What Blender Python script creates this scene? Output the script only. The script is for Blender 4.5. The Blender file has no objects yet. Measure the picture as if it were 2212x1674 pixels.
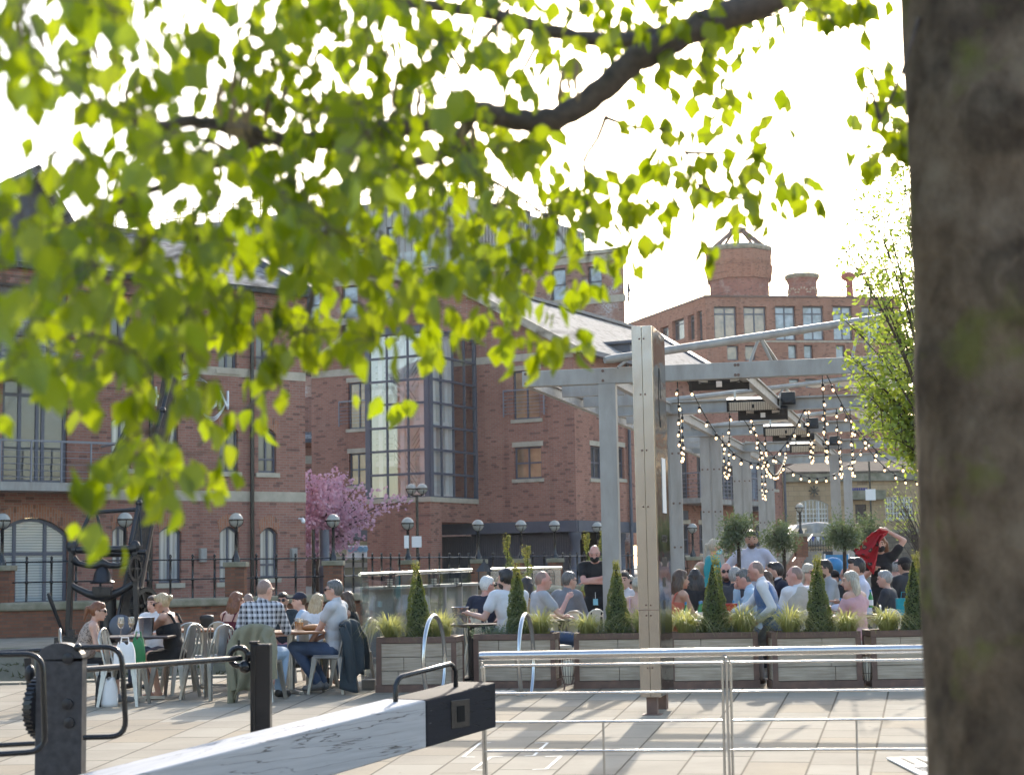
import bpy, bmesh, math, random
from mathutils import Vector, Matrix, Euler
V = Vector
random.seed(7)
SC = bpy.context.scene
COL = SC.collection
pi = math.pi
rad = math.radians
# ------------------------------------------------------------------ camera
EYE = 1.45
F = 3600.0                      # focal length in picture units (picture 2212 x 1674)
CX, CY = 1106.0, 837.0
ROLL = rad(1.0)
PITCH = math.atan(385.0 / F)
CAMR = Euler((pi / 2 + PITCH, 0, 0)).to_matrix() @ Matrix.Rotation(-ROLL, 3, 'Z')
CAM = V((0, 0, EYE))
def ray(px, py):
    return CAMR @ V(((px - CX) / F, -(py - CY) / F, -1.0))
def P(px, py, d):
    r = ray(px, py); return CAM + r * (d / r.y)
def G(px, py, z=0.0):
    r = ray(px, py); return CAM + r * ((z - EYE) / r.z)
def XY(px, d, py=1220):
    p = P(px, py, d); return V((p.x, p.y, 0))
def ZAT(px, py, d):
    return P(px, py, d).z
cam = bpy.data.cameras.new('camera')
camo = bpy.data.objects.new('camera', cam); COL.objects.link(camo)
camo.location = CAM; camo.rotation_euler = CAMR.to_euler()
cam.sensor_width = 36; cam.lens = 36 * F / 2212
cam.clip_end = 4000; cam.clip_start = 0.1
cam.dof.use_dof = True; cam.dof.focus_distance = 20.0; cam.dof.aperture_fstop = 4.1
SC.camera = camo
# ------------------------------------------------------------------ materials
def nt(name):
    m = bpy.data.materials.new(name); m.use_nodes = True
    t = m.node_tree; b = t.nodes['Principled BSDF']
    return m, t, b
def N(t, typ, **kw):
    n = t.nodes.new(typ)
    for k, v in kw.items(): setattr(n, k, v)
    return n
def mth(t, op, a, b=None, c=None):
    n = t.nodes.new('ShaderNodeMath'); n.operation = op
    for i, x in enumerate((a, b, c)):
        if x is None: continue
        if hasattr(x, 'links') or hasattr(x, 'is_linked'): t.links.new(x, n.inputs[i])
        else: n.inputs[i].default_value = x
    return n.outputs[0]
def mixc(t, f, a, b, mode='MIX'):
    n = t.nodes.new('ShaderNodeMix'); n.data_type = 'RGBA'; n.blend_type = mode
    for i, x in ((0, f), (6, a), (7, b)):
        if hasattr(x, 'is_linked'): t.links.new(x, n.inputs[i])
        elif i == 0: n.inputs[0].default_value = x
        else: n.inputs[i].default_value = (x[0], x[1], x[2], 1)
    return n.outputs[2]
def c4(c): return (c[0], c[1], c[2], 1)
def ocoord(t): return N(t, 'ShaderNodeTexCoord').outputs['Object']
def noise(t, vec, scale, detail=4, rough=0.55):
    n = N(t, 'ShaderNodeTexNoise'); n.inputs['Scale'].default_value = scale
    n.inputs['Detail'].default_value = detail; n.inputs['Roughness'].default_value = rough
    if vec is not None: t.links.new(vec, n.inputs['Vector'])
    return n.outputs['Fac']
def ramp(t, f, lo, hi):
    n = N(t, 'ShaderNodeMapRange'); t.links.new(f, n.inputs[0])
    n.inputs[1].default_value = lo; n.inputs[2].default_value = hi
    return n.outputs[0]
def scalev(t, vec, s):
    n = N(t, 'ShaderNodeMapping'); t.links.new(vec, n.inputs[0]); n.inputs['Scale'].default_value = s
    return n.outputs[0]
def bump(t, b, h, strength=0.3, dist=0.01):
    n = N(t, 'ShaderNodeBump'); n.inputs['Strength'].default_value = strength; n.inputs['Distance'].default_value = dist
    t.links.new(h, n.inputs['Height']); t.links.new(n.outputs[0], b.inputs['Normal'])
MATS = {}
def mat(name, c, rough=0.6, metal=0.0, var=0.25, scale=8, bmp=0.15, c2=None, bd=0.004, stretch=None, spec=None, coat=0):
    if name in MATS: return MATS[name]
    m, t, b = nt(name)
    o = ocoord(t)
    if stretch: o = scalev(t, o, stretch)
    f = noise(t, o, scale)
    a = c2 if c2 else [x * (1 - var) for x in c]
    f2 = ramp(t, f, 0.3, 0.7)
    t.links.new(mixc(t, f2, a, c), b.inputs['Base Color'])
    b.inputs['Roughness'].default_value = rough; b.inputs['Metallic'].default_value = metal
    if spec is not None: b.inputs['Specular IOR Level'].default_value = spec
    if coat: b.inputs['Coat Weight'].default_value = coat; b.inputs['Coat Roughness'].default_value = 0.1
    if bmp: bump(t, b, noise(t, o, scale * 4), bmp, bd)
    MATS[name] = m
    return m
def brick_mat(name, c1, c2, mortar, bw=0.225, bh=0.075, ms=0.008, dark=0.5, axes='XZ', white=0.0, vert=False):
    m, t, b = nt(name)
    o = ocoord(t)
    s = N(t, 'ShaderNodeSeparateXYZ'); t.links.new(o, s.inputs[0])
    cb = N(t, 'ShaderNodeCombineXYZ')
    xs = s.outputs[0] if axes[0] == 'X' else s.outputs[1]
    zs = s.outputs[2] if axes[1] == 'Z' else s.outputs[1]
    if axes == 'XZ': xs = mth(t, 'ADD', xs, s.outputs[1])
    if vert: xs, zs = zs, xs
    t.links.new(xs, cb.inputs[0]); t.links.new(zs, cb.inputs[1])
    br = N(t, 'ShaderNodeTexBrick'); t.links.new(cb.outputs[0], br.inputs['Vector'])
    br.inputs['Scale'].default_value = 1; br.inputs['Brick Width'].default_value = bw; br.inputs['Row Height'].default_value = bh
    br.inputs['Mortar Size'].default_value = ms; br.inputs['Bias'].default_value = -0.2
    br.inputs['Color1'].default_value = c4(c1); br.inputs['Color2'].default_value = c4(c2); br.inputs['Mortar'].default_value = c4(mortar)
    big = ramp(t, noise(t, o, 0.35, 5), 0.3, 0.75)
    col = mixc(t, mth(t, 'MULTIPLY', big, 0.45), br.outputs['Color'], [x * dark for x in c2])
    soot = ramp(t, noise(t, scalev(t, o, (1.6, 1.6, .13)), 1.3, 5), .5, .78)
    col = mixc(t, mth(t, 'MULTIPLY', soot, .38), col, [x * .35 for x in c2])
    pale = ramp(t, noise(t, scalev(t, o, (.7, .7, 1.1)), 1.1, 6), .58, .8)
    col = mixc(t, mth(t, 'MULTIPLY', pale, .22), col, mortar)
    # single darker (burnt) bricks
    wn = N(t, 'ShaderNodeTexWhiteNoise'); wn.noise_dimensions = '2D'
    row = mth(t, 'FLOOR', mth(t, 'DIVIDE', zs, bh))
    off = mth(t, 'MULTIPLY', mth(t, 'MODULO', row, 2.0), 0.5)
    cx = mth(t, 'FLOOR', mth(t, 'ADD', mth(t, 'DIVIDE', xs, bw), off))
    cc = N(t, 'ShaderNodeCombineXYZ'); t.links.new(cx, cc.inputs[0]); t.links.new(row, cc.inputs[1]); t.links.new(cc.outputs[0], wn.inputs['Vector'])
    burnt = mth(t, 'GREATER_THAN', wn.outputs['Value'], 0.92)
    col = mixc(t, mth(t, 'MULTIPLY', burnt, 0.45), col, (0.055, 0.04, 0.04))
    if white:
        w = mth(t, 'MULTIPLY', ramp(t, noise(t, o, 0.8, 6), 0.52, 0.66), white)
        w = mth(t, 'MULTIPLY', w, ramp(t, noise(t, o, 9, 3), 0.35, 0.6))
        col = mixc(t, w, col, (0.55, 0.52, 0.5))
    t.links.new(col, b.inputs['Base Color']); b.inputs['Roughness'].default_value = 0.9
    b.inputs['Specular IOR Level'].default_value = 0.06
    bump(t, b, br.outputs['Fac'], -0.5, 0.01)
    MATS[name] = m
    return m
BR_A = brick_mat('brick_red', (0.39, 0.185, 0.14), (0.29, 0.135, 0.105), (0.33, 0.26, 0.21))
BR_B = brick_mat('brick_orange', (0.42, 0.195, 0.14), (0.31, 0.14, 0.105), (0.34, 0.27, 0.22))
BR_V = brick_mat('brick_arch', (0.44, 0.2, 0.125), (0.36, 0.15, 0.09), (0.34, 0.27, 0.22), bw=0.225, bh=0.075, vert=True)
BR_C = brick_mat('brick_whitened', (0.4, 0.2, 0.14), (0.32, 0.15, 0.11), (0.38, 0.32, 0.28), white=0.95)
BR_D = brick_mat('brick_brown', (0.43, 0.2, 0.13), (0.34, 0.155, 0.1), (0.33, 0.25, 0.2))
BR_T = brick_mat('brick_dark_tower', (0.36, 0.15, 0.11), (0.26, 0.115, 0.09), (0.28, 0.2, 0.17), white=0.4)
BR_W = brick_mat('brick_canal_wall', (0.3, 0.13, 0.08), (0.19, 0.085, 0.06), (0.16, 0.13, 0.1), dark=0.35)
STONE_E = brick_mat('sandstone_blocks', (0.52, 0.37, 0.225), (0.44, 0.3, 0.175), (0.32, 0.24, 0.16), bw=0.6, bh=0.28, ms=0.012, dark=0.6)
STONE_R = brick_mat('dark_stone_wall', (0.2, 0.17, 0.13), (0.13, 0.11, 0.09), (0.1, 0.08, 0.07), bw=0.5, bh=0.25, ms=0.015)
SLATE = brick_mat('slate_tiles', (0.36, 0.34, 0.32), (0.27, 0.26, 0.25), (0.12, 0.11, 0.11), bw=0.3, bh=0.2, ms=0.014, axes='XY', dark=0.75)
TRIM = mat('stone_trim', (0.52, 0.45, 0.35), 0.85, var=0.3, scale=2.5)
COPING = mat('mossy_coping', (0.33, 0.29, 0.22), 0.9, c2=(0.16, 0.15, 0.09), scale=3)
FRAME = mat('grey_window_frame', (0.1, 0.105, 0.135), 0.4, var=0.1)
FRAMEL = mat('pale_window_frame', (0.75, 0.74, 0.72), 0.5, var=0.1)
STEELP = mat('painted_grey_steel', (0.37, 0.35, 0.325), 0.5, c2=(0.26, 0.24, 0.215), scale=2.2, bmp=0.12, stretch=(2.5, 2.5, .8))
STEELD = mat('painted_dark_steel', (0.1, 0.105, 0.13), 0.45, var=0.2, scale=3)
BLACK = mat('black_gloss_paint', (0.012, 0.013, 0.016), 0.22, var=0.3, scale=14, bmp=0.12, bd=0.002)
BLACKW = mat('worn_black_paint', (0.016, 0.018, 0.024), 0.42, scale=26, c2=(0.05, 0.052, 0.06), bmp=0.4, bd=0.002)
IRON = mat('black_cast_iron', (0.014, 0.015, 0.02), 0.32, var=0.4, scale=12, bmp=0.5, bd=0.004)
PLBLACK = mat('matt_black_plastic', (0.018, 0.018, 0.02), 0.5, var=0.2)
ROPE = mat('cord_black', (0.02, 0.02, 0.02), 0.7)
RUST = mat('brown_rusted_steel', (0.2, 0.115, 0.085), 0.65, c2=(0.12, 0.075, 0.06), scale=7, bmp=0.3)
ZINC = mat('galvanised_steel', (0.5, 0.49, 0.46), 0.36, 0.9, var=0.25, scale=9, bmp=0.08)
INOX = mat('satin_stainless', (0.62, 0.61, 0.6), 0.24, 1.0, var=0.12, scale=3, bmp=0.05, stretch=(30, 1, 1))
CREAM = mat('cream_enamel', (0.74, 0.68, 0.55), 0.35, var=0.08)
WHITEP = mat('white_paint', (0.78, 0.77, 0.75), 0.5, var=0.08)
TABLEW = mat('table_wood', (0.3, 0.14, 0.06), 0.35, c2=(0.2, 0.085, 0.04), scale=5, stretch=(1, 12, 1))
TABLED = mat('table_dark', (0.05, 0.035, 0.035), 0.3, var=0.2)
BARK = mat('twig_bark', (0.075, 0.055, 0.042), 0.9, var=0.45, scale=25, bmp=0.6)
TIMBER = mat('old_dark_timber', (0.1, 0.075, 0.055), 0.85, c2=(0.04, 0.032, 0.03), scale=3, stretch=(14, 14, 1), bmp=0.5)
SOIL = mat('soil', (0.05, 0.035, 0.025), 1.0)
STEP = mat('concrete_step', (0.3, 0.28, 0.25), 0.9)
RUBBER = mat('rubber', (0.02, 0.02, 0.02), 0.8)
RED = mat('red_plastic', (0.6, 0.02, 0.02), 0.4)
BLUEP = mat('blue_plastic', (0.05, 0.25, 0.5), 0.5)
GREENB = mat('green_bottle_glass', (0.03, 0.22, 0.05), 0.12, var=0.1)
PAPER = mat('white_paper', (0.8, 0.78, 0.76), 0.7, var=0.05)
def glass(name, tint=(0.9, 0.95, 0.95), a=0.9, rough=0.02):
    m, t, b = nt(name); t.nodes.remove(b)
    tr = N(t, 'ShaderNodeBsdfTransparent'); tr.inputs[0].default_value = c4(tint)
    gl = N(t, 'ShaderNodeBsdfGlossy'); gl.inputs['Roughness'].default_value = rough
    lw = N(t, 'ShaderNodeLayerWeight'); lw.inputs[0].default_value = 0.25
    f = mth(t, 'MULTIPLY_ADD', lw.outputs['Fresnel'], 0.9, 1 - a)
    f = mth(t, 'MINIMUM', f, 1.0 if a < .6 else (.5 if a < .75 else .3))
    mx = N(t, 'ShaderNodeMixShader'); t.links.new(f, mx.inputs[0]); t.links.new(tr.outputs[0], mx.inputs[1]); t.links.new(gl.outputs[0], mx.inputs[2])
    t.links.new(mx.outputs[0], t.nodes['Material Output'].inputs[0])
    MATS[name] = m
    return m
GLASS = glass('clear_glass')
GLASSB = glass('bay_glass', (0.94, 0.96, 0.97), 0.74)
WATERGL = glass('drink_glass', (0.96, 0.96, 0.95), 0.85)
def pane_mat(name, c, stripe=None, sc=8.0, wob=0.05):
    m, t, b = nt(name)
    o = ocoord(t)
    if stripe:
        s = N(t, 'ShaderNodeSeparateXYZ'); t.links.new(o, s.inputs[0])
        ax = s.outputs[0] if stripe == 'V' else s.outputs[2]
        w = mth(t, 'SINE', mth(t, 'MULTIPLY', mth(t, 'ADD', ax, mth(t, 'MULTIPLY', noise(t, o, 2.0), 0.03)), sc * 6.28))
        f = mth(t, 'MULTIPLY_ADD', w, 0.5, 0.5)
        t.links.new(mixc(t, f, [x * 0.55 for x in c], c), b.inputs['Base Color'])
    else:
        f = ramp(t, noise(t, o, 1.1, 3), 0.35, 0.65)
        t.links.new(mixc(t, f, [x * 0.4 for x in c], c), b.inputs['Base Color'])
    b.inputs['Roughness'].default_value = 0.5
    b.inputs['Coat Weight'].default_value = 1.0; b.inputs['Coat Roughness'].default_value = 0.01; b.inputs['Coat IOR'].default_value = 1.9
    n = N(t, 'ShaderNodeBump'); n.inputs['Strength'].default_value = wob; n.inputs['Distance'].default_value = 0.1
    t.links.new(noise(t, o, 1.3, 2), n.inputs['Height']); t.links.new(n.outputs[0], b.inputs['Coat Normal'])
    MATS[name] = m
    return m
PANE_DARK = pane_mat('window_pane_dark', (0.05, 0.055, 0.06))
PANE_CURT = pane_mat('window_pane_curtain', (0.5, 0.5, 0.48), 'V', 7)
PANE_BLIND = pane_mat('window_pane_blind', (0.42, 0.46, 0.46), 'H', 14)
PANE_SKY = pane_mat('pane_sky_reflection', (0.3, 0.36, 0.44))  # pale blue sky reflection put into the pane colour
PANE_WARM = pane_mat('pane_brick_reflection', (0.42, 0.25, 0.13))  # reflection of orange brick put into the pane colour
def leaf_mat(name, c1, c2, tr, trw=0.55, rough=0.45):
    m, t, b = nt(name); t.nodes.remove(b)
    g = N(t, 'ShaderNodeNewGeometry').outputs['Random Per Island']
    col = mixc(t, g, c1, c2)
    col2 = mixc(t, g, tr, [tr[0] * 0.75, tr[1] * 0.85, tr[2]])
    d = N(t, 'ShaderNodeBsdfDiffuse'); t.links.new(col, d.inputs[0])
    tl = N(t, 'ShaderNodeBsdfTranslucent'); t.links.new(col2, tl.inputs[0])
    gl = N(t, 'ShaderNodeBsdfGlossy'); gl.inputs['Roughness'].default_value = rough
    mx = N(t, 'ShaderNodeMixShader'); mx.inputs[0].default_value = trw
    t.links.new(d.outputs[0], mx.inputs[1]); t.links.new(tl.outputs[0], mx.inputs[2])
    m2 = N(t, 'ShaderNodeMixShader'); m2.inputs[0].default_value = 0.07 if rough > .3 else .035
    t.links.new(mx.outputs[0], m2.inputs[1]); t.links.new(gl.outputs[0], m2.inputs[2])
    t.links.new(m2.outputs[0], t.nodes['Material Output'].inputs[0])
    MATS[name] = m
    return m
LEAF_F = leaf_mat('spring_leaf', (0.045, 0.09, 0.003), (0.08, 0.13, 0.004), (0.42, 0.5, 0.003), 0.52, 0.28)
LEAF_Y = leaf_mat('young_leaf', (0.13, 0.19, 0.02), (0.18, 0.24, 0.03), (0.5, 0.58, 0.05), 0.5)
LEAF_C = leaf_mat('box_leaf', (0.045, 0.08, 0.016), (0.1, 0.13, 0.025), (0.26, 0.3, 0.035), 0.42)
LEAF_CT = leaf_mat('box_leaf_new', (0.12, 0.14, 0.02), (0.2, 0.2, 0.03), (0.4, 0.36, 0.04), 0.45)
LEAF_O = leaf_mat('olive_leaf', (0.05, 0.075, 0.035), (0.12, 0.15, 0.08), (0.22, 0.28, 0.08), 0.32)
LEAF_P = leaf_mat('blossom_petal', (0.62, 0.34, 0.43), (0.78, 0.54, 0.62), (0.72, 0.42, 0.52), 0.45)
GRASS = leaf_mat('grass_blade', (0.2, 0.25, 0.05), (0.4, 0.36, 0.13), (0.62, 0.58, 0.17), 0.5)
LAV = leaf_mat('lavender_leaf', (0.1, 0.15, 0.08), (0.16, 0.2, 0.13), (0.2, 0.28, 0.12), 0.35)
def emis(name, c, s):
    m, t, b = nt(name)
    b.inputs['Base Color'].default_value = c4(c); b.inputs['Emission Color'].default_value = c4(c); b.inputs['Emission Strength'].default_value = s
    MATS[name] = m
    return m
BULB = emis('lit_bulb', (1.0, 0.66, 0.34), 1.3)
HEATER = emis('heater_element', (0.42, 0.36, 0.28), 0.06)
# ------------------------------------------------------------------ mesh builder
class MB:
    def __init__(s): s.v = []; s.f = []
    def add(s, vs, fs):
        b = len(s.v); s.v.extend([tuple(x) for x in vs]); s.f.extend([tuple(i + b for i in f) for f in fs]); return s
    def box(s, c, d, M=None):
        c = V(c); h = V(d) / 2; vs = []
        for x in (-1, 1):
            for y in (-1, 1):
                for z in (-1, 1):
                    o = V((x * h.x, y * h.y, z * h.z))
                    if M is not None: o = M @ o
                    vs.append(c + o)
        return s.add(vs, [(0, 1, 3, 2), (4, 6, 7, 5), (0, 4, 5, 1), (2, 3, 7, 6), (0, 2, 6, 4), (1, 5, 7, 3)])
    def b2(s, a, b):
        a = V(a); b = V(b); return s.box((a + b) / 2, [abs(x) for x in (b - a)])
    def bar(s, p, q, w, h, up=(0, 0, 1)):
        p = V(p); q = V(q); y = (q - p); L = y.length; y = y.normalized()
        x = y.cross(V(up))
        if x.length < 1e-4: x = y.cross(V((1, 0, 0)))
        x.normalize(); z = x.cross(y)
        M = Matrix((x, y, z)).transposed()
        return s.box((p + q) / 2, (w, L, h), M)
    def tube(s, pts, r, n=8, caps=True, closed=False):
        pts = [V(p) for p in pts]; m = len(pts)
        rs = r if isinstance(r, (list, tuple)) else [r] * m
        b = len(s.v); up = None
        for i, p in enumerate(pts):
            if closed: t = pts[(i + 1) % m] - pts[i - 1]
            else: t = pts[min(i + 1, m - 1)] - pts[max(i - 1, 0)]
            if t.length < 1e-9: t = V((0, 0, 1))
            t.normalize()
            if up is None: up = t.cross(V((0.31, 0.2, 0.93)) if abs(t.z) < 0.9 else V((1, 0.1, 0))).normalized()
            a = (up - t * up.dot(t)).normalized(); up = a; c = t.cross(a)
            for k in range(n):
                an = 2 * pi * k / n
                s.v.append(tuple(p + (a * math.cos(an) + c * math.sin(an)) * rs[i]))
        for i in range(m if closed else m - 1):
            i2 = (i + 1) % m
            for k in range(n):
                k2 = (k + 1) % n
                s.f.append((b + i * n + k, b + i * n + k2, b + i2 * n + k2, b + i2 * n + k))
        if caps and not closed:
            s.f.append(tuple(b + k for k in reversed(range(n)))); s.f.append(tuple(b + (m - 1) * n + k for k in range(n)))
        return s
    def lathe(s, prof, c=(0, 0, 0), n=16, M=None):
        c = V(c); b = len(s.v)
        for r, z in prof:
            for k in range(n):
                a = 2 * pi * k / n; o = V((r * math.cos(a), r * math.sin(a), z))
                if M is not None: o = M @ o
                s.v.append(tuple(c + o))
        for i in range(len(prof) - 1):
            for k in range(n):
                k2 = (k + 1) % n
                s.f.append((b + i * n + k, b + i * n + k2, b + (i + 1) * n + k2, b + (i + 1) * n + k))
        s.f.append(tuple(b + k for k in reversed(range(n)))); s.f.append(tuple(b + (len(prof) - 1) * n + k for k in range(n)))
        return s
    def ell(s, c, r, M=None, n=14, m=9):
        pr = [(math.sin(pi * i / m), -math.cos(pi * i / m)) for i in range(m + 1)]
        pr[0] = (0.02, -1); pr[-1] = (0.02, 1)
        S = Matrix.Diagonal(V(r) if not isinstance(r, (int, float)) else V((r, r, r)))
        return s.lathe(pr, c, n, (M @ S) if M is not None else S)
    def cap(s, p, q, r1, r2, n=10):
        p = V(p); q = V(q); t = (q - p)
        if t.length < 1e-6: return s.ell(p, r1)
        t.normalize(); pts = []; rs = []
        for a in (85, 60, 30): pts.append(p - t * r1 * math.sin(rad(a))); rs.append(r1 * math.cos(rad(a)))
        pts += [p, q]; rs += [r1, r2]
        for a in (30, 60, 85): pts.append(q + t * r2 * math.sin(rad(a))); rs.append(r2 * math.cos(rad(a)))
        return s.tube(pts, rs, n)
    def prism(s, poly, M, depth):
        # poly in local XY of M, extruded along local Z
        n = len(poly); vs = [M @ V((x, y, 0)) for x, y in poly] + [M @ V((x, y, depth)) for x, y in poly]
        fs = [tuple(reversed(range(n))), tuple(range(n, 2 * n))] + [(i, (i + 1) % n, n + (i + 1) % n, n + i) for i in range(n)]
        return s.add(vs, fs)
    def grid(s, fn, nu, nv):
        b = len(s.v)
        for i in range(nu + 1):
            for j in range(nv + 1): s.v.append(tuple(fn(i / nu, j / nv)))
        w = nv + 1
        for i in range(nu):
            for j in range(nv): s.f.append((b + i * w + j, b + (i + 1) * w + j, b + (i + 1) * w + j + 1, b + i * w + j + 1))
        return s
    def build(s, name, m, parent=None, smooth=False, loc=None, bevel=0, solid=0, world=False, sub=0, rot=None, auto=None):
        me = bpy.data.meshes.new(name); me.from_pydata(s.v, [], s.f)
        if m is not None: me.materials.append(m)
        bm = bmesh.new(); bm.from_mesh(me); bmesh.ops.recalc_face_normals(bm, faces=bm.faces); bm.to_mesh(me); bm.free()
        if smooth:
            me.polygons.foreach_set('use_smooth', [True] * len(me.polygons))
            if auto is None: auto = 50
            me.set_sharp_from_angle(angle=rad(auto))
        o = bpy.data.objects.new(name, me); COL.objects.link(o)
        if parent is not None: o.parent = parent
        if world and parent is not None: o.location = -root_loc(parent)
        if loc is not None: o.location = loc
        if rot is not None: o.rotation_euler = (0, 0, rot)
        if solid:
            q = o.modifiers.new('thickness', 'SOLIDIFY'); q.thickness = solid; q.offset = 0
        if sub:
            q = o.modifiers.new('subdivision', 'SUBSURF'); q.levels = sub; q.render_levels = sub
        if bevel:
            q = o.modifiers.new('bevel', 'BEVEL'); q.width = bevel; q.segments = 2; q.limit_method = 'ANGLE'; q.angle_limit = rad(40)
        return o
def root_loc(o):
    l = V(o.location)
    while o.parent is not None:
        o = o.parent; l += V(o.location)
    return l
def tag(o, label=None, cat=None, group=None, kind=None):
    if label: o['label'] = label
    if cat: o['category'] = cat
    if group: o['group'] = group
    if kind: o['kind'] = kind
    return o
def empty(name, loc, label, cat, group=None, rz=0.0):
    o = bpy.data.objects.new(name, None); COL.objects.link(o); o.location = loc; o.rotation_euler = (0, 0, rz)
    o.empty_display_size = 0.1
    return tag(o, label, cat, group)
def dup(root, loc, rz=0.0, label=None, group=None, scale=None):
    r = root.copy(); COL.objects.link(r); r.location = loc; r.rotation_euler = (0, 0, rz)
    if label: r['label'] = label
    if group: r['group'] = group
    if scale: r.scale = (scale,) * 3
    for ch in KIDS(root):
        c = ch.copy(); COL.objects.link(c); c.parent = r
        for g in KIDS(ch):
            d = g.copy(); COL.objects.link(d); d.parent = c
    return r
def KIDS(o): return [x for x in o.children]
# ------------------------------------------------------------------ world and sun
SUN_EL, SUN_AZ = rad(25.5), rad(9)          # azimuth measured from +Y towards +X
w = bpy.data.worlds.new('World'); SC.world = w; w.use_nodes = True
wt = w.node_tree; bg = wt.nodes['Background']
sky = wt.nodes.new('ShaderNodeTexSky'); sky.sky_type = 'NISHITA'; sky.sun_disc = False
sky.sun_elevation = SUN_EL; sky.sun_rotation = SUN_AZ
sky.air_density = 1.2; sky.dust_density = 2.0; sky.ozone_density = 1.0
wt.links.new(sky.outputs[0], bg.inputs[0]); bg.inputs[1].default_value = 0.15
sl = bpy.data.lights.new('sun', 'SUN'); sl.energy = 2.1; sl.angle = rad(0.5); sl.color = (1.0, 0.91, 0.78)
so = bpy.data.objects.new('sun', sl); COL.objects.link(so)
sd = V((math.sin(SUN_AZ) * math.cos(SUN_EL), math.cos(SUN_AZ) * math.cos(SUN_EL), math.sin(SUN_EL)))
so.rotation_euler = sd.to_track_quat('Z', 'Y').to_euler(); so.location = (6, 30, 40)
SC.view_settings.view_transform = 'Standard'; SC.view_settings.look = 'None'
SC.view_settings.exposure = 1.52; SC.view_settings.gamma = 1.0
SC.cycles.max_bounces = 8; SC.cycles.transparent_max_bounces = 24; SC.cycles.sample_clamp_indirect = 6
SC.cycles.use_adaptive_sampling = True
# ------------------------------------------------------------------ ground, water
def paving_mat():
    m, t, b = nt('sandstone_paving')
    o = ocoord(t); s = N(t, 'ShaderNodeSeparateXYZ'); t.links.new(o, s.inputs[0])
    x = mth(t, 'ADD', s.outputs[0], 4.5); y = mth(t, 'ADD', s.outputs[1], 17.2)
    ang = mth(t, 'ARCTAN2', x, y)
    r = mth(t, 'SQRT', mth(t, 'ADD', mth(t, 'MULTIPLY', x, x), mth(t, 'MULTIPLY', y, y)))
    u = mth(t, 'DIVIDE', mth(t, 'MULTIPLY', ang, 34.0), 0.5)
    lane = mth(t, 'FLOOR', u)
    wn = N(t, 'ShaderNodeTexWhiteNoise'); wn.noise_dimensions = '1D'; t.links.new(lane, wn.inputs['W'])
    rv = mth(t, 'MULTIPLY_ADD', wn.outputs['Value'], 2.3, mth(t, 'DIVIDE', r, 0.82))
    wob = mth(t, 'MULTIPLY', mth(t, 'SINE', mth(t, 'MULTIPLY_ADD', rv, 2.1, mth(t, 'MULTIPLY', lane, 1.7))), 0.22)
    rv = mth(t, 'ADD', rv, wob)
    row = mth(t, 'FLOOR', rv)
    fu = mth(t, 'FRACT', u); fr = mth(t, 'FRACT', rv)
    eu = mth(t, 'MULTIPLY', mth(t, 'MINIMUM', fu, mth(t, 'SUBTRACT', 1.0, fu)), 0.5)
    er = mth(t, 'MULTIPLY', mth(t, 'MINIMUM', fr, mth(t, 'SUBTRACT', 1.0, fr)), 0.82)
    e = mth(t, 'MINIMUM', eu, er)
    nz = noise(t, o, 5, 5)
    j = ramp(t, mth(t, 'SUBTRACT', e, mth(t, 'MULTIPLY', nz, 0.006)), 0.0, 0.01)
    cb = N(t, 'ShaderNodeCombineXYZ'); t.links.new(lane, cb.inputs[0]); t.links.new(row, cb.inputs[1])
    w2 = N(t, 'ShaderNodeTexWhiteNoise'); w2.noise_dimensions = '2D'; t.links.new(cb.outputs[0], w2.inputs['Vector'])
    col = mixc(t, w2.outputs['Value'], (0.29, 0.255, 0.2), (0.36, 0.325, 0.265))
    tone = mth(t, 'GREATER_THAN', w2.outputs['Value'], 0.8)
    col = mixc(t, mth(t, 'MULTIPLY', tone, 0.6), col, (0.28, 0.22, 0.145))
    st = ramp(t, noise(t, o, 0.7, 6, 0.65), 0.42, 0.7)
    col = mixc(t, mth(t, 'MULTIPLY', st, 0.7), col, (0.2, 0.175, 0.14))
    sp = ramp(t, noise(t, o, 30, 4), 0.35, 0.75)
    col = mixc(t, mth(t, 'MULTIPLY', sp, 0.25), col, (0.36, 0.33, 0.28))
    vo = N(t, 'ShaderNodeTexVoronoi'); vo.inputs['Scale'].default_value = 2.6; t.links.new(o, vo.inputs['Vector'])
    gum = mth(t, 'LESS_THAN', vo.outputs['Distance'], 0.035)
    col = mixc(t, mth(t, 'MULTIPLY', gum, 0.7), col, (0.12, 0.1, 0.08))
    col = mixc(t, j, (0.09, 0.075, 0.055), col)
    t.links.new(col, b.inputs['Base Color']); b.inputs['Roughness'].default_value = 0.85
    b.inputs['Specular IOR Level'].default_value = 0.08
    hh = mth(t, 'ADD', mth(t, 'MULTIPLY', j, 1.0), mth(t, 'MULTIPLY', nz, 0.6))
    bump(t, b, hh, 0.5, 0.006)
    return m
PAVE = paving_mat()
quay = [(-60, -45), (60, -45), (60, 82), (13.5, 82), (3.6, 51), (-2.6, 25.2), (-4.0, 23.4), (-6.6, 22.7), (-60, 21.5)]
M0 = Matrix.Translation((0, 0, -1.6))
q = MB().prism(quay, M0, 1.6).build('quay_paving', PAVE); tag(q, kind='structure')
CONC = mat('quay_edge_concrete', (0.3, 0.27, 0.22), 0.9, c2=(0.16, 0.15, 0.11), scale=2)
eb = MB()
for a, b_ in ((8, 7), (7, 6), (6, 5)):
    p, q_ = V((*quay[a], 0.012)), V((*quay[b_], 0.012)); eb.bar(p - V((0, 0.17, 0)), q_ - V((0, 0.17, 0)), 0.34, 0.03)
tag(eb.build('quay_edge', CONC), kind='structure')
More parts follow.
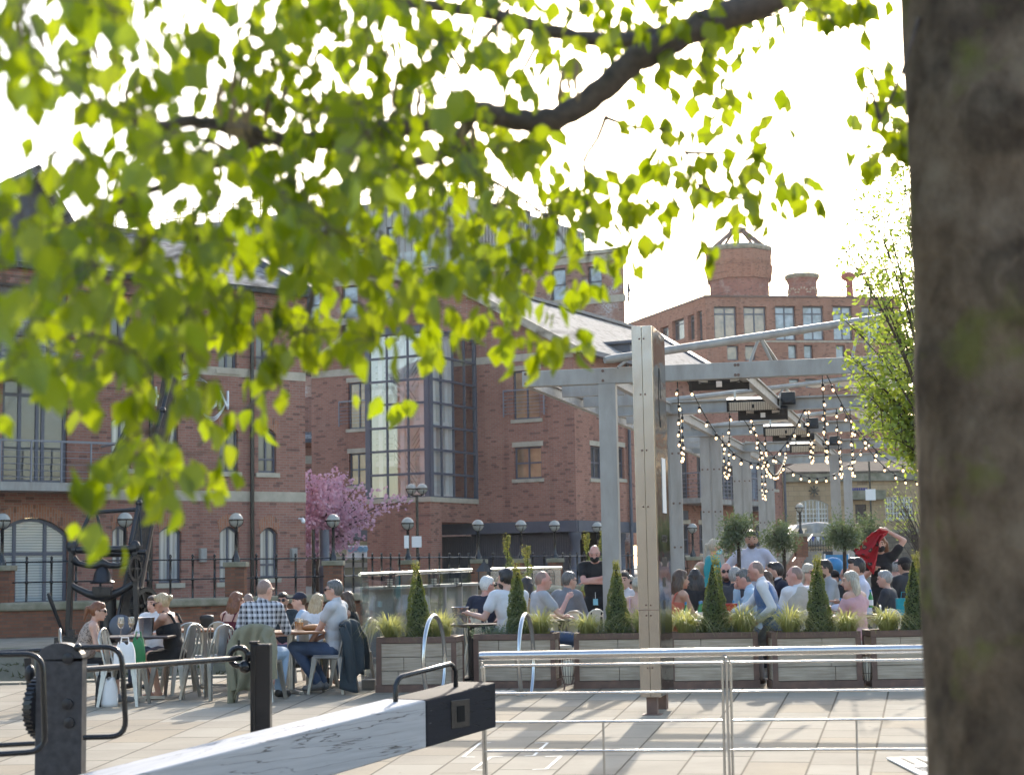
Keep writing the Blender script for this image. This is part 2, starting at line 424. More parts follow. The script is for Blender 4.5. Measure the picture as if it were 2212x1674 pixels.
def water_mat():
    m, t, b = nt('canal_water')
    b.inputs['Base Color'].default_value = (0.03, 0.033, 0.02, 1); b.inputs['Roughness'].default_value = 0.06
    o = ocoord(t); bump(t, b, noise(t, scalev(t, o, (1, 2.2, 1)), 2.2, 4), 0.35, 0.05)
    return m
wat = MB().add([(-90, 15, -0.75), (40, 15, -0.75), (40, 70, -0.75), (-90, 70, -0.75)], [(0, 1, 2, 3)]).build('canal_water', water_mat())
tag(wat, kind='structure')
GROUNDF = mat('far_ground', (0.22, 0.2, 0.17), 0.95, scale=0.6)
# far bank: the lamps stand along its edge
LAMPS = [(-6, 39.2), (262, 40.0), (505, 41.8), (717, 44), (880, 48), (1033, 51.5), (1127, 53), (1200, 54), (1293, 57), (1500, 61.7), (1735, 68)]
LP = [XY(px, d) for px, d in LAMPS]
edge = [V((-40, 33.6, 0))] + LP + [V((16, 74, 0)), V((24, 82, 0))]
BZ = 0.72
far = [(p.x, p.y) for p in edge]
fb = MB().prism(far + [(60, 82), (60, 125), (-40, 125)], Matrix.Translation((0, 0, -1.6)), 1.6 + BZ).build('far_bank', GROUNDF)
tag(fb, kind='structure')
land = MB().add([(-2500, -60, -1.7), (2500, -60, -1.7), (2500, 3000, -1.7), (-2500, 3000, -1.7)], [(0, 1, 2, 3)]).build('ground', GROUNDF)
tag(land, kind='structure')
# low stone quay in front of the far wall, where the crane stands
lq = [(-60, 33.2), (-6.9, 34.0), (-4.2, 36.5), (-4.0, 43), (-60, 37)]
lowq = MB().prism(lq, Matrix.Translation((0, 0, -1.6)), 1.6 - 0.02).build('low_quay', CONC); tag(lowq, kind='structure')
MOSS = mat('moss_green', (0.07, 0.1, 0.02), 1.0, c2=(0.12, 0.11, 0.05), scale=5)
wl = MB()
for i in range(140):
    x = -12 + i * 0.045 + random.uniform(-.02, .02); y = 33.12 + (x + 60) / 53.1 * 0.8 - 0.06
    z = -0.42 + random.uniform(-.2, .12)
    for k in range(4):
        a = random.uniform(0, 6.28); l = random.uniform(.05, .16)
        wl.add([(x - .02, y, z), (x + .02, y, z), (x + l * math.cos(a), y - .05 - random.random() * .06, z + l * abs(math.sin(a)) - .04)], [(0, 1, 2)])
tag(wl.build('quay_weeds', MOSS), 'green weeds growing on the far low quay edge above the dark canal water', 'weeds', kind='stuff')
# ------------------------------------------------------------------ facades
class Facade:
    def __init__(s, p0, ang): s.p0 = V((p0[0], p0[1], 0)); s.ang = ang; s.d = V((math.cos(ang), math.sin(ang), 0)); s.n = V((-s.d.y, s.d.x, 0))
    def st(s, px, py):
        r = ray(px, py); k = (s.p0 - CAM).dot(s.n) / r.dot(s.n); p = CAM + r * k
        return (p - s.p0).dot(s.d), p.z
    def rect(s, x0, y0, x1, y1):
        ym = (y0 + y1) / 2; xm = (x0 + x1) / 2
        return (s.st(x0, ym)[0], s.st(x1, ym)[0], s.st(xm, y1)[1], s.st(xm, y0)[1])
    def place(s, o, root):
        o.rotation_euler = (0, 0, s.ang); o.location = s.p0 - root_loc(root); return o
    def world(s, t, y, z): return s.p0 + s.d * t + s.n * y + V((0, 0, z))
def arcz(t, t0, t1, z1, rise):
    u = (t - (t0 + t1) / 2) / ((t1 - t0) / 2)
    return z1 - rise * u * u
def wall(fac, root, name, t0, t1, z0, z1, ops, m, rev=0.14, y=0.0):
    b = MB()
    ts = sorted(set([t0, t1] + [v for o in ops for v in (o['r'][0], o['r'][1]) if t0 < v < t1]))
    zs = sorted(set([z0, z1] + [v for o in ops for v in (o['r'][2], o['r'][3]) if z0 < v < z1]))
    for i in range(len(ts) - 1):
        for j in range(len(zs) - 1):
            cx = (ts[i] + ts[i + 1]) / 2; cz = (zs[j] + zs[j + 1]) / 2
            if any(o['r'][0] < cx < o['r'][1] and o['r'][2] < cz < o['r'][3] for o in ops): continue
            b.add([(ts[i], y, zs[j]), (ts[i + 1], y, zs[j]), (ts[i + 1], y, zs[j + 1]), (ts[i], y, zs[j + 1])], [(0, 1, 2, 3)])
    for o in ops:
        a0, a1, c0, c1 = o['r']; ar = o.get('arch', 0)
        if ar:
            K = 10; pt = [a0 + (a1 - a0) * k / K for k in range(K + 1)]
            for k in range(K):
                za, zb = arcz(pt[k], a0, a1, c1, ar), arcz(pt[k + 1], a0, a1, c1, ar)
                b.add([(pt[k], y, za), (pt[k + 1], y, zb), (pt[k + 1], y, c1), (pt[k], y, c1)], [(0, 1, 2, 3)])
                b.add([(pt[k], y, za), (pt[k + 1], y, zb), (pt[k + 1], y + rev, zb), (pt[k], y + rev, za)], [(0, 1, 2, 3)])
        else:
            b.add([(a0, y, c1), (a1, y, c1), (a1, y + rev, c1), (a0, y + rev, c1)], [(0, 1, 2, 3)])
        b.add([(a0, y, c0), (a1, y, c0), (a1, y + rev, c0), (a0, y + rev, c0)], [(0, 1, 2, 3)])
        for a in (a0, a1): b.add([(a, y, c0), (a, y, c1 - ar), (a, y + rev, c1 - ar), (a, y + rev, c0)], [(0, 1, 2, 3)])
    return fac.place(b.build(name, m, root), root)
def window(fac, root, op, pane=None, frame=None, cols=2, rows=1, fw=0.06, ins=0.1, sill=True, lint=None, rowpos=None, y=0.0, name='window', colpos=None, fd=0.06):
    pane = pane or PANE_DARK; frame = frame or FRAME
    a0, a1, c0, c1 = op['r']; ar = op.get('arch', 0); Y = y + ins; g = 0.004
    a0 += g; a1 -= g; c0 += g; c1 -= g
    b = MB()
    b.b2((a0, Y, c0), (a0 + fw, Y + fd, c1 - ar)); b.b2((a1 - fw, Y, c0), (a1, Y + fd, c1 - ar))
    b.b2((a0 + fw, Y, c0), (a1 - fw, Y + fd, c0 + fw))
    K = 10
    if ar:
        for k in range(K):
            p = a0 + (a1 - a0) * k / K; q = a0 + (a1 - a0) * (k + 1) / K
            b.bar((p, Y + fd / 2, arcz(p, a0, a1, c1, ar) - fw / 2), (q, Y + fd / 2, arcz(q, a0, a1, c1, ar) - fw / 2), fd, fw)
    else: b.b2((a0 + fw, Y, c1 - fw), (a1 - fw, Y + fd, c1))
    cp = colpos or [k / cols for k in range(1, cols)]
    for u in cp:
        p = a0 + (a1 - a0) * u; top = arcz(p, a0, a1, c1, ar) - fw * .5 if ar else c1 - fw
        b.b2((p - fw / 2, Y + .002, c0 + fw), (p + fw / 2, Y + fd - .002, top))
    rp = rowpos if rowpos is not None else [k / rows for k in range(1, rows)]
    for u in rp:
        z = c0 + (c1 - ar - c0) * u; b.b2((a0 + fw, Y + .004, z - fw / 2), (a1 - fw, Y + fd - .004, z + fw / 2))
    w_ = fac.place(b.build(name, frame, root), root)
    pb = MB(); Yp = Y + fd * .6
    if ar:
        vs = [(a0 + .01, Yp, c0 + .01), (a1 - .01, Yp, c0 + .01)] + [(a1 - .01 - (a1 - a0 - .02) * k / K, Yp, arcz(a1 - (a1 - a0) * k / K, a0, a1, c1, ar) - .01) for k in range(K + 1)]
        pb.add(vs, [tuple(range(len(vs)))])
    else: pb.add([(a0 + .01, Yp, c0 + .01), (a1 - .01, Yp, c0 + .01), (a1 - .01, Yp, c1 - .01), (a0 + .01, Yp, c1 - .01)], [(0, 1, 2, 3)])
    p_ = pb.build('pane', pane, w_)
    if sill:
        MB().b2((a0 - .1, y - .05, c0 - .14), (a1 + .1, y + ins - .004, c0 - .006)).build('sill', TRIM, w_)
    if lint == 'stone':
        MB().b2((a0 - .08, y - .012, c1 + .012), (a1 + .08, y + .05, c1 + .2)).build('lintel', TRIM, w_)
    if lint == 'arch':
        lb = MB(); e = .16; H = .34
        for k in range(K):
            p = a0 - e * 0 + (a1 - a0) * k / K; q = a0 + (a1 - a0) * (k + 1) / K
            f = lambda t: (arcz(t, a0, a1, c1, ar) + .006)
            P0, P1 = V((p, 0, f(p))), V((q, 0, f(q)))
            mid = (a0 + a1) / 2
            up = lambda t: V(((t - mid) * .28, 0, H))
            vs = [P0, P1, P1 + up(q), P0 + up(p)]
            lb.add([(x.x, y - .012, x.z) for x in vs] + [(x.x, y + .03, x.z) for x in vs], [(0, 1, 2, 3), (4, 7, 6, 5), (0, 4, 5, 1), (1, 5, 6, 2), (2, 6, 7, 3), (3, 7, 4, 0)])
        lb.build('arch_lintel', BR_V, w_)
    return w_
def fbox(fac, root, name, t0, t1, y0, y1, z0, z1, m, bevel=0):
    return fac.place(MB().b2((t0, y0, z0), (t1, y1, z1)).build(name, m, root, bevel=bevel), root)
def ftube(fac, root, name, pts, r, m, n=8):
    return fac.place(MB().tube(pts, r, n).build(name, m, root, smooth=True), root)
def roofplane(name, p00, p10, p11, p01, m, root, th=0.12):
    """quad p00->p10 along the eave, p01/p11 at the ridge, in world space"""
    p00, p10, p11, p01 = map(V, (p00, p10, p11, p01))
    x = (p10 - p00).normalized(); n = x.cross(p01 - p00).normalized(); y = n.cross(x)
    M = Matrix((x, y, n)).transposed().to_4x4(); M.translation = p00
    Mi = M.inverted(); q = [Mi @ p for p in (p00, p10, p11, p01)]
    b = MB().add([(a.x, a.y, 0) for a in q] + [(a.x, a.y, -th) for a in q], [(0, 1, 2, 3), (7, 6, 5, 4), (0, 4, 5, 1), (1, 5, 6, 2), (2, 6, 7, 3), (3, 7, 4, 0)])
    o = b.build(name, m, root); M.translation = p00 - root_loc(root); o.matrix_local = M
    return o
def balcony(fac, root, t0, t1, z, depth, h=1.05, nb=6, name='balcony', wires=5, m=None, floor=True):
    m = m or STEELD
    b = MB()
    if floor: b.b2((t0, -depth, z - .22), (t1, -.02, z))
    o = fac.place(b.build(name, STEELP if floor else m, root), root) if floor else None
    r = MB()
    r.bar((t0, -depth, z + h), (t1, -depth, z + h), .05, .05)
    for tt in (t0, t1): r.bar((tt, -depth, z + h), (tt, 0, z + h), .05, .05)
    for k in range(nb + 1):
        t = t0 + (t1 - t0) * k / nb; r.b2((t - .02, -depth - .02, z), (t + .02, -depth + .02, z + h - .025))
    for k in range(wires):
        zz = z + .12 + (h - .2) * k / wires
        r.tube([(t0, -depth, zz), (t1, -depth, zz)], .009, 5)
        for tt in (t0, t1): r.tube([(tt, -depth, zz), (tt, 0, zz)], .009, 5)
    if floor:
        ro = r.build('balcony_rail', ZINCR, o)
    else:
        ro = fac.place(r.build('balcony_rail', m, root), root)
    return o or ro
ZINCR = mat('grey_rail_paint', (0.22, 0.22, 0.25), 0.4, var=0.1)
# ------------------------------------------------------------------ building A (left, red brick warehouse)
angA = math.atan2(.633, .774)
A0 = V((-9.4, 46, 0)) + V((.774, .633, 0)) * (-12.0)
FA = Facade(A0, angA)
RA = empty('brick_warehouse', A0, 'long red brick warehouse with arched grey windows and balconies across the canal on the left', 'building')
tA1 = FA.st(660, 1100)[0]
zE = 9.5
A = lambda *r, arch=0: {'r': FA.rect(*r), 'arch': arch}
gA = [A(-12, 1118, 147, 1306, arch=.42)] + [A(242, 1135, 276, 1270, arch=.16), A(343, 1136, 392, 1259, arch=.18), A(474, 1137, 517, 1257, arch=.18), A(562, 1139, 600, 1248, arch=.18)]
f1 = [A(5, 806, 146, 1044)] + [A(240, 898, 284, 1012, arch=.16), A(344, 906, 385, 1014, arch=.18), A(474, 918, 515, 1019, arch=.18), A(558, 925, 597, 1021, arch=.18)]
f2 = [A(0, 560, 146, 796)] + [A(238, 660, 283, 780, arch=.18), A(336, 676, 377, 790, arch=.18), A(472, 692, 512, 798, arch=.18), A(553, 702, 592, 802, arch=.18)]
wall(FA, RA, 'wall', -25, tA1, .4, zE, gA + f1 + f2, BR_A)
for k, op in enumerate(gA):
    if k == 0: window(FA, RA, op, PANE_BLIND, cols=3, colpos=[.5, .83] if 0 else [.28, .7], rowpos=[.72], fw=.09, lint='arch')
    else: window(FA, RA, op, PANE_CURT, cols=2, lint='arch', rowpos=[.3] if k > 2 else [])
for k, op in enumerate(f1):
    if k == 0: window(FA, RA, op, PANE_DARK, cols=4, colpos=[.28, .55, .64], rowpos=[.8], fw=.09, sill=False)
    else: window(FA, RA, op, PANE_CURT if k < 3 else PANE_DARK, cols=2, lint='arch', rowpos=[.35])
for k, op in enumerate(f2):
    if k == 0: window(FA, RA, op, PANE_DARK, cols=4, rowpos=[.8], fw=.09, sill=False)
    else: window(FA, RA, op, PANE_DARK, cols=2, lint='arch', rowpos=[.35])
for (py0, py1) in ((1062, 1076), (802, 812)):
    z1 = FA.st(600, py0 + (0 if py0 > 1000 else 0))[1]; z0 = FA.st(600, py1 + 8)[1]
    fbox(FA, RA, 'string_course', FA.st(150, 1070)[0] + .6, tA1 + .012, -.015, .1, z0, z1, TRIM)
zb = FA.st(60, 1046)[1]
balcony(FA, RA, -8, FA.st(219, 1000)[0], zb, 1.1, nb=22)
balcony(FA, RA, -8, FA.st(150, 1000)[0], FA.st(60, 796)[1], 1.1, nb=20)
for px in (322, 541):
    t = FA.st(px, 1050)[0]; ftube(FA, RA, 'downpipe', [(t, -.1, .75), (t, -.1, zE - .1)], .06, BLACK)
fbox(FA, RA, 'gutter', -25, tA1 + .05, -.32, -.004, zE - .1, zE + .06, BLACK)
fbox(FA, RA, 'eave_corbel', -25, tA1 - .01, -.12, -.004, zE - .5, zE - .1, BR_A)
# letters and swoosh fixed to the wall
def text_mesh(s, size, depth, m, name, parent=None):
    c = bpy.data.curves.new(name, 'FONT'); c.body = s; c.size = size; c.extrude = depth; c.align_x = 'LEFT'
    o = bpy.data.objects.new(name, c); COL.objects.link(o)
    dg = bpy.context.evaluated_depsgraph_get(); me = bpy.data.meshes.new_from_object(o.evaluated_get(dg))
    bpy.data.objects.remove(o); bpy.data.curves.remove(c)
    me.materials.clear(); me.materials.append(m)
    r = bpy.data.objects.new(name, me); COL.objects.link(r)
    if parent is not None: r.parent = parent
    return r
def place_text(o, fac, t, z, y, root, width=None):
    xs = [v.co.x for v in o.data.vertices]; w0 = max(xs) - min(xs)
    k = (width / w0) if width else 1
    M = Matrix.Rotation(fac.ang, 4, 'Z') @ Matrix.Rotation(pi / 2, 4, 'X') @ Matrix.Diagonal((k, 1, 1, 1))
    M.translation = fac.world(t, y, z) - root_loc(root)
    o.matrix_local = M
tt0, tt1 = FA.st(330, 870)[0], FA.st(489, 870)[0]
zt = FA.st(470, 884)[1]
SIGNW = mat('sign_letter_white', (0.8, 0.8, 0.82), 0.35, var=.05)
sg = empty('wall_sign', FA.world(tt0, -.06, zt), 'white letters and thin curved swoosh lines fixed high on the left brick warehouse', 'sign')
lt = text_mesh('HARRISON', .78, .03, SIGNW, 'letters', sg); place_text(lt, FA, tt0, zt, -.06, sg, tt1 - tt0)
sw = MB()
for k in range(3):
    sw.tube([FA.world(tt0 + (tt1 - tt0) * (.62 + .4 * u), -.05, zt + .1 - .38 * math.sin(u * 3.0 + .25) + .2 * u * u - .05 * k * math.sin(pi * u)) for u in [i / 14 for i in range(15)]], .013, 5)
    sw.tube([FA.world(tt0 + (tt1 - tt0) * (.3 + .42 * u), -.05, zt + .66 + .26 * math.sin(u * 2.6 + .3) - .06 * k * math.sin(pi * u)) for u in [i / 14 for i in range(15)]], .013, 5)
sw.build('swoosh', SIGNW, sg, world=True)
# small wall boxes and cameras
def wallbox(px, py, label):
    t, z = FA.st(px, py); o = MB().b2((t - .1, -.11, z - .19), (t + .1, -.004, z + .19)).b2((t - .085, -.13, z - .17), (t + .085, -.11, z + .17)).b2((t - .05, -.135, z + .03), (t - .02, -.13, z + .1)).b2((t + .02, -.135, z + .03), (t + .05, -.13, z + .1)).build('wall_box', STEELP, None)
    o.location = FA.p0; o.rotation_euler = (0, 0, FA.ang); tag(o, label, 'wall box', 'meter boxes on the warehouse wall')
wallbox(436, 1199, 'small grey meter box on the warehouse wall between the second and third arched windows')
wallbox(632, 1198, 'small grey meter box near the right corner of the warehouse, right of the last window')
t, z = FA.st(646, 1120)
o = MB().tube([(0, 0, 0), (.02, -.18, -.02)], .03, 6).cap((.02, -.16, -.03), (-.12, -.42, -.1), .06, .06).build('security_camera', WHITEP, None, smooth=True)
o.location = FA.world(t, 0, z); o.rotation_euler = (0, 0, FA.ang); tag(o, 'small white security camera on the warehouse wall near its right corner', 'camera')
# roof
tR = tA1 + .1
back = 5.2
ridge_z = 11.9
roofplane('roof', FA.world(-25, -.3, zE + .02), FA.world(tR, -.3, zE + .02), FA.world(tR - 0, back, ridge_z), FA.world(-25, back, ridge_z), SLATE, RA)
roofplane('roof', FA.world(tR, 2 * back + .3, zE), FA.world(-25, 2 * back + .3, zE), FA.world(-25, back, ridge_z - .01), FA.world(tR, back, ridge_z - .01), SLATE, RA)
ga = MB()
ga.add([FA.world(tA1, 0, .4), FA.world(tA1, 2 * back, .4), FA.world(tA1, 2 * back, zE), FA.world(tA1, back, ridge_z - .15), FA.world(tA1, 0, zE)], [(0, 1, 2, 3, 4)])
gg = ga.build('gable_wall', BR_A, RA, world=True)
vb = MB(); vb.bar(FA.world(tR + .02, -.34, zE + .1), FA.world(tR + .02, back, ridge_z + .12), .3, .22); vb.bar(FA.world(tR + .02, back, ridge_z + .12), FA.world(tR + .02, 2 * back + .3, zE + .1), .3, .22)
vb.build('verge', STEELD, RA, world=True)
MB().bar(FA.world(-25, back, ridge_z + .02), FA.world(tR - .2, back, ridge_z + .02), .26, .16).build('ridge_tiles', COPING, RA, world=True)
# projecting hoist gable at the left end
tg0, tg1 = FA.st(-60, 500)[0], FA.st(186, 500)[0]
hz0, hz1 = zE + .05, FA.st(70, 372)[1]
gm = (tg0 + tg1) / 2
hb = MB(); Mh = Matrix.Rotation(FA.ang, 4, 'Z') @ Matrix.Rotation(pi / 2, 4, 'X'); Mh.translation = FA.world(0, -.05, 0)
hb.prism([(tg0, hz0 - .6), (tg1, hz0 - .6), (tg1, hz0 + .3), (gm, hz1), (tg0, hz0 + .3)], Mh, -.4)
hb.build('hoist_gable', STEELD, RA, world=True)
roofplane('gable_roof', FA.world(tg1 + .25, -.5, hz0 + .1), FA.world(tg1 + .25, 4.5, hz0 + .1), FA.world(gm, 4.5, hz1 + .1), FA.world(gm, -.5, hz1 + .1), SLATE, RA)
roofplane('gable_roof', FA.world(tg0 - .25, 4.5, hz0 + .1), FA.world(tg0 - .25, -.5, hz0 + .1), FA.world(gm, -.5, hz1 + .1), FA.world(gm, 4.5, hz1 + .1), SLATE, RA)
# ------------------------------------------------------------------ building B (middle, glazed stair bay)
angL = math.atan2(-.47, .88)         # gable wall direction, left to right
angR = math.atan2(.88, .47)          # right-hand wall direction, receding
KB = V((2.31, 62, 0)); dL = V((.88, -.47, 0)).normalized(); dR = V((.47, .88, 0)).normalized()
WB = 11.9
FB = Facade(KB - dL * WB, angL); FR = Facade(KB, angR)
RB = empty('brick_apartment_block', KB, 'red brick gabled apartment block with a tall glazed stair bay', 'building')
zG = 3.1
B = lambda *r, arch=0: {'r': FB.rect(*r), 'arch': arch}
Rr = lambda *r, arch=0: {'r': FR.rect(*r), 'arch': arch}
eL = 9.5; tK = WB
w1 = [B(752, 826, 788, 926), B(754, 979, 790, 1049), B(1108, 800, 1166, 905), B(1111, 965, 1170, 1034)]
tb0, tb1 = FB.st(790, 1000)[0], FB.st(1030, 1000)[0]
wall(FB, RB, 'wall', 0, tb0 + 1.2, .6, eL, [o for o in w1[:2]], BR_B)
wall(FB, RB, 'wall', tb0 + 1.2, tK, zG, eL, w1[2:], BR_B)
apex = 12.9
pb = MB(); Mg = Matrix.Rotation(FB.ang, 4, 'Z') @ Matrix.Rotation(pi / 2, 4, 'X'); Mg.translation = FB.world(0, 0, 0)
pb.add([FB.world(0, 0, eL), FB.world(WB, 0, eL), FB.world(WB / 2, 0, apex)], [(0, 1, 2)])
pb.build('gable', BR_B, RB, world=True)
for zz, a, b_ in ((9.38, 0, WB), ):
    fbox(FB, RB, 'string_course', 0, WB, -.02, .05, FB.st(1180, 768)[1] - .14, FB.st(1180, 768)[1] + .14, TRIM)
fbox(FB, RB, 'louvre_vent', WB / 2 - 1.1, WB / 2 + .9, -.04, .03, eL + .5, eL + 1.1, STEELD)
window(FB, RB, w1[0], PANE_WARM, cols=2, colpos=[.62], lint='stone'); window(FB, RB, w1[1], PANE_WARM, cols=2, rows=2, lint='stone')
window(FB, RB, w1[2], PANE_WARM, cols=2, lint='stone'); window(FB, RB, w1[3], PANE_WARM, cols=2, rows=2, lint='stone')
for k in (0, 2):
    r = w1[k]['r']; balcony(FB, RB, r[0] - .3, r[1] + .28, r[2] + .1, .22, h=1.0, nb=1, name='juliet_rail', wires=6, floor=False, m=ZINCR)
# right-hand wall
LR = 23.7
wr = [Rr(1276, 964, 1301, 1034), Rr(1336, 966, 1349, 1034), Rr(1468, 975, 1488, 1078), Rr(1506, 978, 1520, 1078), Rr(1558, 968, 1592, 1078), Rr(1613, 964, 1640, 1079), Rr(1661, 999, 1679, 1056)]
wg = [Rr(1471, 1132, 1491, 1198), Rr(1511, 1133, 1525, 1196), Rr(1560, 1134, 1580, 1196), Rr(1632, 1134, 1650, 1180)]
tP = FR.st(1376, 1100)[0]; tEnd = FR.st(1692, 1100)[0]; eR = 9.5
wall(FR, RB, 'wall', 0, tP, zG, eR, wr[:2], BR_B)
wall(FR, RB, 'wall', tP, tEnd, .6, eR, wr[2:] + wg, BR_B)
for k, o in enumerate(wr):
    window(FR, RB, o, PANE_DARK if k not in (5,) else PANE_SKY, cols=2 if o['r'][1] - o['r'][0] > .8 else 1, rows=2 if k in (0, 1, 5, 6) else 1, lint='stone' if k != 4 else None, sill=k in (0, 1, 6))
for o in wg: window(FR, RB, o, PANE_DARK, cols=2, rows=2, lint='stone')
zb_ = FR.st(1500, 1080)[1]
balcony(FR, RB, FR.st(1455, 1050)[0], FR.st(1524, 1050)[0], zb_, 1.2, nb=8)
balcony(FR, RB, FR.st(1548, 1050)[0], FR.st(1600, 1050)[0], zb_ + .05, 1.0, nb=8)
fbox(FR, RB, 'bay_floor', FR.st(1606, 1085)[0], FR.st(1644, 1085)[0], -.7, -.02, zb_ - .35, zb_ - .05, STEELD)
for px in (1356, 1690):
    t = FR.st(px, 1050)[0]; ftube(FR, RB, 'downpipe', [(t, -.12, .7), (t, -.12, eR - .1)], .07, STEELD)
for px, py in ((1480, 1113), (1518, 1113)):
    t, z = FR.st(px, py); fbox(FR, RB, 'vent_grille', t - .28, t + .28, -.03, .02, z - .2, z + .2, STEELD)
# edge beam over the recess and its columns
fbox(FB, RB, 'edge_beam', FB.st(935, 1120)[0], WB + .02, -.06, .3, zG - .42, zG - .004, STEELD)
fbox(FR, RB, 'edge_beam', .04, tP, -.06, .3, zG - .424, zG - .008, STEELD)
fbox(FB, RB, 'soffit', 5.2, WB - .1, .3, 5, zG - .06, zG - .012, STEELD)
def column(p, name='column'):
    MB().lathe([(.25, .7), (.25, .95), (.19, 1.0), (.18, zG - .75), (.24, zG - .68), (.24, zG - .44)], p, 14).build(name, STEELD, RB, smooth=True, world=True)
column(FB.world(WB - .15, .15, 0)); column(FR.world(FR.st(1352, 1150)[0], .25, 0))
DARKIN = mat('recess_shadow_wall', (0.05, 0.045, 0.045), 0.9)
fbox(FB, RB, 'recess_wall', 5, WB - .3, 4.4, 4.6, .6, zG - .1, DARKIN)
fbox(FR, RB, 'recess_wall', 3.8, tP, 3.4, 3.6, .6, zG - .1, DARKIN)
# boarded fence in the recess
fc = empty('boarded_fence', FB.world(6, .1, .7), 'dark grey fence of upright boards closing the open recess under the middle brick block', 'fence')
tf0, tf1 = FB.st(934, 1180)[0], FB.st(1232, 1180)[0]
bb = MB(); nB = 62
for k in range(nB):
    a = tf0 + (tf1 - tf0) * k / nB; b_ = tf0 + (tf1 - tf0) * (k + .93) / nB
    zt_ = 2.62 + .1 * (k // 16 % 2)
    for (x, y) in ((0, 0),): bb.add([FB.world(a, .35, .7), FB.world(b_, .35, .7), FB.world(b_, .35, zt_), FB.world(a, .35, zt_), FB.world(a, .39, .7), FB.world(b_, .39, .7), FB.world(b_, .39, zt_), FB.world(a, .39, zt_)], [(0, 1, 2, 3), (7, 6, 5, 4), (0, 4, 5, 1), (1, 5, 6, 2), (2, 6, 7, 3), (3, 7, 4, 0)])
FENCE = mat('dark_fence_boards', (0.085, 0.08, 0.09), 0.6, var=.25, scale=1.2)
bb.build('boards', FENCE, fc, world=True)
pp = MB()
for k in range(6):
    t = tf0 + (tf1 - tf0) * k / 5; pp.bar(FB.world(t, .44, .7), FB.world(t, .44, 2.6), .09, .09)
pp.build('post', STEELD, fc, world=True)
# roof of B: ridge runs along dR
def BW(t, r, z): return KB - dL * (WB - t) + dR * r + V((0, 0, z))
ov = .35
LRoof = 22.0
roofplane('roof', BW(WB + .3, -ov, eL - .05), BW(WB + .3, LRoof - 4, eL - .05), BW(WB / 2, LRoof, apex + .08), BW(WB / 2, -ov, apex + .08), SLATE, RB, .16)
roofplane('roof', BW(-.3, LRoof, eL - .05), BW(-.3, -ov, eL - .05), BW(WB / 2, -ov, apex + .08), BW(WB / 2, LRoof, apex + .08), SLATE, RB, .16)
vb = MB()
vb.bar(BW(-.35, -ov - .02, eL - .12), BW(WB / 2, -ov - .02, apex + .04), .12, .3); vb.bar(BW(WB / 2, -ov - .02, apex + .04), BW(WB + .35, -ov - .02, eL - .12), .12, .3)
vb.build('bargeboard', TRIM, RB, world=True)
v2 = MB(); v2.bar(BW(WB / 2, -ov, apex + .16), BW(WB / 2, LRoof, apex + .16), .28, .14); v2.bar(BW(WB / 2, LRoof, apex + .16), BW(WB + .3, LRoof - 4, eL + .05), .3, .16)
v2.build('ridge_tiles', STEELD, RB, world=True)
MB().bar(BW(WB + .4, -ov, eL - .1), BW(WB + .4, LRoof - 4, eL - .1), .2, .18).build('gutter', STEELD, RB, world=True)
t, z = FR.st(1395, 770)
dm = MB(); dm.b2((6.4, .5, eL), (8.6, 3.0, eL + .95)).b2((6.2, .3, eL + .951), (8.8, 3.2, eL + 1.06))
FR.place(dm.build('dormer', STEELD, RB), RB)
for k in range(2):
    s0 = BW(WB * .72, 8.5 + k * 1.6, 0); f = .72
    zz = eL + (apex - eL) * (WB - WB * f) / (WB / 2)
# glazed stair bay
KC = FB.world(tb1, 0, 0) - dR * 3.5                           # its outer corner
KCL = KC - dL * 2.75
FBL = Facade(KCL, angL); FBR = Facade(KC, angR)
zg0 = FBL.st(900, 1074)[1]; zg1 = eL + .6; rows = 7
wall(FBL, RB, 'bay_wall', 0, 2.75, .6, zg0 - .18, [], BR_B)
wall(FBR, RB, 'bay_wall', 0, 3.5, zG, zg0 - .18, [], BR_B)
wall(FBR, RB, 'bay_wall', 0, .8, .6, zG, [], BR_B)
fbox(FBL, RB, 'bay_sill', -.05, 2.8, -.06, .2, zg0 - .178, zg0, TRIM); fbox(FBR, RB, 'bay_sill', .06, 3.5, -.06, .2, zg0 - .182, zg0 - .004, TRIM)
retn = Facade(KCL, angR); wall(retn, RB, 'bay_wall', 0, 3.5, .6, zg0 - .18, [], BR_B)
def glaz(fac, L, cols, name, post0=.12, post1=.12):
    b = MB(); fr = .05
    b.b2((-.02, -.05, zg0), (post0, .1, zg1)); b.b2((L - post1, -.05, zg0), (L, .1, zg1))
    for k in range(1, cols):
        t = L * k / cols; b.b2((t - fr / 2, -.03, zg0), (t + fr / 2, .06, zg1))
    for k in range(rows + 1):
        z = zg0 + (zg1 - zg0) * k / rows; b.b2((0, -.04, z - .04), (L, .07, z + .04))
    o = fac.place(b.build(name, FRAME, RB), RB)
    MB().add([(0, .02, zg0), (L, .02, zg0), (L, .02, zg1), (0, .02, zg1)], [(0, 1, 2, 3)]).build('pane', GLASSB, o)
    return o
glaz(FBL, 2.75, 3, 'bay_glazing', .18, .2); glaz(FBR, 3.5, 4, 'bay_glazing', .2, .1)
INT = mat('interior_white', (0.88, 0.87, 0.84), 0.8, var=.03)
fbox(FBL, RB, 'bay_back_wall', .05, 2.7, 1.7, 1.8, zg0, zg1, INT)
fbox(FBL, RB, 'bay_side_wall', .06, .16, .15, 3.2, zg0, zg1, INT)
fbox(FBL, RB, 'bay_roof', -.1, 2.85, -.1, .35, zg1, zg1 + .25, STEELD)
fbox(FBL, RB, 'bay_roof_glass', -.05, 2.8, .35, 3.5, zg1 + .1, zg1 + .13, GLASSB)  # glass roof added to let sky light into the stair bay
st = MB(); rl = MB()
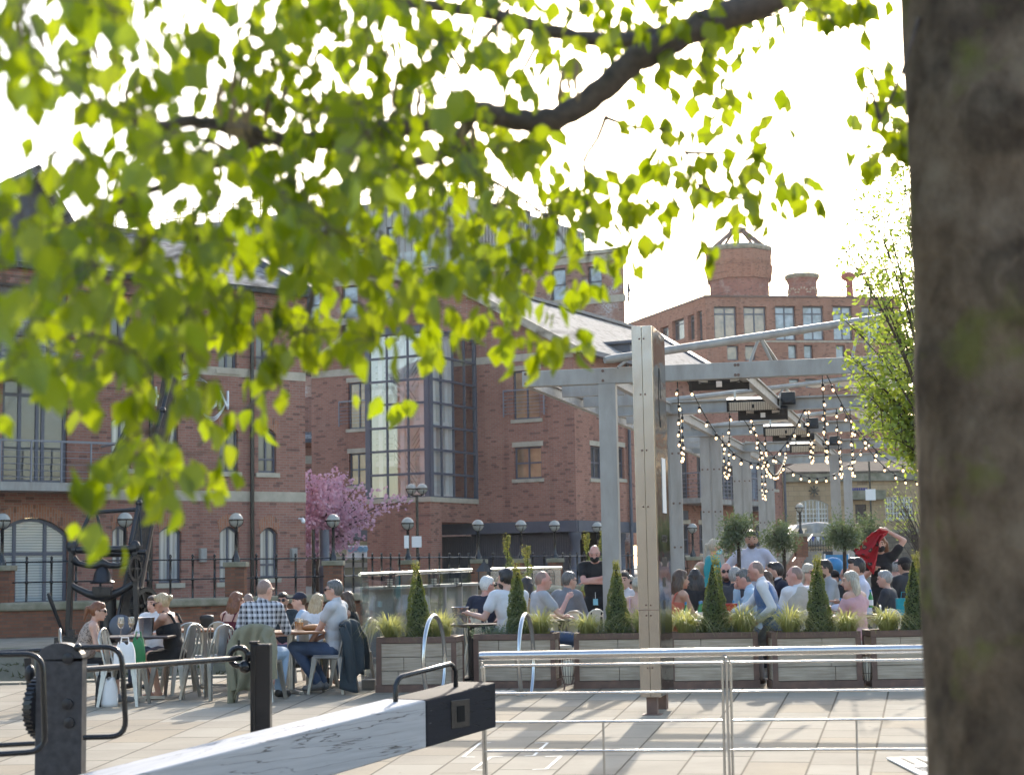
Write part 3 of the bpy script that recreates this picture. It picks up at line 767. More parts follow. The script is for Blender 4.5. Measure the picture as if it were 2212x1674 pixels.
for f in range(2):
    z = zg0 + f * 2.7
    st.b2((.2, .3, z - .1 + 1.3), (1.0, 1.68, z + .12 + 1.3))
    st.b2((1.9, .3, z - .1), (2.6, 1.68, z + .12))
    for k in range(8):
        st.b2((1.0 + k * .115, .4, z + 1.3 - k * .165), (1.115 + k * .115, 1.5, z + 1.42 - k * .165))
        st.b2((1.0 + k * .115, 1.52, z + 1.3 + k * .165), (1.115 + k * .115, 1.66, z + 1.42 + k * .165))
    for k in range(4):
        rl.tube([(1.0, .38, z + 1.6 + k * .22), (1.95, .38, z + .28 + k * .22)], .018, 5); rl.tube([(1.0, 1.65, z + 1.6 + k * .22), (1.95, 1.65, z + 2.9 + k * .22)], .018, 5)
        rl.tube([(.2, .36, z + 1.6 + k * .22), (1.0, .36, z + 1.6 + k * .22)], .018, 5)
    rl.tube([(1.0, .36, z + 1.4), (1.0, .36, z + 2.4)], .03, 6)
for x in (.5, 1.45, 2.3): st.b2((x - .09, .2, zg0), (x + .09, .34, zg1))
for y in (.7, 1.2, 1.6): st.b2((2.38, y - .12, zg0), (2.54, y + .12, zg1))
FBL.place(st.build('stairs', INT, RB), RB); FBL.place(rl.build('stair_rail', ZINC, RB, smooth=True), RB)
# link block seen in the gap between the two brick buildings
LK = empty('brick_link_block', XY(668, 72), 'narrow brick block with lean-to slate roof in the gap between two brick buildings', 'building')
FL = Facade(XY(640, 73), 0.0)
wall(FL, LK, 'wall', 0, 3.2, .6, 9.0, [{'r': (.85, 1.1, 1.2, 6.6)}], BR_B); fbox(FL, LK, 'glazing', .85, 1.1, .1, .16, 1.2, 6.6, PANE_SKY)
for z in (6.05, 3.6): fbox(FL, LK, 'string_course', 0, .85, -.02, .05, z, z + .35, TRIM)
p = FL.world(0, 0, 0); roofplane('roof', p + V((-.2, -.5, 7.1)), p + V((3.2, -.5, 7.1)), p + V((3.2, 1.2, 8.3)), p + V((-.2, 1.2, 8.3)), SLATE, LK)
FL.place(MB().b2((-.2, -.62, 6.95), (3.2, -.5, 7.12)).build('gutter', STEELD, LK), LK)
# dark low canopy and banner left of the bay
SH = empty('grey_canopy_shop', XY(752, 66), 'dark glazed shopfront under a grey canopy behind the pink blossom tree', 'building')
FS = Facade(XY(700, 66), angL)
fbox(FS, SH, 'canopy', -.3, 3.2, -1.3, .2, 2.55, 2.9, STEELD); fbox(FS, SH, 'glazing', 0, 2.8, .2, .3, .6, 2.5, PANE_DARK)
fbox(FS, SH, 'sill_band', -.2, 2.9, -.2, .1, 1.5, 1.68, STEELP)
bn = empty('banner', XY(770, 58), 'white banner with a row of pale blue discs left of the stair bay', 'banner')
p0, p1 = P(748, 1178, 58), P(793, 1178, 58); q0, q1 = P(749, 1207, 58), P(793, 1204, 58)
MB().grid(lambda u, v: p0.lerp(p1, u).lerp(q0.lerp(q1, u), v) + V((0, .04 * math.sin(u * 9 + v * 3), -.06 * math.sin(u * pi) * v)), 14, 6).build('sheet', PAPER, bn, world=True, smooth=True, solid=.01)
db = MB()
for k in range(4):
    c = p0.lerp(p1, .22 + .235 * k).lerp(q0.lerp(q1, .2 + .235 * k), .3); db.lathe([(.1, 0), (.1, .02)], c + V((0, -.07, 0)), 14, Matrix.Rotation(pi / 2, 3, 'X'))
db.build('disc', mat('pale_blue_print', (.25, .45, .6), .7), bn, world=True)
# ------------------------------------------------------------------ building C (grey clad top)
KCc = V((6.36, 92, 0)); dC = V((math.sin(rad(66)), -math.cos(rad(66)), 0))
LC = 34.0; FC = Facade(KCc - dC * LC, math.atan2(dC.y, dC.x))
RC = empty('tower_block', KCc, 'tall apartment block with vertical grey cladding over whitened brick behind the middle brick block', 'building')
C = lambda *r: {'r': FC.rect(*r)}
zPar = FC.st(1300, 548)[1]
wc = [C(660, 624, 691, 694), C(738, 617, 773, 688), C(813, 610, 848, 680), C(900, 604, 935, 674), C(985, 597, 1020, 667), C(1091, 585, 1123, 655), C(1190, 580, 1222, 650), C(1270, 575, 1300, 640),
      C(660, 705, 691, 770), C(738, 700, 773, 768), C(813, 694, 848, 762), C(672, 800, 692, 860)]
wall(FC, RC, 'wall', 0, LC, .6, zPar, wc, BR_C, rev=.25)
for k, o in enumerate(wc): window(FC, RC, o, PANE_SKY, cols=1, rows=2, fw=.09, ins=.2, sill=False)
for pys in ((616, 691), (700, 691), (788, 691)):
    z = FC.st(pys[1], pys[0])[1]; fbox(FC, RC, 'string_course', 0, LC + .05, -.06, .1, z - .2, z + .2, TRIM)
wall(Facade(KCc, math.atan2(1, .03)), RC, 'side_wall', 0, 14, .6, zPar, [], BR_C)
fbox(FC, RC, 'coping', -.1, LC + .15, -.15, .4, zPar, zPar + .22, TRIM)
cl = mat('grey_standing_seam', (0.4, 0.385, 0.36), 0.5, var=.12, scale=.6)
zT = FC.st(960, 411)[1]
tc = FC.st(978, 480)[0]
CLF = Facade(FC.world(0, 1.2, 0), FC.ang)
wq = [dict(r=CLF.rect(482, 485, 530, 550)), dict(r=CLF.rect(591, 520, 612, 546)), dict(r=CLF.rect(591, 557, 613, 594)), dict(r=CLF.rect(740, 458, 787, 525)), dict(r=CLF.rect(740, 545, 787, 585)), dict(r=CLF.rect(834, 490, 856, 522)), dict(r=CLF.rect(900, 535, 925, 575))]
wall(CLF, RC, 'cladding', -2, tc, zPar - .1, zT, wq, cl, rev=.2)
for o in wq: window(CLF, RC, o, PANE_SKY, cols=2 if o['r'][1] - o['r'][0] > 1 else 1, fw=.1, ins=.15, sill=False)
sm = MB()
n = 60
for k in range(n + 1):
    t = -2 + (tc + 2) * k / n
    if any(o['r'][0] - .1 < t < o['r'][1] + .1 for o in wq):
        pieces = sorted([(o['r'][2], o['r'][3]) for o in wq if o['r'][0] - .1 < t < o['r'][1] + .1]); z = zPar + .1
        for a, b_ in pieces: sm.b2((t - .035, -.09, z), (t + .035, -.003, a - .05)) if a - z > .2 else None; z = b_ + .05
        sm.b2((t - .035, -.09, z), (t + .035, -.003, zT - .1))
    else: sm.b2((t - .035, -.09, zPar + .1), (t + .035, -.003, zT - .1))
CLF.place(sm.build('standing_seam', STEELP, RC), RC)
CLR = Facade(CLF.world(tc, 0, 0), math.atan2(.98, .62))
rR = CLR.st(1262, 480)[0]
wq2 = [dict(r=CLR.rect(1135, 455, 1147, 512)), dict(r=CLR.rect(1178, 462, 1187, 518)), dict(r=CLR.rect(1199, 472, 1208, 520)), dict(r=CLR.rect(1014, 520, 1034, 556)), dict(r=CLR.rect(1072, 470, 1092, 520))]
wall(CLR, RC, 'cladding', 0, rR, zPar - .1, zT, wq2, cl, rev=.2)
for o in wq2: window(CLR, RC, o, PANE_SKY, cols=1, fw=.1, ins=.15, sill=False)
sm = MB()
for k in range(1, 40):
    t = rR * k / 40
    if not any(o['r'][0] - .1 < t < o['r'][1] + .1 for o in wq2): sm.b2((t - .04, -.09, zPar + .1), (t + .04, -.003, zT - .1))
CLR.place(sm.build('standing_seam', STEELP, RC), RC)
gb = MB()
for a in range(0, 12): gb.add([FC.world(a * LC / 12 + .05, .5, zPar + .25), FC.world((a + 1) * LC / 12 - .05, .5, zPar + .25), FC.world((a + 1) * LC / 12 - .05, .5, zPar + 1.35), FC.world(a * LC / 12 + .05, .5, zPar + 1.35)], [(0, 1, 2, 3)])
gb.build('glass_balustrade', GLASS, RC, world=True)
rp = MB()
for k in range(26):
    t = -2 + (tc + 2) * k / 25; rp.tube([CLF.world(t, .3, zT - .2), CLF.world(t, .3, zT + 1.5)], .035, 5)
for k in range(14):
    t = rR * k / 13; rp.tube([CLR.world(t, .3, zT - .2), CLR.world(t, .3, zT + 1.5)], .035, 5)
for h in (.6, 1.1):
    rp.tube([CLF.world(-2, .3, zT + h), CLF.world(tc, .3, zT + h)], .03, 5); rp.tube([CLR.world(0, .3, zT + h), CLR.world(rR, .3, zT + h)], .03, 5)
rp.build('roof_rail', RUST, RC, world=True)
wn_ = MB(); a_, b_ = P(1357, 612, 92), P(1357, 652, 92)
wn_.bar(a_, b_, .12, .12); c_ = P(1365, 645, 91.4); wn_.bar(a_, c_, .06, .06); wn_.bar(c_, b_ + V((0, 0, .2)), .06, .06)
wn_.build('open_window', STEELD, RC, world=True)
# ------------------------------------------------------------------ building D (right, brick grid)
KD = P(1523, 642, 130); zD = KD.z; KD = V((KD.x, KD.y, 0))
dD = V((.988, .156, 0)).normalized(); dDl = V((-.326, .945, 0)).normalized()
FD = Facade(KD, math.atan2(dD.y, dD.x)); LD = 16.2
FDL = Facade(KD + dDl * 30, math.atan2(-dDl.y, -dDl.x))
RD = empty('brick_grid_block', KD, 'flat roofed brown brick block with a grid of tall windows below the round brick tower', 'building')
D = lambda *r: {'r': FD.rect(*r)}
r1 = [D(1543, 662, 1592, 733), D(1607, 662, 1656, 734), D(1675, 661, 1719, 735), D(1735, 661, 1780, 735), D(1800, 661, 1842, 735), D(1862, 661, 1905, 735)]
r2 = [D(1571, 746, 1596, 778), D(1610, 746, 1632, 778), D(1703, 745, 1722, 775), D(1737, 745, 1756, 775), D(1806, 745, 1826, 775)]
r3 = [D(1574, 818, 1598, 838), D(1705, 818, 1727, 838), D(1740, 818, 1764, 838), D(1804, 818, 1826, 838), D(1720, 874, 1754, 886), D(1800, 872, 1835, 884), D(1612, 818, 1634, 838)]
zl = KD.z
wall(FD, RD, 'wall', 0, LD, 3, zD, r1 + r2 + r3, BR_D, rev=.35)
for k, o in enumerate(r1): window(FD, RD, o, PANE_WARM if k < 2 else PANE_SKY, cols=2, rowpos=[.78], fw=.12, ins=.3, sill=False)
for k, o in enumerate(r2 + r3): window(FD, RD, o, PANE_WARM if k < 2 else PANE_SKY, fw=.1, ins=.3, cols=1, sill=False)
fbox(FD, RD, 'string_course', 0, LD, -.05, .1, FD.st(1700, 745)[1] + .2, FD.st(1700, 736)[1], TRIM)
l1 = [dict(r=FDL.rect(1426, 706, 1444, 730)), dict(r=FDL.rect(1452, 690, 1478, 735)), dict(r=FDL.rect(1486, 680, 1500, 735)), dict(r=FDL.rect(1505, 672, 1517, 738))]
wall(FDL, RD, 'wall', 0, 30, 3, zD, l1, BR_D, rev=.35)
for o in l1: window(FDL, RD, o, PANE_DARK, cols=1, rowpos=[.8], fw=.12, ins=.3, sill=False)
fbox(FD, RD, 'coping', -.1, LD + .1, -.08, .5, zD, zD + .16, RUST); fbox(FDL, RD, 'coping', 0, 30, -.06, .5, zD - .01, zD + .15, RUST)
# brick ventilation tower behind D
pT = P(1598, 640, 170); Rt = 80 / F * 170 * .93; zt0 = pT.z - 6; zt1 = ZAT(1598, 541, 170)
TW = empty('brick_tower', (pT.x, pT.y, zt0), 'broad octagonal dark brick tower top with iron struts meeting above it', 'tower')
H = zt1 - zt0
def octo(prof, name, m, root, base, n=8, rot=rad(14), smooth=False):
    return MB().lathe(prof, (0, 0, 0), n, Matrix.Rotation(rot, 3, 'Z')).build(name, m, root)
octo([(Rt * .93, -6), (Rt * .93, H - 2.95), (Rt * .95, H - 2.9), (Rt * 1.0, H - 1.9)], 'shaft', BR_T, TW, None)
octo([(Rt * 1.0, H - 1.89), (Rt * 1.03, H - 1.5), (Rt * 1.03, H - .45), (Rt * .99, H - .4)], 'parapet', BR_D, TW, None)
octo([(Rt * 1.05, H - .39), (Rt * 1.06, H - .1), (Rt * .9, H + .25), (Rt * .3, H + .35)], 'cap', COPING, TW, None)
cb_ = MB()
for k in range(8):
    a0 = rad(14) + 2 * pi * k / 8; a1 = a0 + 2 * pi / 8
    for i in range(14):
        u = (i + .5) / 14; p = V((math.cos(a0), math.sin(a0), 0)).lerp(V((math.cos(a1), math.sin(a1), 0)), u)
        cb_.bar(p * Rt * .97 + V((0, 0, H - 3.3)), p * Rt * 1.035 + V((0, 0, H - 1.95)), .22, .16)
cb_.build('corbel', BR_D, TW)
leg = MB(); topz = ZAT(1598, 500, 170) - zt0
for k in range(8):
    a = rad(36) + 2 * pi * k / 8; leg.tube([(math.cos(a) * Rt * .84, math.sin(a) * Rt * .84, H + .1), (math.cos(a) * .7, math.sin(a) * .7, topz)], .16, 6)
leg.lathe([(.9, topz - .1), (.9, topz + .3)], n=10); leg.build('strut', RUST, TW)
# small chimney
pC = P(1734, 642, 160); rc = 33 / F * 160
CH = empty('brick_chimney', (pC.x, pC.y, pC.z - 5), 'short octagonal brick chimney with striped round arches right of the broad tower', 'chimney')
hC = ZAT(1734, 594, 160) - (pC.z - 5)
octo([(rc, -8), (rc, hC - .9), (rc * 1.08, hC - .6), (rc * 1.12, hC - .45)], 'shaft', BR_T, CH, None)
octo([(rc * 1.2, hC - .44), (rc * 1.24, hC - .2), (rc * 1.1, hC)], 'cap', COPING, CH, None)
ar = MB(); a2 = MB()
for k in range(8):
    am = rad(14) + 2 * pi * (k + .5) / 8; nn = V((math.cos(am), math.sin(am), 0)); tt = V((-nn.y, nn.x, 0)); c = nn * rc * .93 + V((0, 0, hC - 1.9))
    for i in range(11):
        th = pi * i / 10
        (ar if i % 2 else a2).bar(c + tt * .34 * math.cos(th) + V((0, 0, .34 * math.sin(th))), c + tt * .54 * math.cos(th) + V((0, 0, .54 * math.sin(th))), .1, .14, up=nn)
ar.build('arch_brick', BR_D, CH); a2.build('arch_stone', TRIM, CH)
pz = P(1836, 640, 150); cr = empty('red_crane_arm', (pz.x, pz.y, pz.z), 'small red machine arm above the flat brick roof beside the young tree', 'crane')
MB().tube([(0, 0, -4), (0, 0, 1.6)], .34, 8).ell((-.1, 0, 1.8), (.7, .5, .45)).build('mast', mat('faded_red', (.38, .1, .07), .7), cr, smooth=True)
MB().tube([(0, 0, 1.8), (1.6, 0, 2.1)], .13, 6).build('arm', RUST, cr)
# ------------------------------------------------------------------ stone building E with white sash windows
KE = XY(1697, 93); FE = Facade(KE, rad(4)); RE = empty('sandstone_house', KE, 'low yellow sandstone building with white sash windows and a slate roof at the right back', 'building')
E = lambda *r, arch=0: {'r': FE.rect(*r), 'arch': arch}
zS = 1.9
e1 = [E(1721, 1079, 1789, 1129, arch=.28), E(1913, 1073, 1971, 1120, arch=.0)]; ed = [E(1848, 1089, 1872, 1132)]
zEe = FE.st(1800, 1038)[1]
wall(FE, RE, 'wall', 0, 16, zS - .5, zEe, e1 + ed, STONE_E)
for o in e1: window(FE, RE, o, PANE_DARK, FRAMEL, cols=6, rows=4, fw=.035, colpos=[.09, .18, .28, .295, .31, .42, .53, .64, .69, .705, .72, .81, .9], ins=.06, sill=True)
window(FE, RE, ed[0], mat('brown_door', (.07, .045, .04), .6), mat('brown_door', (.07, .045, .04)), cols=2, sill=False, name='door')
fbox(FE, RE, 'cornice', -.2, 16.2, -.25, .1, zEe - .05, zEe + .5, COPING)
fbox(FE, RE, 'door_hood', ed[0]['r'][0] - .5, ed[0]['r'][1] + 1.0, -.5, 0, ed[0]['r'][3] + .25, ed[0]['r'][3] + .75, COPING)
p = FE.p0; xx = FE.d; yy = FE.n
zr = ZAT(1800, 982, 97)
roofplane('roof', p - xx * .3 - yy * .3 + V((0, 0, zEe + .5)), p + xx * 16.3 - yy * .3 + V((0, 0, zEe + .5)), p + xx * 13 + yy * 5 + V((0, 0, zr)), p + xx * 3 + yy * 5 + V((0, 0, zr)), STONE_R, RE)
roofplane('roof', p - xx * .3 + yy * 10 + V((0, 0, zEe + .5)), p - xx * .3 - yy * .3 + V((0, 0, zEe + .5)), p + xx * 3 + yy * 5 + V((0, 0, zr)), p + xx * 3 + yy * 5.2 + V((0, 0, zr)), STONE_R, RE)
t_, z_ = FE.st(1758, 1060); st_ = MB()
for k in range(4):
    a = k * pi / 4; st_.bar((t_ - .3 * math.cos(a), -.05, z_ - .3 * math.sin(a)), (t_ + .3 * math.cos(a), -.05, z_ + .3 * math.sin(a)), .07, .05, up=(0, 1, 0))
FE.place(st_.build('anchor_plate', BLACK, RE), RE)
t_, z_ = FE.st(1857, 1057)
lb = MB()
for k in range(7): lb.b2((t_ - .45 + k * .13, -.06, z_ - .08), (t_ - .36 + k * .13, -.002, z_ + .09))
FE.place(lb.build('small_lettering', mat('blue_letters', (.05, .05, .25)), RE), RE)
bk = empty('brick_back_wing', XY(1710, 100), 'dark red brick wing rising behind the low sandstone building', 'building')
FK = Facade(XY(1694, 99), rad(4)); wall(FK, bk, 'wall', 0, 3.2, 1, ZAT(1730, 966, 99), [], BR_T)
roofplane('roof', FK.world(-.2, -.2, ZAT(1730, 966, 99)), FK.world(3.3, -.2, ZAT(1730, 968, 99)), FK.world(3.3, 4, ZAT(1730, 950, 99)), FK.world(-.2, 4, ZAT(1730, 950, 99)), STONE_R, bk)
# raised street, retaining wall, steps and ramp wall
up = MB().b2((11.5, 84, 0.001), (60, 124, zS)).build('upper_street', mat('asphalt', (.06, .06, .06), .9)); tag(up, kind='structure')
rw = empty('retaining_wall', XY(1900, 80), 'dark stone retaining wall below the sandstone building behind the terrace guests', 'wall')
p0 = XY(1880, 81); zt_ = ZAT(1940, 1143, 81)
MB().b2((p0.x, 81, 0), (p0.x + 16, 81.6, zt_ - .15)).build('wall_face', STONE_R, rw, world=True); MB().b2((p0.x - .05, 80.93, zt_ - .148), (p0.x + 16, 81.66, zt_)).build('coping', COPING, rw, world=True)
sp = empty('stone_steps', XY(1760, 78), 'flight of dark stone steps climbing to the parked car at the right back', 'steps')
x0, x1 = XY(1738, 78).x, XY(1800, 78).x; sb = MB()
for k in range(10): sb.b2((x0, 76 + k * .5, 0), (x1, 81.2, .19 * (k + 1)))
sb.build('treads', STEP, sp, world=True)
rm = empty('ramp_wall', XY(1720, 77), 'sloping red brick stair wall with a stone coping left of the back steps', 'wall')
a_, b_ = XY(1696, 75), XY(1742, 80); za, zb2 = ZAT(1696, 1218, 75), ZAT(1742, 1146, 80)
MB().add([a_, b_, b_ + V((0, 0, zb2)), a_ + V((0, 0, za)), a_ + V((-.35, .1, 0)), b_ + V((-.35, .1, 0)), b_ + V((-.35, .1, zb2)), a_ + V((-.35, .1, za))], [(0, 1, 2, 3), (7, 6, 5, 4), (0, 4, 5, 1), (1, 5, 6, 2), (2, 6, 7, 3), (3, 7, 4, 0)]).build('wall_face', BR_D, rm, world=True)
mid = V((-.17, .05, .05)); MB().bar(a_ + mid + V((0, 0, za)), b_ + mid + V((0, 0, zb2)), .55, .14).build('coping', COPING, rm, world=True)
MB().tube([a_ + V((.3, -.2, za + .1)), b_ + V((.3, -.2, zb2 - .2))], .035, 6).build('handrail', ZINC, rm, world=True)
# fence with bunting along the upper street
bf = empty('iron_railings', XY(1850, 85, 1140), 'thin iron railings hung with blue and white bunting in front of the sandstone building', 'railing')
b_ = MB(); fl = MB(); f2 = MB(); xa, xb = XY(1702, 84.6).x, XY(2030, 84.6).x; nP = 60
for k in range(nP):
    x = xa + (xb - xa) * k / (nP - 1); b_.b2((x - .02, 84.58, zS), (x + .02, 84.62, zS + .75))
    if k % 2 == 0: (fl if k % 4 else f2).add([(x - .1, 84.5, zS + .74), (x + .1, 84.5, zS + .74), (x, 84.48, zS + .5)], [(0, 1, 2)])
b_.b2((xa, 84.57, zS + .72), (xb, 84.63, zS + .77)); b_.b2((xa, 84.57, zS + .08), (xb, 84.63, zS + .13))
b_.build('bars', BLACK, bf, world=True); fl.build('blue_flags', mat('blue_cloth', (.06, .08, .35)), bf, world=True, solid=.01); f2.build('white_flags', PAPER, bf, world=True, solid=.01)
SB = empty('unseen_side_block', (34, 100, 0), 'unseen brick block added right of the big trunk for the polished pillar to reflect', 'building')  # block added out of frame so the pillar side mirrors brick, not bright sky
FSB = Facade((26, 104), rad(-18)); osb = [{'r': (x, x + 1.4, z, z + 2)} for x in range(2, 46, 4) for z in (3, 6.5, 10)]
wall(FSB, SB, 'wall', 0, 48, 1, 17, osb, BR_D); fbox(FSB, SB, 'window_band', 0, 48, .2, .3, 1, 17, PANE_DARK)
# unseen sandstone front behind the photographer, added for metal and glass to mirror
RV = empty('unseen_street_front', (0, -34, 0), 'sunlit sandstone street front added unseen behind the viewpoint for metal and glass to reflect', 'building')
FV = Facade((-30, -34), 0.0)
ob = [{'r': (x, x + 1.3, z, z + 1.8)} for x in range(3, 58, 4) for z in (1, 4.4, 7.8)]
wall(FV, RV, 'wall', 0, 60, 0, 12, ob, STONE_E)
fbox(FV, RV, 'window_band', 0, 60, .2, .3, 0, 12, PANE_DARK); fbox(FV, RV, 'coping', 0, 60, -.2, 2, 12, 12.3, TRIM)
# ------------------------------------------------------------------ far bank lamps, railings, canal wall
GLOBE_T = glass('lamp_globe_top', (0.85, 0.83, 0.78), 0.5, 0.1)
def globe_mat():
    m, t, b = nt('lamp_globe_milky')
    b.inputs['Base Color'].default_value = (0.55, 0.54, 0.5, 1); b.inputs['Roughness'].default_value = 0.12
    b.inputs['Transmission Weight'].default_value = 0.0; b.inputs['Subsurface Weight'].default_value = 0.0
    b.inputs['Coat Weight'].default_value = .6
    tl = N(t, 'ShaderNodeBsdfTranslucent'); tl.inputs[0].default_value = (.75, .73, .66, 1)
    mx = N(t, 'ShaderNodeMixShader'); mx.inputs[0].default_value = .45
    t.links.new(b.outputs[0], mx.inputs[1]); t.links.new(tl.outputs[0], mx.inputs[2]); t.links.new(mx.outputs[0], t.nodes['Material Output'].inputs[0])
    return m
GLOBE = globe_mat()
def globe(b, g, c, r, side=0):
    g.ell(c, r, n=18, m=12)
    b.lathe([(r * 1.0, -.02), (r * 1.04, -.02), (r * 1.04, .02), (r * 1.0, .02)], c, 20)
    for k in range(4):
        a = pi / 2 * k + .4
        b.tube([V(c) + V((math.cos(a) * r * 1.02 * math.cos(t), math.sin(a) * r * 1.02 * math.cos(t), -r * 1.02 * math.sin(t))) for t in (0, .4, .8, 1.2, 1.5)], .012, 5)
def make_lamp():
    e = empty('bank_lamp', (0, 0, 0), '', 'street lamp')
    pr = MB().b2((-.24, -.24, 0), (.24, .24, .82)); pr.build('pillar', BR_W, e)
    MB().b2((-.29, -.29, .82), (.29, .29, .95)).build('pillar_cap', COPING, e, bevel=.02)
    MB().lathe([(.11, .95), (.1, 1.05), (.055, 1.15), (.045, 1.25), (.04, 1.8), (.055, 1.82)], n=10).build('post', BLACK, e, smooth=True)
    b = MB(); g = MB(); globe(b, g, (0, 0, 2.0), .18); b.build('cage', BLACK, e); g.build('globe', GLOBE, e, smooth=True)
    return e
lampnames = ['globe lamp at the far left edge before the arched warehouse door', 'globe lamp half hidden by the leaning black crane jib', 'globe lamp on a brick pillar before the third arched warehouse window',
  'globe lamp on a brick pillar before the pink blossom tree', 'globe lamp beside the taller twin globe lamp post', 'globe lamp before the right end of the glazed stair bay', 'globe lamp before the middle of the dark boarded fence',
  'globe lamp before the right part of the boarded fence', 'globe lamp left of the front pergola post, before the recess column', 'globe lamp seen between the pergola posts right of the polished pillar', 'globe lamp before the white sash window of the sandstone house']
lp0 = make_lamp(); zc = []
for k, p in enumerate(LP):
    px, d = LAMPS[k]
    pos = (p.x, p.y + .35, BZ)
    if k == 10: pos = (p.x, p.y + .35, ZAT(1735, 1096, 68) - 2.0)
    if k == 0: lp0.location = pos; lp0['label'] = lampnames[0]; lp0['group'] = 'globe lamps along the far bank'
    else: dup(lp0, pos, label=lampnames[k], group='globe lamps along the far bank')
# twin lamp post
pt = XY(902, 52); e = empty('twin_lamp', (pt.x, pt.y, BZ), 'tall slim black lamp post with twin white globes before the stair bay', 'street lamp')
hz = ZAT(896, 1056, 52) - BZ
MB().lathe([(.07, 0), (.05, .4), (.045, hz - .2)], n=10).build('post', BLACK, e, smooth=True)
b = MB(); g = MB()
b.tube([(-.19, 0, hz - .18), (-.12, 0, hz - .21), (.12, 0, hz - .21), (.19, 0, hz - .18)], .025, 6)
for x in (-.33, .33): globe(b, g, (x * .52, 0, hz), .165); b.tube([(x * .52, 0, hz - .2), (x * .52, 0, hz - .15)], .05, 8)
b.build('cage', BLACK, e); g.build('globe', GLOBE, e, smooth=True)
sn = MB()
s1 = P(878, 1165, 50) - V((pt.x, pt.y, BZ)); s2 = P(900, 1170, 51.8) - V((pt.x, pt.y, BZ))
o = MB().box(P(900, 1170, 51.7), (.3, .03, .34)).build('notice_board', PAPER); tag(o, 'small square white notice fixed to the twin globe lamp post', 'notice')
o = MB().box(P(878, 1170, 47.7), (.14, .02, .36), Matrix.Rotation(.5, 3, 'Z')).build('notice_board', PAPER); tag(o, 'narrow white notice turned sideways on the shorter globe lamp post', 'notice')
p = XY(701, 50); o = MB().lathe([(.17, 0), (.17, .6), (.19, .63), (.19, .8), (.15, .86), (.15, 1.9)], n=14).build('steel_column', STEELD, None, smooth=True); o.location = (p.x, p.y, BZ); tag(o, 'thick plain grey steel column standing under the pink blossom tree', 'column')
p = XY(677, 49); o = MB().tube([(0, 0, 0), (0, 0, 1.9)], .05, 8).build('thin_post', BLACK, None, smooth=True); o.location = (p.x, p.y, BZ); tag(o, 'thin black post in front of the blossom tree beside the warehouse corner', 'post')
# railing along the far bank
def make_post():
    return MB().lathe([(.05, 0), (.05, .06), (.028, .1), (.028, .5), (.045, .52), (.045, .56), (.028, .58), (.028, .98), (.045, 1.0), (.045, 1.04), (.02, 1.06), (.035, 1.1), (.03, 1.14), (.005, 1.16)], n=8)
rl = empty('bank_railing', (LP[0].x, LP[0].y, BZ), 'black iron railing with ball topped posts along the far canal bank', 'railing')
pe = [V((-40, 33.8, 0))] + LP
first = None; cnt = 0; rb = MB()
for a, b_ in zip(pe[1:-2], pe[2:-1]):
    L = (b_ - a).length; n = max(2, round(L / .58))
    for k in range(1, n):
        q = a.lerp(b_, k / n) + V((0, .35, BZ))
        if first is None: o = make_post().build('post', BLACK, rl, smooth=True); first = o
        else: o = first.copy(); COL.objects.link(o)
        o.location = q - V(rl.location)
    for z in (.54, 1.02): rb.tube([a + V((0, .35, BZ + z)), b_ + V((0, .35, BZ + z))], .019, 6)
rb.build('rail', BLACK, rl, world=True)
cw = empty('canal_wall', (LP[0].x, LP[0].y, -1.6), 'weathered brick canal wall with a rounded mossy coping under the far railing', 'wall')
wb = MB(); cb = MB()
for a, b_ in zip(pe[:-1], pe[1:]):
    off = V((0, -.06, 0))
    wb.add([a + off + V((0, 0, -1.6)), b_ + off + V((0, 0, -1.6)), b_ + off + V((0, 0, BZ - .12)), a + off + V((0, 0, BZ - .12))], [(0, 1, 2, 3)])
    cb.bar(a + V((0, .2, BZ - .02)), b_ + V((0, .2, BZ - .02)), .68, .2)
wb.build('wall_face', BR_W, cw, world=True); cb.build('coping', COPING, cw, world=True, bevel=.05)
# litter bin on the low quay
p = XY(447, 36.5); o = MB().lathe([(.2, 0), (.22, .04), (.22, .5), (.24, .52), (.24, .6), (.2, .64), (.05, .66)], n=16).lathe([(.215, .53), (.222, .535), (.222, .59)], n=16).build('litter_bin', PLBLACK, None, smooth=True); o.location = (p.x, p.y, 0); o.scale = (.66, .66, .78); tag(o, 'black round litter bin standing against the far brick canal wall', 'bin')
# ------------------------------------------------------------------ iron hand crane
dc = 34.6; pc = XY(215, dc)
cr = empty('hand_crane', (pc.x, pc.y, -.02), 'old black cast iron hand crane with leaning timber jib on the far quay', 'crane')
def Q(px, py, d=dc): return P(px, py, d)
fb_ = MB()
for (x0, x1, dd) in ((150, 141, dc), (286, 292, dc)):
    fb_.bar(Q(x0 + 6, 1178, dd), Q(x1 + 4, 1394, dd), .13, .1, up=(1, 0, 0)); fb_.bar(Q(x0 + 6, 1178, dd + .9), Q(x1 + 8, 1394, dd + .9), .12, .09, up=(1, 0, 0))
    fb_.bar(Q(x0 + 6, 1200, dd), Q(x0 + 6, 1200, dd + .9), .08, .14); fb_.bar(Q(x0 + 4, 1275, dd), Q(x0 + 6, 1275, dd + .9), .08, .12); fb_.bar(Q(x0 + 2, 1370, dd - .1), Q(x0 + 4, 1370, dd + 1.0), .14, .2)
    fb_.ell(Q(x0 + 5, 1180, dd), (.12, .1, .13))
fb_.build('side_frame', IRON, cr, world=True, bevel=.012)
MB().tube([Q(156, 1188), Q(165, 1188), Q(166, 1188), Q(218, 1187), Q(219, 1187), Q(225, 1187), Q(226, 1187), Q(280, 1185), Q(281, 1185), Q(296, 1184)], [.1, .1, .075, .075, .09, .09, .075, .075, .1, .1], 12).build('roller', IRON, cr, world=True, smooth=True)
b = MB()
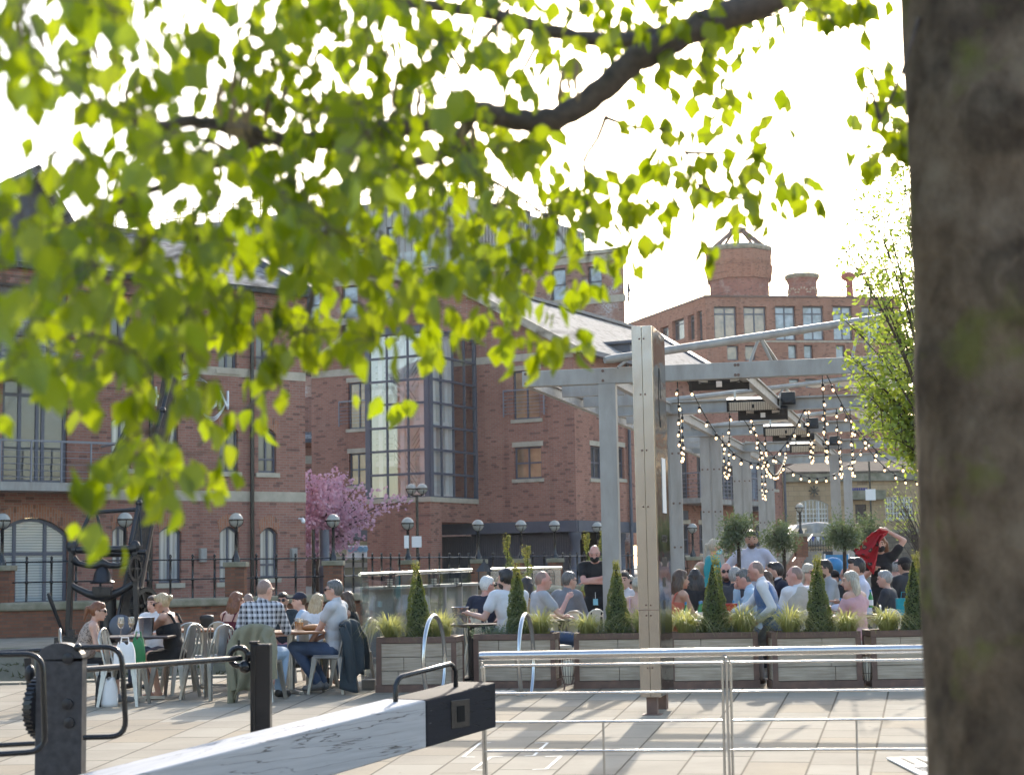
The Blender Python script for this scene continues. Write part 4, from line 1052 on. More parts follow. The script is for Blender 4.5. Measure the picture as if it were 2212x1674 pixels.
pts = [(158, 1208), (170, 1217), (190, 1222), (208, 1222), (222, 1216), (236, 1221), (255, 1222), (275, 1214), (288, 1206)]
b.tube([Q(x, y) for x, y in pts], [.1, .065, .05, .07, .1, .07, .05, .065, .1], 10)
pts = [(154, 1263), (168, 1272), (190, 1282), (205, 1286), (222, 1287), (240, 1285), (258, 1278), (276, 1268), (288, 1260)]
b.tube([Q(x, y) for x, y in pts], [.06, .07, .08, .1, .11, .1, .08, .07, .06], 10); b.box(Q(222, 1276, dc - .1), (.36, .24, .16)); b.box(Q(210, 1272, dc - .14), (.16, .2, .1))
b.build('cross_beam', IRON, cr, world=True, smooth=True)
bl = Q(221, 1259, dc - .02); MB().lathe([(.24, -.01), (.25, .02), (.19, .07), (.165, .2), (.12, .29), (.05, .33), (.02, .36)], bl, 16).build('bell_cap', IRON, cr, smooth=True, world=True)
MB().lathe([(.17, 0), (.17, .9), (.15, 1.1)], V((Q(234, 1300, dc + .35).x, dc + .35, 0)), 14).build('centre_post', IRON, cr, world=True, smooth=True)
j0, j1 = Q(268, 1392, dc + .3), Q(392, 690, dc + 2.2)
MB().bar(j0, j1, .32, .34, up=(0, 1, 0)).build('jib', TIMBER, cr, world=True, bevel=.02)
MB().bar(j0 + V((-.2, -.06, .1)), Q(358, 840, dc + 1.7), .05, .2, up=(0, 1, 0)).bar(j0 + V((.22, -.05, .5)), j1 + V((.2, 0, 0)), .03, .2, up=(0, 1, 0)).build('jib_strap', IRON, cr, world=True)
rod = MB()
L_ = [(163, 1180, dc), (200, 1097, dc + .3), (232, 1011, dc + .6), (278, 913, dc + .9), (310, 836, dc + 1.2), (385, 700, dc + 2.1)]
R_ = [(281, 1176, dc), (300, 1086, dc + .3), (327, 971, dc + .7), (351, 886, dc + 1.0), (372, 800, dc + 1.3), (394, 700, dc + 2.1)]
for S in (L_, R_):
    rod.tube([Q(*p) for p in S], .045, 8)
    for p in S[1:-1]: rod.ell(Q(*p), .075)
rod.tube([Q(196, 1107, dc + .25), Q(300, 1100, dc + .25)], .045, 8); rod.tube([Q(204, 1095, dc + .3), Q(212, 1120, dc + .2), Q(223, 1180, dc)], .035, 8); rod.tube([Q(300, 1095, dc + .3), Q(306, 1180, dc + .1)], .02, 6)
rod.build('tie_rod', IRON, cr, world=True, smooth=True)
def gear(c, R, w, teeth, axis, spokes=5, hub=.12, inner=.8):
    b = MB(); ax = V(axis).normalized(); u = ax.cross(V((0, 0, 1))).normalized(); v_ = ax.cross(u)
    M = Matrix((u, v_, ax)).transposed(); c = V(c)
    b.lathe([(R * inner, -w / 2), (R, -w / 2), (R, w / 2), (R * inner, w / 2), (R * inner, -w / 2)], c, 40, M)
    for k in range(teeth):
        a = 2 * pi * k / teeth; o = u * math.cos(a) + v_ * math.sin(a)
        b.bar(c + o * R * .99, c + o * R * 1.07, 2 * pi * R / teeth * .45, w * .96, up=ax)
    b.lathe([(R * hub, -w * .7), (R * hub, w * .7)], c, 14, M)
    for k in range(spokes):
        a = 2 * pi * k / spokes; o = u * math.cos(a) + v_ * math.sin(a); b.bar(c + o * R * hub * .9, c + o * R * inner * 1.02, R * .14, w * .5, up=ax)
    return b
gear(Q(312, 1308, dc + .3), .36, .14, 52, (.86, -.5, 0)).build('gear_wheel', IRON, cr, world=True)
gear(Q(291, 1228, dc - .1), .26, .05, 30, (.95, -.3, 0), 4).build('hand_wheel', IRON, cr, world=True)
MB().lathe([(.2, 0), (.23, .02), (.23, .1), (.2, .12)], Q(262, 1352, dc - .25), 22, Matrix.Rotation(1.45, 3, 'X')).build('drum', STEELD, cr, world=True, smooth=True)
MB().tube([Q(104, 1281, dc - .4), Q(108, 1292, dc - .4), Q(137, 1370, dc - .1)], [.03, .045, .03], 8).build('lever', IRON, cr, world=True, smooth=True)
MB().tube([Q(220, 1197, dc + .4), Q(292, 1197, dc + .4)], .06, 10).tube([Q(286, 1192, dc), Q(316, 1192, dc)], .05, 8).tube([Q(305, 1192, dc), Q(309, 1210, dc), Q(300, 1214, dc)], .02, 6).build('winch_shaft', IRON, cr, world=True, smooth=True)
for x in (150, 292): MB().b2((Q(x, 1380).x - .22, dc - .35, -.02), (Q(x, 1380).x + .22, dc + 1.3, .16)).build('foot_block', IRON, cr, world=True)
# ------------------------------------------------------------------ lock gate beam, paddle gear, near posts and rails
WBEAM = None
def beam_mat(name, c, crack, worn=None):
    m, t, b = nt(name); o = ocoord(t)
    g = noise(t, scalev(t, o, (1.2, 16, 22)), 1.6, 5); col = mixc(t, ramp(t, g, .35, .7), [x * .82 for x in c], c)
    ck = noise(t, scalev(t, o, (.55, 7, 9)), 1.9, 3, .5); k = mth(t, 'ABSOLUTE', mth(t, 'SUBTRACT', ck, .5)); ck2 = ramp(t, k, 0.0, 0.009)
    msk = ramp(t, noise(t, o, 1.7, 2), .42, .5)
    ck3 = mth(t, 'MAXIMUM', ck2, mth(t, 'SUBTRACT', 1.0, msk))
    col = mixc(t, ck3, crack, col)
    ch = ramp(t, noise(t, scalev(t, o, (2, 6, 6)), 6, 6, .7), .65, .7)
    col = mixc(t, mth(t, 'MULTIPLY', ch, .8), col, worn or crack)
    t.links.new(col, b.inputs['Base Color']); b.inputs['Roughness'].default_value = .7; b.inputs['Specular IOR Level'].default_value = .15
    h = mth(t, 'ADD', mth(t, 'MULTIPLY', g, .35), ck3); bump(t, b, h, .5, .006)
    return m
BW1 = beam_mat('white_painted_oak', (0.47, 0.47, 0.48), (0.08, 0.07, 0.06), (0.28, 0.26, 0.24)); BK1 = beam_mat('black_painted_oak', (0.022, 0.023, 0.03), (0.01, 0.01, 0.01), (0.16, 0.16, 0.17))
u_ = V((.57, .86, 0)).normalized(); e0 = V((-.20, 11.0, 0))
bm_ = empty('lock_balance_beam', (e0.x, e0.y, 0), 'heavy white painted lock gate balance beam with a black end and lifting handle', 'balance beam')
angb = math.atan2(u_.y, u_.x)
def beamz(s): return .685 - .075 * s
def beam_seg(s0, s1, name, m, ch=0):
    b = MB(); W = .31; Hh = .29
    def ring(s, sh=0): 
        zt = beamz(s); return [(-s, 0 + sh, zt - Hh + sh), (-s, W - sh, zt - Hh + sh), (-s, W - sh, zt - sh), (-s, 0 + sh, zt - sh)]
    rs = [ring(s1), ring(s0)] + ([ring(s0 - .07, .05)] if ch else [])
    for r in rs: b.v.extend(r)
    for k in range(len(rs) - 1):
        for i in range(4): b.f.append((k * 4 + i, k * 4 + (i + 1) % 4, k * 4 + 4 + (i + 1) % 4, k * 4 + 4 + i))
    b.f.append((3, 2, 1, 0)); n = (len(rs) - 1) * 4; b.f.append((n, n + 1, n + 2, n + 3))
    o = b.build(name, m, bm_, bevel=.012); o.rotation_euler = (0, 0, angb); return o
beam_seg(.66, 6.0, 'white_length', BW1); beam_seg(-.1, .658, 'black_end', BK1, 1)
hb = MB(); z1 = beamz(.3)
s_a, s_b = .12, .76
hb.tube([(-s_b, .16, beamz(s_b) - .01), (-s_b, .16, beamz(s_b) + .1), (-s_b + .03, .16, beamz(s_b) + .135), (-s_b + .06, .16, beamz(s_b) + .15), (-s_a - .06, .16, beamz(s_a) + .15), (-s_a - .03, .16, beamz(s_a) + .135), (-s_a, .16, beamz(s_a) + .1), (-s_a, .16, beamz(s_a) - .01)], .016, 10)
o = hb.build('handle', BLACK, bm_, smooth=True); o.rotation_euler = (0, 0, angb)
sp_ = MB(); sp_.b2((-.4, -.006, beamz(.3) - .225), (-.2, .002, beamz(.3) - .05)); o = sp_.build('plate', BLACK, bm_, bevel=.003); o.rotation_euler = (0, 0, angb)
o = MB().b2((-.34, -.009, beamz(.3) - .19), (-.26, .01, beamz(.3) - .09)).build('socket_hole', mat('hole_black', (.002, .002, .002), 1, bmp=0), bm_); o.rotation_euler = (0, 0, angb)
dp = 9.0
pg = empty('paddle_gear', XY(130, dp, 1500), 'black lock paddle gear stand with rounded top and a toothed cog wheel', 'paddle gear')
x0, x1 = P(78, 1500, dp).x, P(178, 1500, dp).x; zt_ = P(130, 1388, dp).z; zb_ = P(130, 1425, dp).z
poly = [(x0 + .0, 0), (x1, 0), (x1, zb_ + .01)]
for k in range(11):
    th = pi * k / 10; poly.append(((x0 + x1) / 2 + (x1 - x0) / 2 * math.cos(th), zb_ + (zt_ - zb_) * math.sin(th)))
poly.append((x0, zb_))
slot = MB(); Mp = Matrix.Rotation(pi / 2, 4, 'X'); Mp.translation = V((0, dp + .09, 0)); slot.prism(poly, Mp, .1)
slot.build('stand', BLACKW, pg, world=True, bevel=.01)
MB().b2((x0 + .006, dp + .09, 0), (x0 + .08, dp + .3, zb_)).build('side_plate', BLACKW, pg, world=True, bevel=.008)
gear(V((x0 + .015, dp + .12, P(90, 1530, dp).z)), .165, .05, 38, (.95, -.32, 0), 5, .2, .7).build('cog', IRON, pg, world=True)
for (px, py) in ((148, 1422), (146, 1520), (150, 1560)): MB().lathe([(.03, 0), (.03, .015), (.012, .02)], P(px, py, dp - .012), 8, Matrix.Rotation(pi / 2, 3, 'X')).build('bolt', IRON, pg, world=True, smooth=True)
MB().ell(P(65, 1455, dp + .3), (.03, .03, .05)).bar(P(62, 1420, dp + .35), P(70, 1500, dp + .35), .05, .04).build('ratchet_catch', IRON, pg, world=True)
def railpath(name, pts, r, label, cat='railing', extra=None, group=None, m=None):
    """rounded tube along picture points at true depth"""
    q = [P(*p) for p in pts]; out = [q[0]]
    for a, b_, c in zip(q, q[1:], q[2:]):
        R = min(.09, (b_ - a).length * .45, (c - b_).length * .45); A = b_ + (a - b_).normalized() * R; Cc = b_ + (c - b_).normalized() * R
        for k in range(6):
            u = k / 5; out.append(A * (1 - u) ** 2 + b_ * 2 * u * (1 - u) + Cc * u * u)
    out.append(q[-1]); o = MB().tube(out, r, 12).build(name, m or BLACK, None, smooth=True); tag(o, label, cat, group); return o
railpath('handrail_loop', [(176, 1398, dp), (262, 1396, dp), (273, 1590, dp), (180, 1592, dp)], .0145, 'bent black tube handrail loop to the right of the paddle gear stand')
railpath('handrail_loop', [(-60, 1414, dp - .5), (92, 1412, dp - .5), (98, 1622, dp - .5), (-60, 1632, dp - .5)], .0145, 'bent black tube handrail loop to the left of the paddle gear stand')
railpath('handrail_bar', [(-60, 1411, dp + .5), (92, 1404, dp + .5)], .013, 'straight black handrail bar meeting the paddle stand from the left edge')
railpath('handrail_bar', [(76, 1605, dp + .25), (-60, 1612, dp + .25)], .013, 'low straight black bar at the left edge behind the looped handrail')
MB0 = MB().ell(P(168, 1398, dp - .02), (.022, .022, .022)); o = MB0.build('ball_joint', BLACK, pg, world=True, smooth=True)
dq = 10.2
gp = empty('gate_post', XY(562, dq, 1500), 'square black iron post with a ring clamp standing behind the white beam', 'post')
x0, x1 = P(540, 1480, dq).x, P(583, 1480, dq).x; zt_ = P(562, 1391, dq).z
MB().b2((x0, dq, 0), (x1, dq + .1, zt_)).b2((x0 + .02, dq - .012, 0), (x0 + .035, dq, zt_ - .01)).build('shaft', BLACK, gp, world=True, bevel=.006)
MB().b2((x0 - .006, dq - .005, zt_), (x0 + .05, dq + .1, zt_ + .018)).build('cap', BLACK, gp, world=True, bevel=.004)
cl_ = MB(); c = P(516, 1418, dq + .05)
cl_.tube([c + V((.055 * math.cos(a), 0, .055 * math.sin(a))) for a in [2 * pi * k / 20 for k in range(20)]], .018, 8, closed=True)
cl_.tube([c + V((.05, 0, .01)), V((x0, dq + .05, c.z + .012))], .022, 8); cl_.tube([c + V((.03, 0, -.07)), V((x0 + .01, dq + .05, c.z - .06))], .028, 10); cl_.ell(c + V((.04, -.02, -.06)), .04); cl_.tube([c + V((0, 0, .06)), c + V((0, 0, .1))], .008, 6)
cl_.build('ring_clamp', BLACK, gp, world=True, smooth=True)
MB().tube([P(178, 1446, dp + .08), P(520, 1421, dq + .02)], .017, 12).build('rod', BLACK, gp, world=True, smooth=True)
# stainless railing on the right
ra, rb_ = P(1034, 1419, 11.2), P(2012, 1401, 11.6)
re = empty('stainless_railing', (ra.x, ra.y, 0), 'brushed stainless steel railing with a thick top tube across the lower right', 'railing')
def RP(px, py):
    u = (px - 1034) / 978; d = 11.2 + .4 * u; return P(px, py, d)
end = P(2400, 1394, 11.76)
MB().tube([RP(1034, 1417), RP(1040, 1417), RP(1045, 1417), end], [.024, .029, .029, .029], 20).build('top_tube', INOX, re, world=True, smooth=True)
def dline(py0, py1): return RP(1045, py0), RP(1560, py0 + (py1 - py0) * .53), RP(1578, py0 + (py1 - py0) * .55), P(2400, py1 + (py1 - py0) * .38, 11.76)
rb2 = MB()
for (a, b_) in ((1438, 1424), (1498, 1489), (1560, 1552), (1622, 1617), (1684, 1682)):
    p1, p2, p3, p4 = dline(a, b_)
    rb2.tube([p1, p2], .0085, 8); rb2.tube([p3, p4], .0085, 8)
for px, y0 in ((1303, 1560), (1850, 1553)): rb2.tube([RP(px, y0), RP(px + 3, 1690)], .008, 8)
for px, y0 in ((1045, 1438), (1560, 1431), (1578, 1431)): rb2.tube([RP(px, y0), RP(px + 6, 1690)], .0095, 8)
rb2.build('infill_bar', INOX, re, world=True, smooth=True)
for px, y0 in ((1041, 1424), (1568, 1412), (2120, 1405)):
    t = RP(px, y0); MB().b2((t.x - .007, t.y - .02, 0), (t.x + .007, t.y + .03, t.z - .02)).b2((t.x - .012, t.y - .05, t.z - .06), (t.x + .012, t.y + .01, t.z - .045)).build('post', INOX, re, world=True, bevel=.002)
# white corner marks, drain cover on the paving
MK = mat('white_road_paint', (.75, .74, .7), .7)
mk = MB()
for (a, b_, c) in (((1004, 1636), (988, 1640), (1036, 1603)), ((1036, 1603), (1064, 1602), (1020, 1616)), ((1155, 1604), (1184, 1603), (1150, 1632)), ((1150, 1632), (1130, 1634), (1165, 1622)), ((1020, 1660), (1045, 1660), (1055, 1634)), ((1055, 1634), (1082, 1632), (1040, 1648)), ((1185, 1632), (1214, 1632), (1180, 1658)), ((1180, 1658), (1150, 1660), (1196, 1646))):
    pass
def mline(a, b_, w=.012):
    p, q_ = G(*a, .004), G(*b_, .004); d = (q_ - p).normalized(); n = V((-d.y, d.x, 0)) * w; mk.add([p - n, q_ - n, q_ + n, p + n], [(0, 1, 2, 3)])
for L in (((1060, 1603), (1037, 1604), (1000, 1634), (1026, 1634)), ((1155, 1604), (1183, 1603), (1153, 1631), (1133, 1632)), ((1086, 1633), (1060, 1634), (1020, 1662), (1052, 1662)), ((1178, 1633), (1212, 1632), (1180, 1660), (1150, 1661))):
    for a, b_ in zip(L, L[1:]): mline(a, b_)
tag(mk.build('paving_corner_marks', MK), 'thin white painted corner brackets marking two squares on the pale paving', 'marking')
dr = MB(); c0 = G(1990, 1652); dr.b2((c0.x - .17, c0.y - .9, .004), (c0.x + .9, c0.y + .35, .02))
dc_ = empty('drain_grating', (c0.x, c0.y, 0), 'white slotted grating slab lying on the paving beside the big trunk', 'grating')
dr.build('slab', MK, dc_, world=True, bevel=.01); s_ = MB()
for k in range(9): s_.b2((c0.x - .09 + k * .105, c0.y - .12, .021), (c0.x - .06 + k * .105, c0.y + .25, .024))
for k in range(4): s_.b2((c0.x - .12, c0.y - .3 - k * .07, .021), (c0.x + .85, c0.y - .285 - k * .07, .024))
s_.build('slot', RUBBER, dc_, world=True)
# ------------------------------------------------------------------ bike hoops
def hoop(px0, px1, d, label):
    a = XY(px0, d); b_ = XY(px1, d + .5); e = empty('bike_hoop', a, label, 'bike stand', 'bike hoops before the planters')
    mid = (a + b_) / 2; hx = (b_ - a) / 2; pts = []
    for k in range(25):
        th = rad(232) - rad(284) * k / 24; pts.append(mid + hx * math.cos(th) / math.cos(rad(52)) * .97 + V((0, 0, .4 + .5 * math.sin(th))))
    pts[0].z = pts[-1].z = 0
    MB().tube(pts, .025, 12).build('tube', INOX, e, smooth=True, world=True)
    MB().lathe([(.06, 0), (.06, .01), (.03, .014)], a, 12).lathe([(.06, 0), (.06, .01), (.03, .014)], b_, 12).build('foot_plate', INOX, e, world=True)
hoop(921, 950, 18.9, 'arched stainless bike hoop before the leftmost timber planter'); hoop(1123, 1143, 18.9, 'arched stainless bike hoop before the second timber planter')
p = XY(1128, 19.2); lk = MB()
for k in range(60):
    a = k * .5; lk.ell(p + V((-.12 - .28 * random.random(), -.12 + .14 * random.random(), .02 + .02 * random.random())), (.03, .02, .012))
tag(lk.build('chain_lock', ZINC), 'loose steel chain lock lying at the foot of the right bike hoop', 'chain')
# ------------------------------------------------------------------ totem sign
MIRROR, mt_, mb_ = nt('polished_brass_steel')
mb_.inputs['Metallic'].default_value = 1; mb_.inputs['Base Color'].default_value = (.5, .46, .42, 1); mb_.inputs['Roughness'].default_value = .24
bump(mt_, mb_, noise(mt_, scalev(mt_, ocoord(mt_), (3, 3, 1.6)), 1.3, 2, .4), .14, .05)
MIRR2, mt_, mb_ = nt('polished_steel_side')
mb_.inputs['Metallic'].default_value = 1; mb_.inputs['Base Color'].default_value = (.26, .25, .24, 1); mb_.inputs['Roughness'].default_value = .1
bump(mt_, mb_, noise(mt_, scalev(mt_, ocoord(mt_), (2, 2, 5)), 1.0, 2, .4), .2, .04)
t0 = P(1363.5, 705, 16.3); t1 = P(1406.7, 703, 16.3); tw = t1.x - t0.x; th = t0.z
TO = empty('polished_pillar_sign', (t0.x, t0.y, 0), 'tall narrow polished metal pillar sign with engraved side standing before the planters', 'sign', rz=-rad(13.5))
zbot = .17; tdp = .86
MB().b2((0, 0, zbot), (tw / 2 - .002, .06, th)).b2((tw / 2 + .002, 0, zbot), (tw, .06, th)).build('front_panel', MIRROR, TO, bevel=.003)
MB().b2((.004, .06, zbot + .01), (tw - .004, tdp - .004, th - .003)).build('core', MIRR2, TO)
MB().b2((tw - .003, .062, zbot + .004), (tw + .004, tdp, th)).build('side_panel', MIRR2, TO, bevel=.002)
bl_ = MB()
for z in (3.65, 3.1, 2.55, 2.0, 1.05, .95, .45):
    for x in (tw / 2 - .022, tw / 2 + .022): bl_.lathe([(.009, 0), (.009, .004)], (x, -.001, z), 8, Matrix.Rotation(pi / 2, 3, 'X'))
bl_.build('bolt', RUST, TO)
MB().b2((0, -.002, 1.0), (tw, .002, 1.006)).build('panel_seam', RUST, TO)
MB().b2((.05, .04, .008), (.15, .14, zbot)).b2((.01, .0, 0), (.19, .18, .0075)).build('leg', RUST, TO); MB().b2((.05, .66, 0), (.15, .8, zbot)).build('leg', RUST, TO)
def side_text(s, z, h, wd):
    o = text_mesh(s, h, .001, PLBLACK, 'engraved_text', TO); xs = [v.co.x for v in o.data.vertices]; k = wd / (max(xs) - min(xs))
    o.matrix_local = Matrix.Translation((tw + .005, .3, z)) @ Matrix.Rotation(pi / 2, 4, 'Z') @ Matrix.Rotation(pi / 2, 4, 'X') @ Matrix.Diagonal((k, 1, 1, 1))
side_text('RECEPTION', 1.66, .1, .36)
mk2 = MB()
for z, n_ in ((1.42, 6), (1.22, 4), (1.0, 3)):
    for k in range(n_): MB().b2((tw + .004, .3 + k * .055, z), (tw + .006, .33 + k * .055, z + .09)).build('engraved_mark', PLBLACK, TO)
mk2.tube([(tw + .005, .42 + .06 * math.cos(a), 3.1 + .3 * math.sin(a)) for a in [k * .42 for k in range(14)]], .004, 5)
mk2.build('engraving', PLBLACK, TO)
MB().b2((tw + .005, .42, 1.95), (tw + .009, .66, 2.5)).build('notice_sheet', PAPER, TO)
# ------------------------------------------------------------------ steel pergola
pgo = XY(1321, 22)
pu = V((math.sin(rad(13)), math.cos(rad(13)), 0)); pv = V((pu.y, -pu.x, 0))
PE = empty('steel_pergola', pgo, 'pale grey painted steel pergola frame of posts and deep beams over the terrace tables', 'pergola', rz=-rad(13))
def PW(u, v_, z): return pgo + pu * u + pv * v_ + V((0, 0, z))
ZB, ZT = 3.83, 4.04
SP = 4.95
def ibeam(a, b_, w=.16, h=.21):
    m = MB(); a = V(a); b_ = V(b_); m.bar(a, b_, .03, h - .05); t = V((0, 0, h / 2 - .0125)); m.bar(a + t, b_ + t, w, .025); m.bar(a - t, b_ - t, w, .025); return m
zc_ = (ZB + ZT) / 2
for k in range(5):
    u = k * SP; sx = .13 * k
    if k == 0: MB().b2((-1.15, u - .04, ZB), (6.6, u + .1, ZT)).build('cross_beam', STEELP, PE, bevel=.006)
    else: ibeam((-1.15 + sx, u, zc_), (7.2, u, zc_)).build('cross_beam', STEELP, PE)
    po = MB(); pw = .11 if k else .115
    if k == 0: po.b2((-pw, -.05, 0), (pw, .1, ZB - .003))
    else: po.b2((-.2, -.03, 0), (-.015, .03, ZB - .003)).b2((.015, -.03, 0), (.2, .03, ZB - .003)).b2((-.014, -.02, 0), (.014, .02, ZB - .01))
    o = po.build('post', STEELP, PE, bevel=.004); o.location = (sx, u, 0)
bo = MB()
for k in range(1, 5):
    for z in (3.2, 2.4, 1.7):
        for x in (-.16, -.06, .06, .16): bo.lathe([(.018, 0), (.018, .012)], (x + .13 * k, k * SP - .03, z), 8, Matrix.Rotation(pi / 2, 3, 'X'))
for x in (-.05, 1.7, -1.1, 1.74):
    for z in (ZB + .04, ZT - .04): bo.lathe([(.02, 0), (.02, .01)], (x, -.04, z), 8, Matrix.Rotation(pi / 2, 3, 'X'))
o = bo.build('bolts', RUST, PE); o['kind'] = 'stuff'
for v_ in (-1.08, .04, 1.78):
    for k in range(4):
        ibeam((v_ + .13 * k, k * SP + .1, zc_ - .02), (v_ + .13 * (k + 1), (k + 1) * SP - .1, zc_ - .02), .09, .17).build('long_beam', STEELP, PE)
for k in range(4):
    for i in (1, 2): MB().b2((-1.0 + .13 * (k + .5), k * SP + i * SP / 3 - .05, ZB + .01), (-.04 + .13 * k, k * SP + i * SP / 3 + .05, ZT - .01)).build('brace_beam', STEELP, PE)
# two posts of the right row
for px, d in ((1811, 37.7), (1838, 44)):
    p = XY(px, d) - pgo; o = MB().b2((-.11, -.05, 0), (.11, .05, ZB)).build('post', STEELP, PE); o.location = (p.dot(pv), p.dot(pu), 0)
# folded canopy spars above the beams
for k, (a, b_) in enumerate((((1306, 778, 21.6), (2000, 672, 23.5)), ((1420, 868, 26.8), (1990, 800, 29)), ((1500, 925, 31.6), (1990, 868, 34)))):
    A, B_ = P(*a), P(*b_); r = .055 if k == 0 else .038
    s = MB().tube([A, A.lerp(B_, .02), A.lerp(B_, .6), B_], [r * .8, r, r * 1.0, r * .95], 14); o = s.build('canopy_spar', WHITEP if 0 else STEELP, PE, smooth=True)
    M = Matrix.Rotation(rad(13), 4, 'Z') @ Matrix.Translation(-pgo); o.matrix_local = M
    for f in (.08, .46, .78):
        vb_ = MB(); T = A.lerp(B_, f); Z = T.copy(); Z.z = ZT
        vb_.tube([T, Z + (B_ - A).normalized() * .22], .022, 6); vb_.tube([T, Z - (B_ - A).normalized() * .22], .022, 6); vb_.tube([T, Z + V((.5, .9, 0))], .03, 6)
        o = vb_.build('spar_brace', STEELP, PE, smooth=True); o.matrix_local = M
    if k:
        fo = MB().grid(lambda u, v_: A.lerp(B_, u) + V((0, .3 * v_, .05 - .16 * v_ + .05 * math.sin(u * 40) * v_ - .12 * math.sin(u * 9) * v_)), 50, 4); o = fo.build('folded_canvas', PAPER, PE, smooth=True); o.matrix_local = M
for (px, py, d) in ((1703, 860, 26.2), (1755, 914, 30.8), (1803, 952, 35.6)):
    p = P(px, py, d); o = MB().box((0, 0, 0), (.22, .1, .2)).box((0, -.06, -.05), (.16, .04, .06)).build('control_box', PLBLACK, None, bevel=.01); o.location = p; o.rotation_euler = (0, 0, -rad(13)); tag(o, ['black control box on the nearest inner pergola beam', 'black control box on the middle inner pergola beam', 'black control box on the farthest inner pergola beam'][(px > 1720) + (px > 1780)], 'control box', 'control boxes on the pergola')
# heaters
def heater(x0, x1, py, d, front, label, h=.19):
    a, b_ = P(x0, py, d), P(x1, py, d); L = (b_ - a).length; e = empty('bar_heater', (a + b_) / 2, label, 'heater', 'bar heaters under the pergola', rz=-rad(9))
    tl = Matrix.Rotation(rad(22 if front else 18), 3, 'X')
    MB().box((0, 0, 0), (L, .1, h), tl).box((0, .02, h * .5), (L * .98, .12, .02), tl).box((-L / 2, 0, 0), (.03, .13, h * 1.05), tl).box((L / 2, 0, 0), (.03, .13, h * 1.05), tl).build('housing', PLBLACK, e, bevel=.006)
    if front:
        MB().box(tl @ V((0, -.055, -.012)), (L * .94, .02, h * .7), tl).build('element', HEATER, e)
        g = MB()
        for k in range(22): g.box(tl @ V((-L * .46 + L * .92 * k / 21, -.068, -.012)), (.006, .006, h * .74), tl)
        g.box(tl @ V((0, -.07, -.012)), (L * .05, .01, h * .3), tl)
        g.build('guard_wire', PLBLACK, e)
    else:
        for x in (-L * .27, L * .27): MB().box((x, -.065, .02), (L * .16, .02, h * .35), tl).build('bracket', ZINC, e)
        MB().box((0, -.065, -.03), (L * .1, .012, h * .4), tl).build('plate', PAPER, e)
        c = MB()
        for x in (-.12, .12): c.tube([V((x + .17 * math.cos(t), -.07, .02 + .035 * math.sin(t))) for t in [k * .45 for k in range(14)]], .008, 5)
        c.build('cable', ROPE, e)
    b = MB()
    for x in (-L * .35, L * .35): b.b2((x - .015, -.015, h * .4), (x + .015, .015, h * .4 + .14))
    b.build('hanger', ZINC, e)
heater(1491, 1616, 826, 22.2, False, 'black bar heater seen from behind, under the front pergola beam')
heater(1572, 1681, 873, 26.1, True, 'black bar heater with glowing front, upper one of the facing heaters')
heater(1597, 1699, 893, 26.25, False, 'black bar heater seen from behind, just below the upper facing heater')
heater(1651, 1744, 929, 30.8, True, 'black bar heater with glowing front, middle one of the facing heaters')
heater(1671, 1757, 945, 31.0, False, 'narrow black bar heater seen from behind, below the middle facing heater', .11)
heater(1708, 1789, 966, 35.5, True, 'black bar heater with glowing front, lowest and farthest of the facing heaters')
# festoon lights
bulb_me = MB().ell((0, 0, -.073), (.018, .018, .023), n=10, m=7).build('bulb', BULB, None, smooth=True)
sock_me = MB().lathe([(.012, 0), (.02, -.005), (.02, -.045), (.016, -.05)], n=8).build('socket', PLBLACK, None, smooth=True)
BM, SM = bulb_me.data, sock_me.data
bpy.data.objects.remove(bulb_me); bpy.data.objects.remove(sock_me)
def strand(a, b_, sag, label, sp=.33, jit=.35):
    A, B_ = P(*a), P(*b_); e = empty('festoon_strand', A, label, 'string light', 'festoon strands under the pergola')
    n = 40; f = lambda u: A.lerp(B_, u) - V((0, 0, sag * 4 * u * (1 - u)))
    pts = [f(k / n) for k in range(n + 1)]
    MB().tube(pts, .0075, 5).build('cable', ROPE, e, world=True, smooth=True)
    L = sum((pts[k + 1] - pts[k]).length for k in range(n)); nb = int(L / sp); acc = 0; tgt = sp * .6; 
    for k in range(n):
        l = (pts[k + 1] - pts[k]).length
        while acc + l >= tgt and tgt < L:
            q = pts[k].lerp(pts[k + 1], (tgt - acc) / l) - A
            o = bpy.data.objects.new('bulb', BM); COL.objects.link(o); o.parent = e; o.location = q; o.rotation_euler = (random.uniform(-jit, jit), random.uniform(-jit, jit), 0)
            s = bpy.data.objects.new('socket', SM); COL.objects.link(s); s.parent = o
            tgt += sp
        acc += l
strand((1483, 819, 22.3), (1750, 850, 26.6), 1.12, 'lit bulb string sagging from under the front heater toward the inner beam')
strand((1590, 880, 26.8), (1905, 900, 31.5), 1.15, 'lit bulb string sagging widest below the facing bar heaters')
strand((1784, 806, 22.3), (2120, 800, 25), 1.35, 'lit bulb string running from the front beam right toward the young tree')
strand((1818, 878, 26.8), (2120, 855, 30), 1.35, 'lit bulb string hanging lowest at the right beneath the young tree')
strand((1463, 818, 22.2), (1474, 872, 26.9), .95, 'lit bulb string hanging steeply beside the polished pillar')
strand((1576, 880, 26.9), (1560, 930, 31.6), .95, 'lit bulb string hanging steeply left of the middle heaters')
strand((1776, 806, 22.2), (1782, 872, 26.9), 1.0, 'lit bulb string hanging steeply from the front beam below its middle')
strand((1744, 866, 26.9), (1756, 905, 31.6), .85, 'lit bulb string hanging steeply between the two inner control boxes')
strand((1806, 872, 26.9), (1816, 912, 31.6), 1.05, 'lit bulb string hanging steeply before the right pair of posts')
strand((1654, 934, 31.6), (1640, 955, 36.5), 1.2, 'lit bulb string hanging steeply below the middle facing heater')
strand((1836, 884, 26.9), (1842, 930, 31.6), .9, 'lit bulb string hanging steeply right of the right post pair')
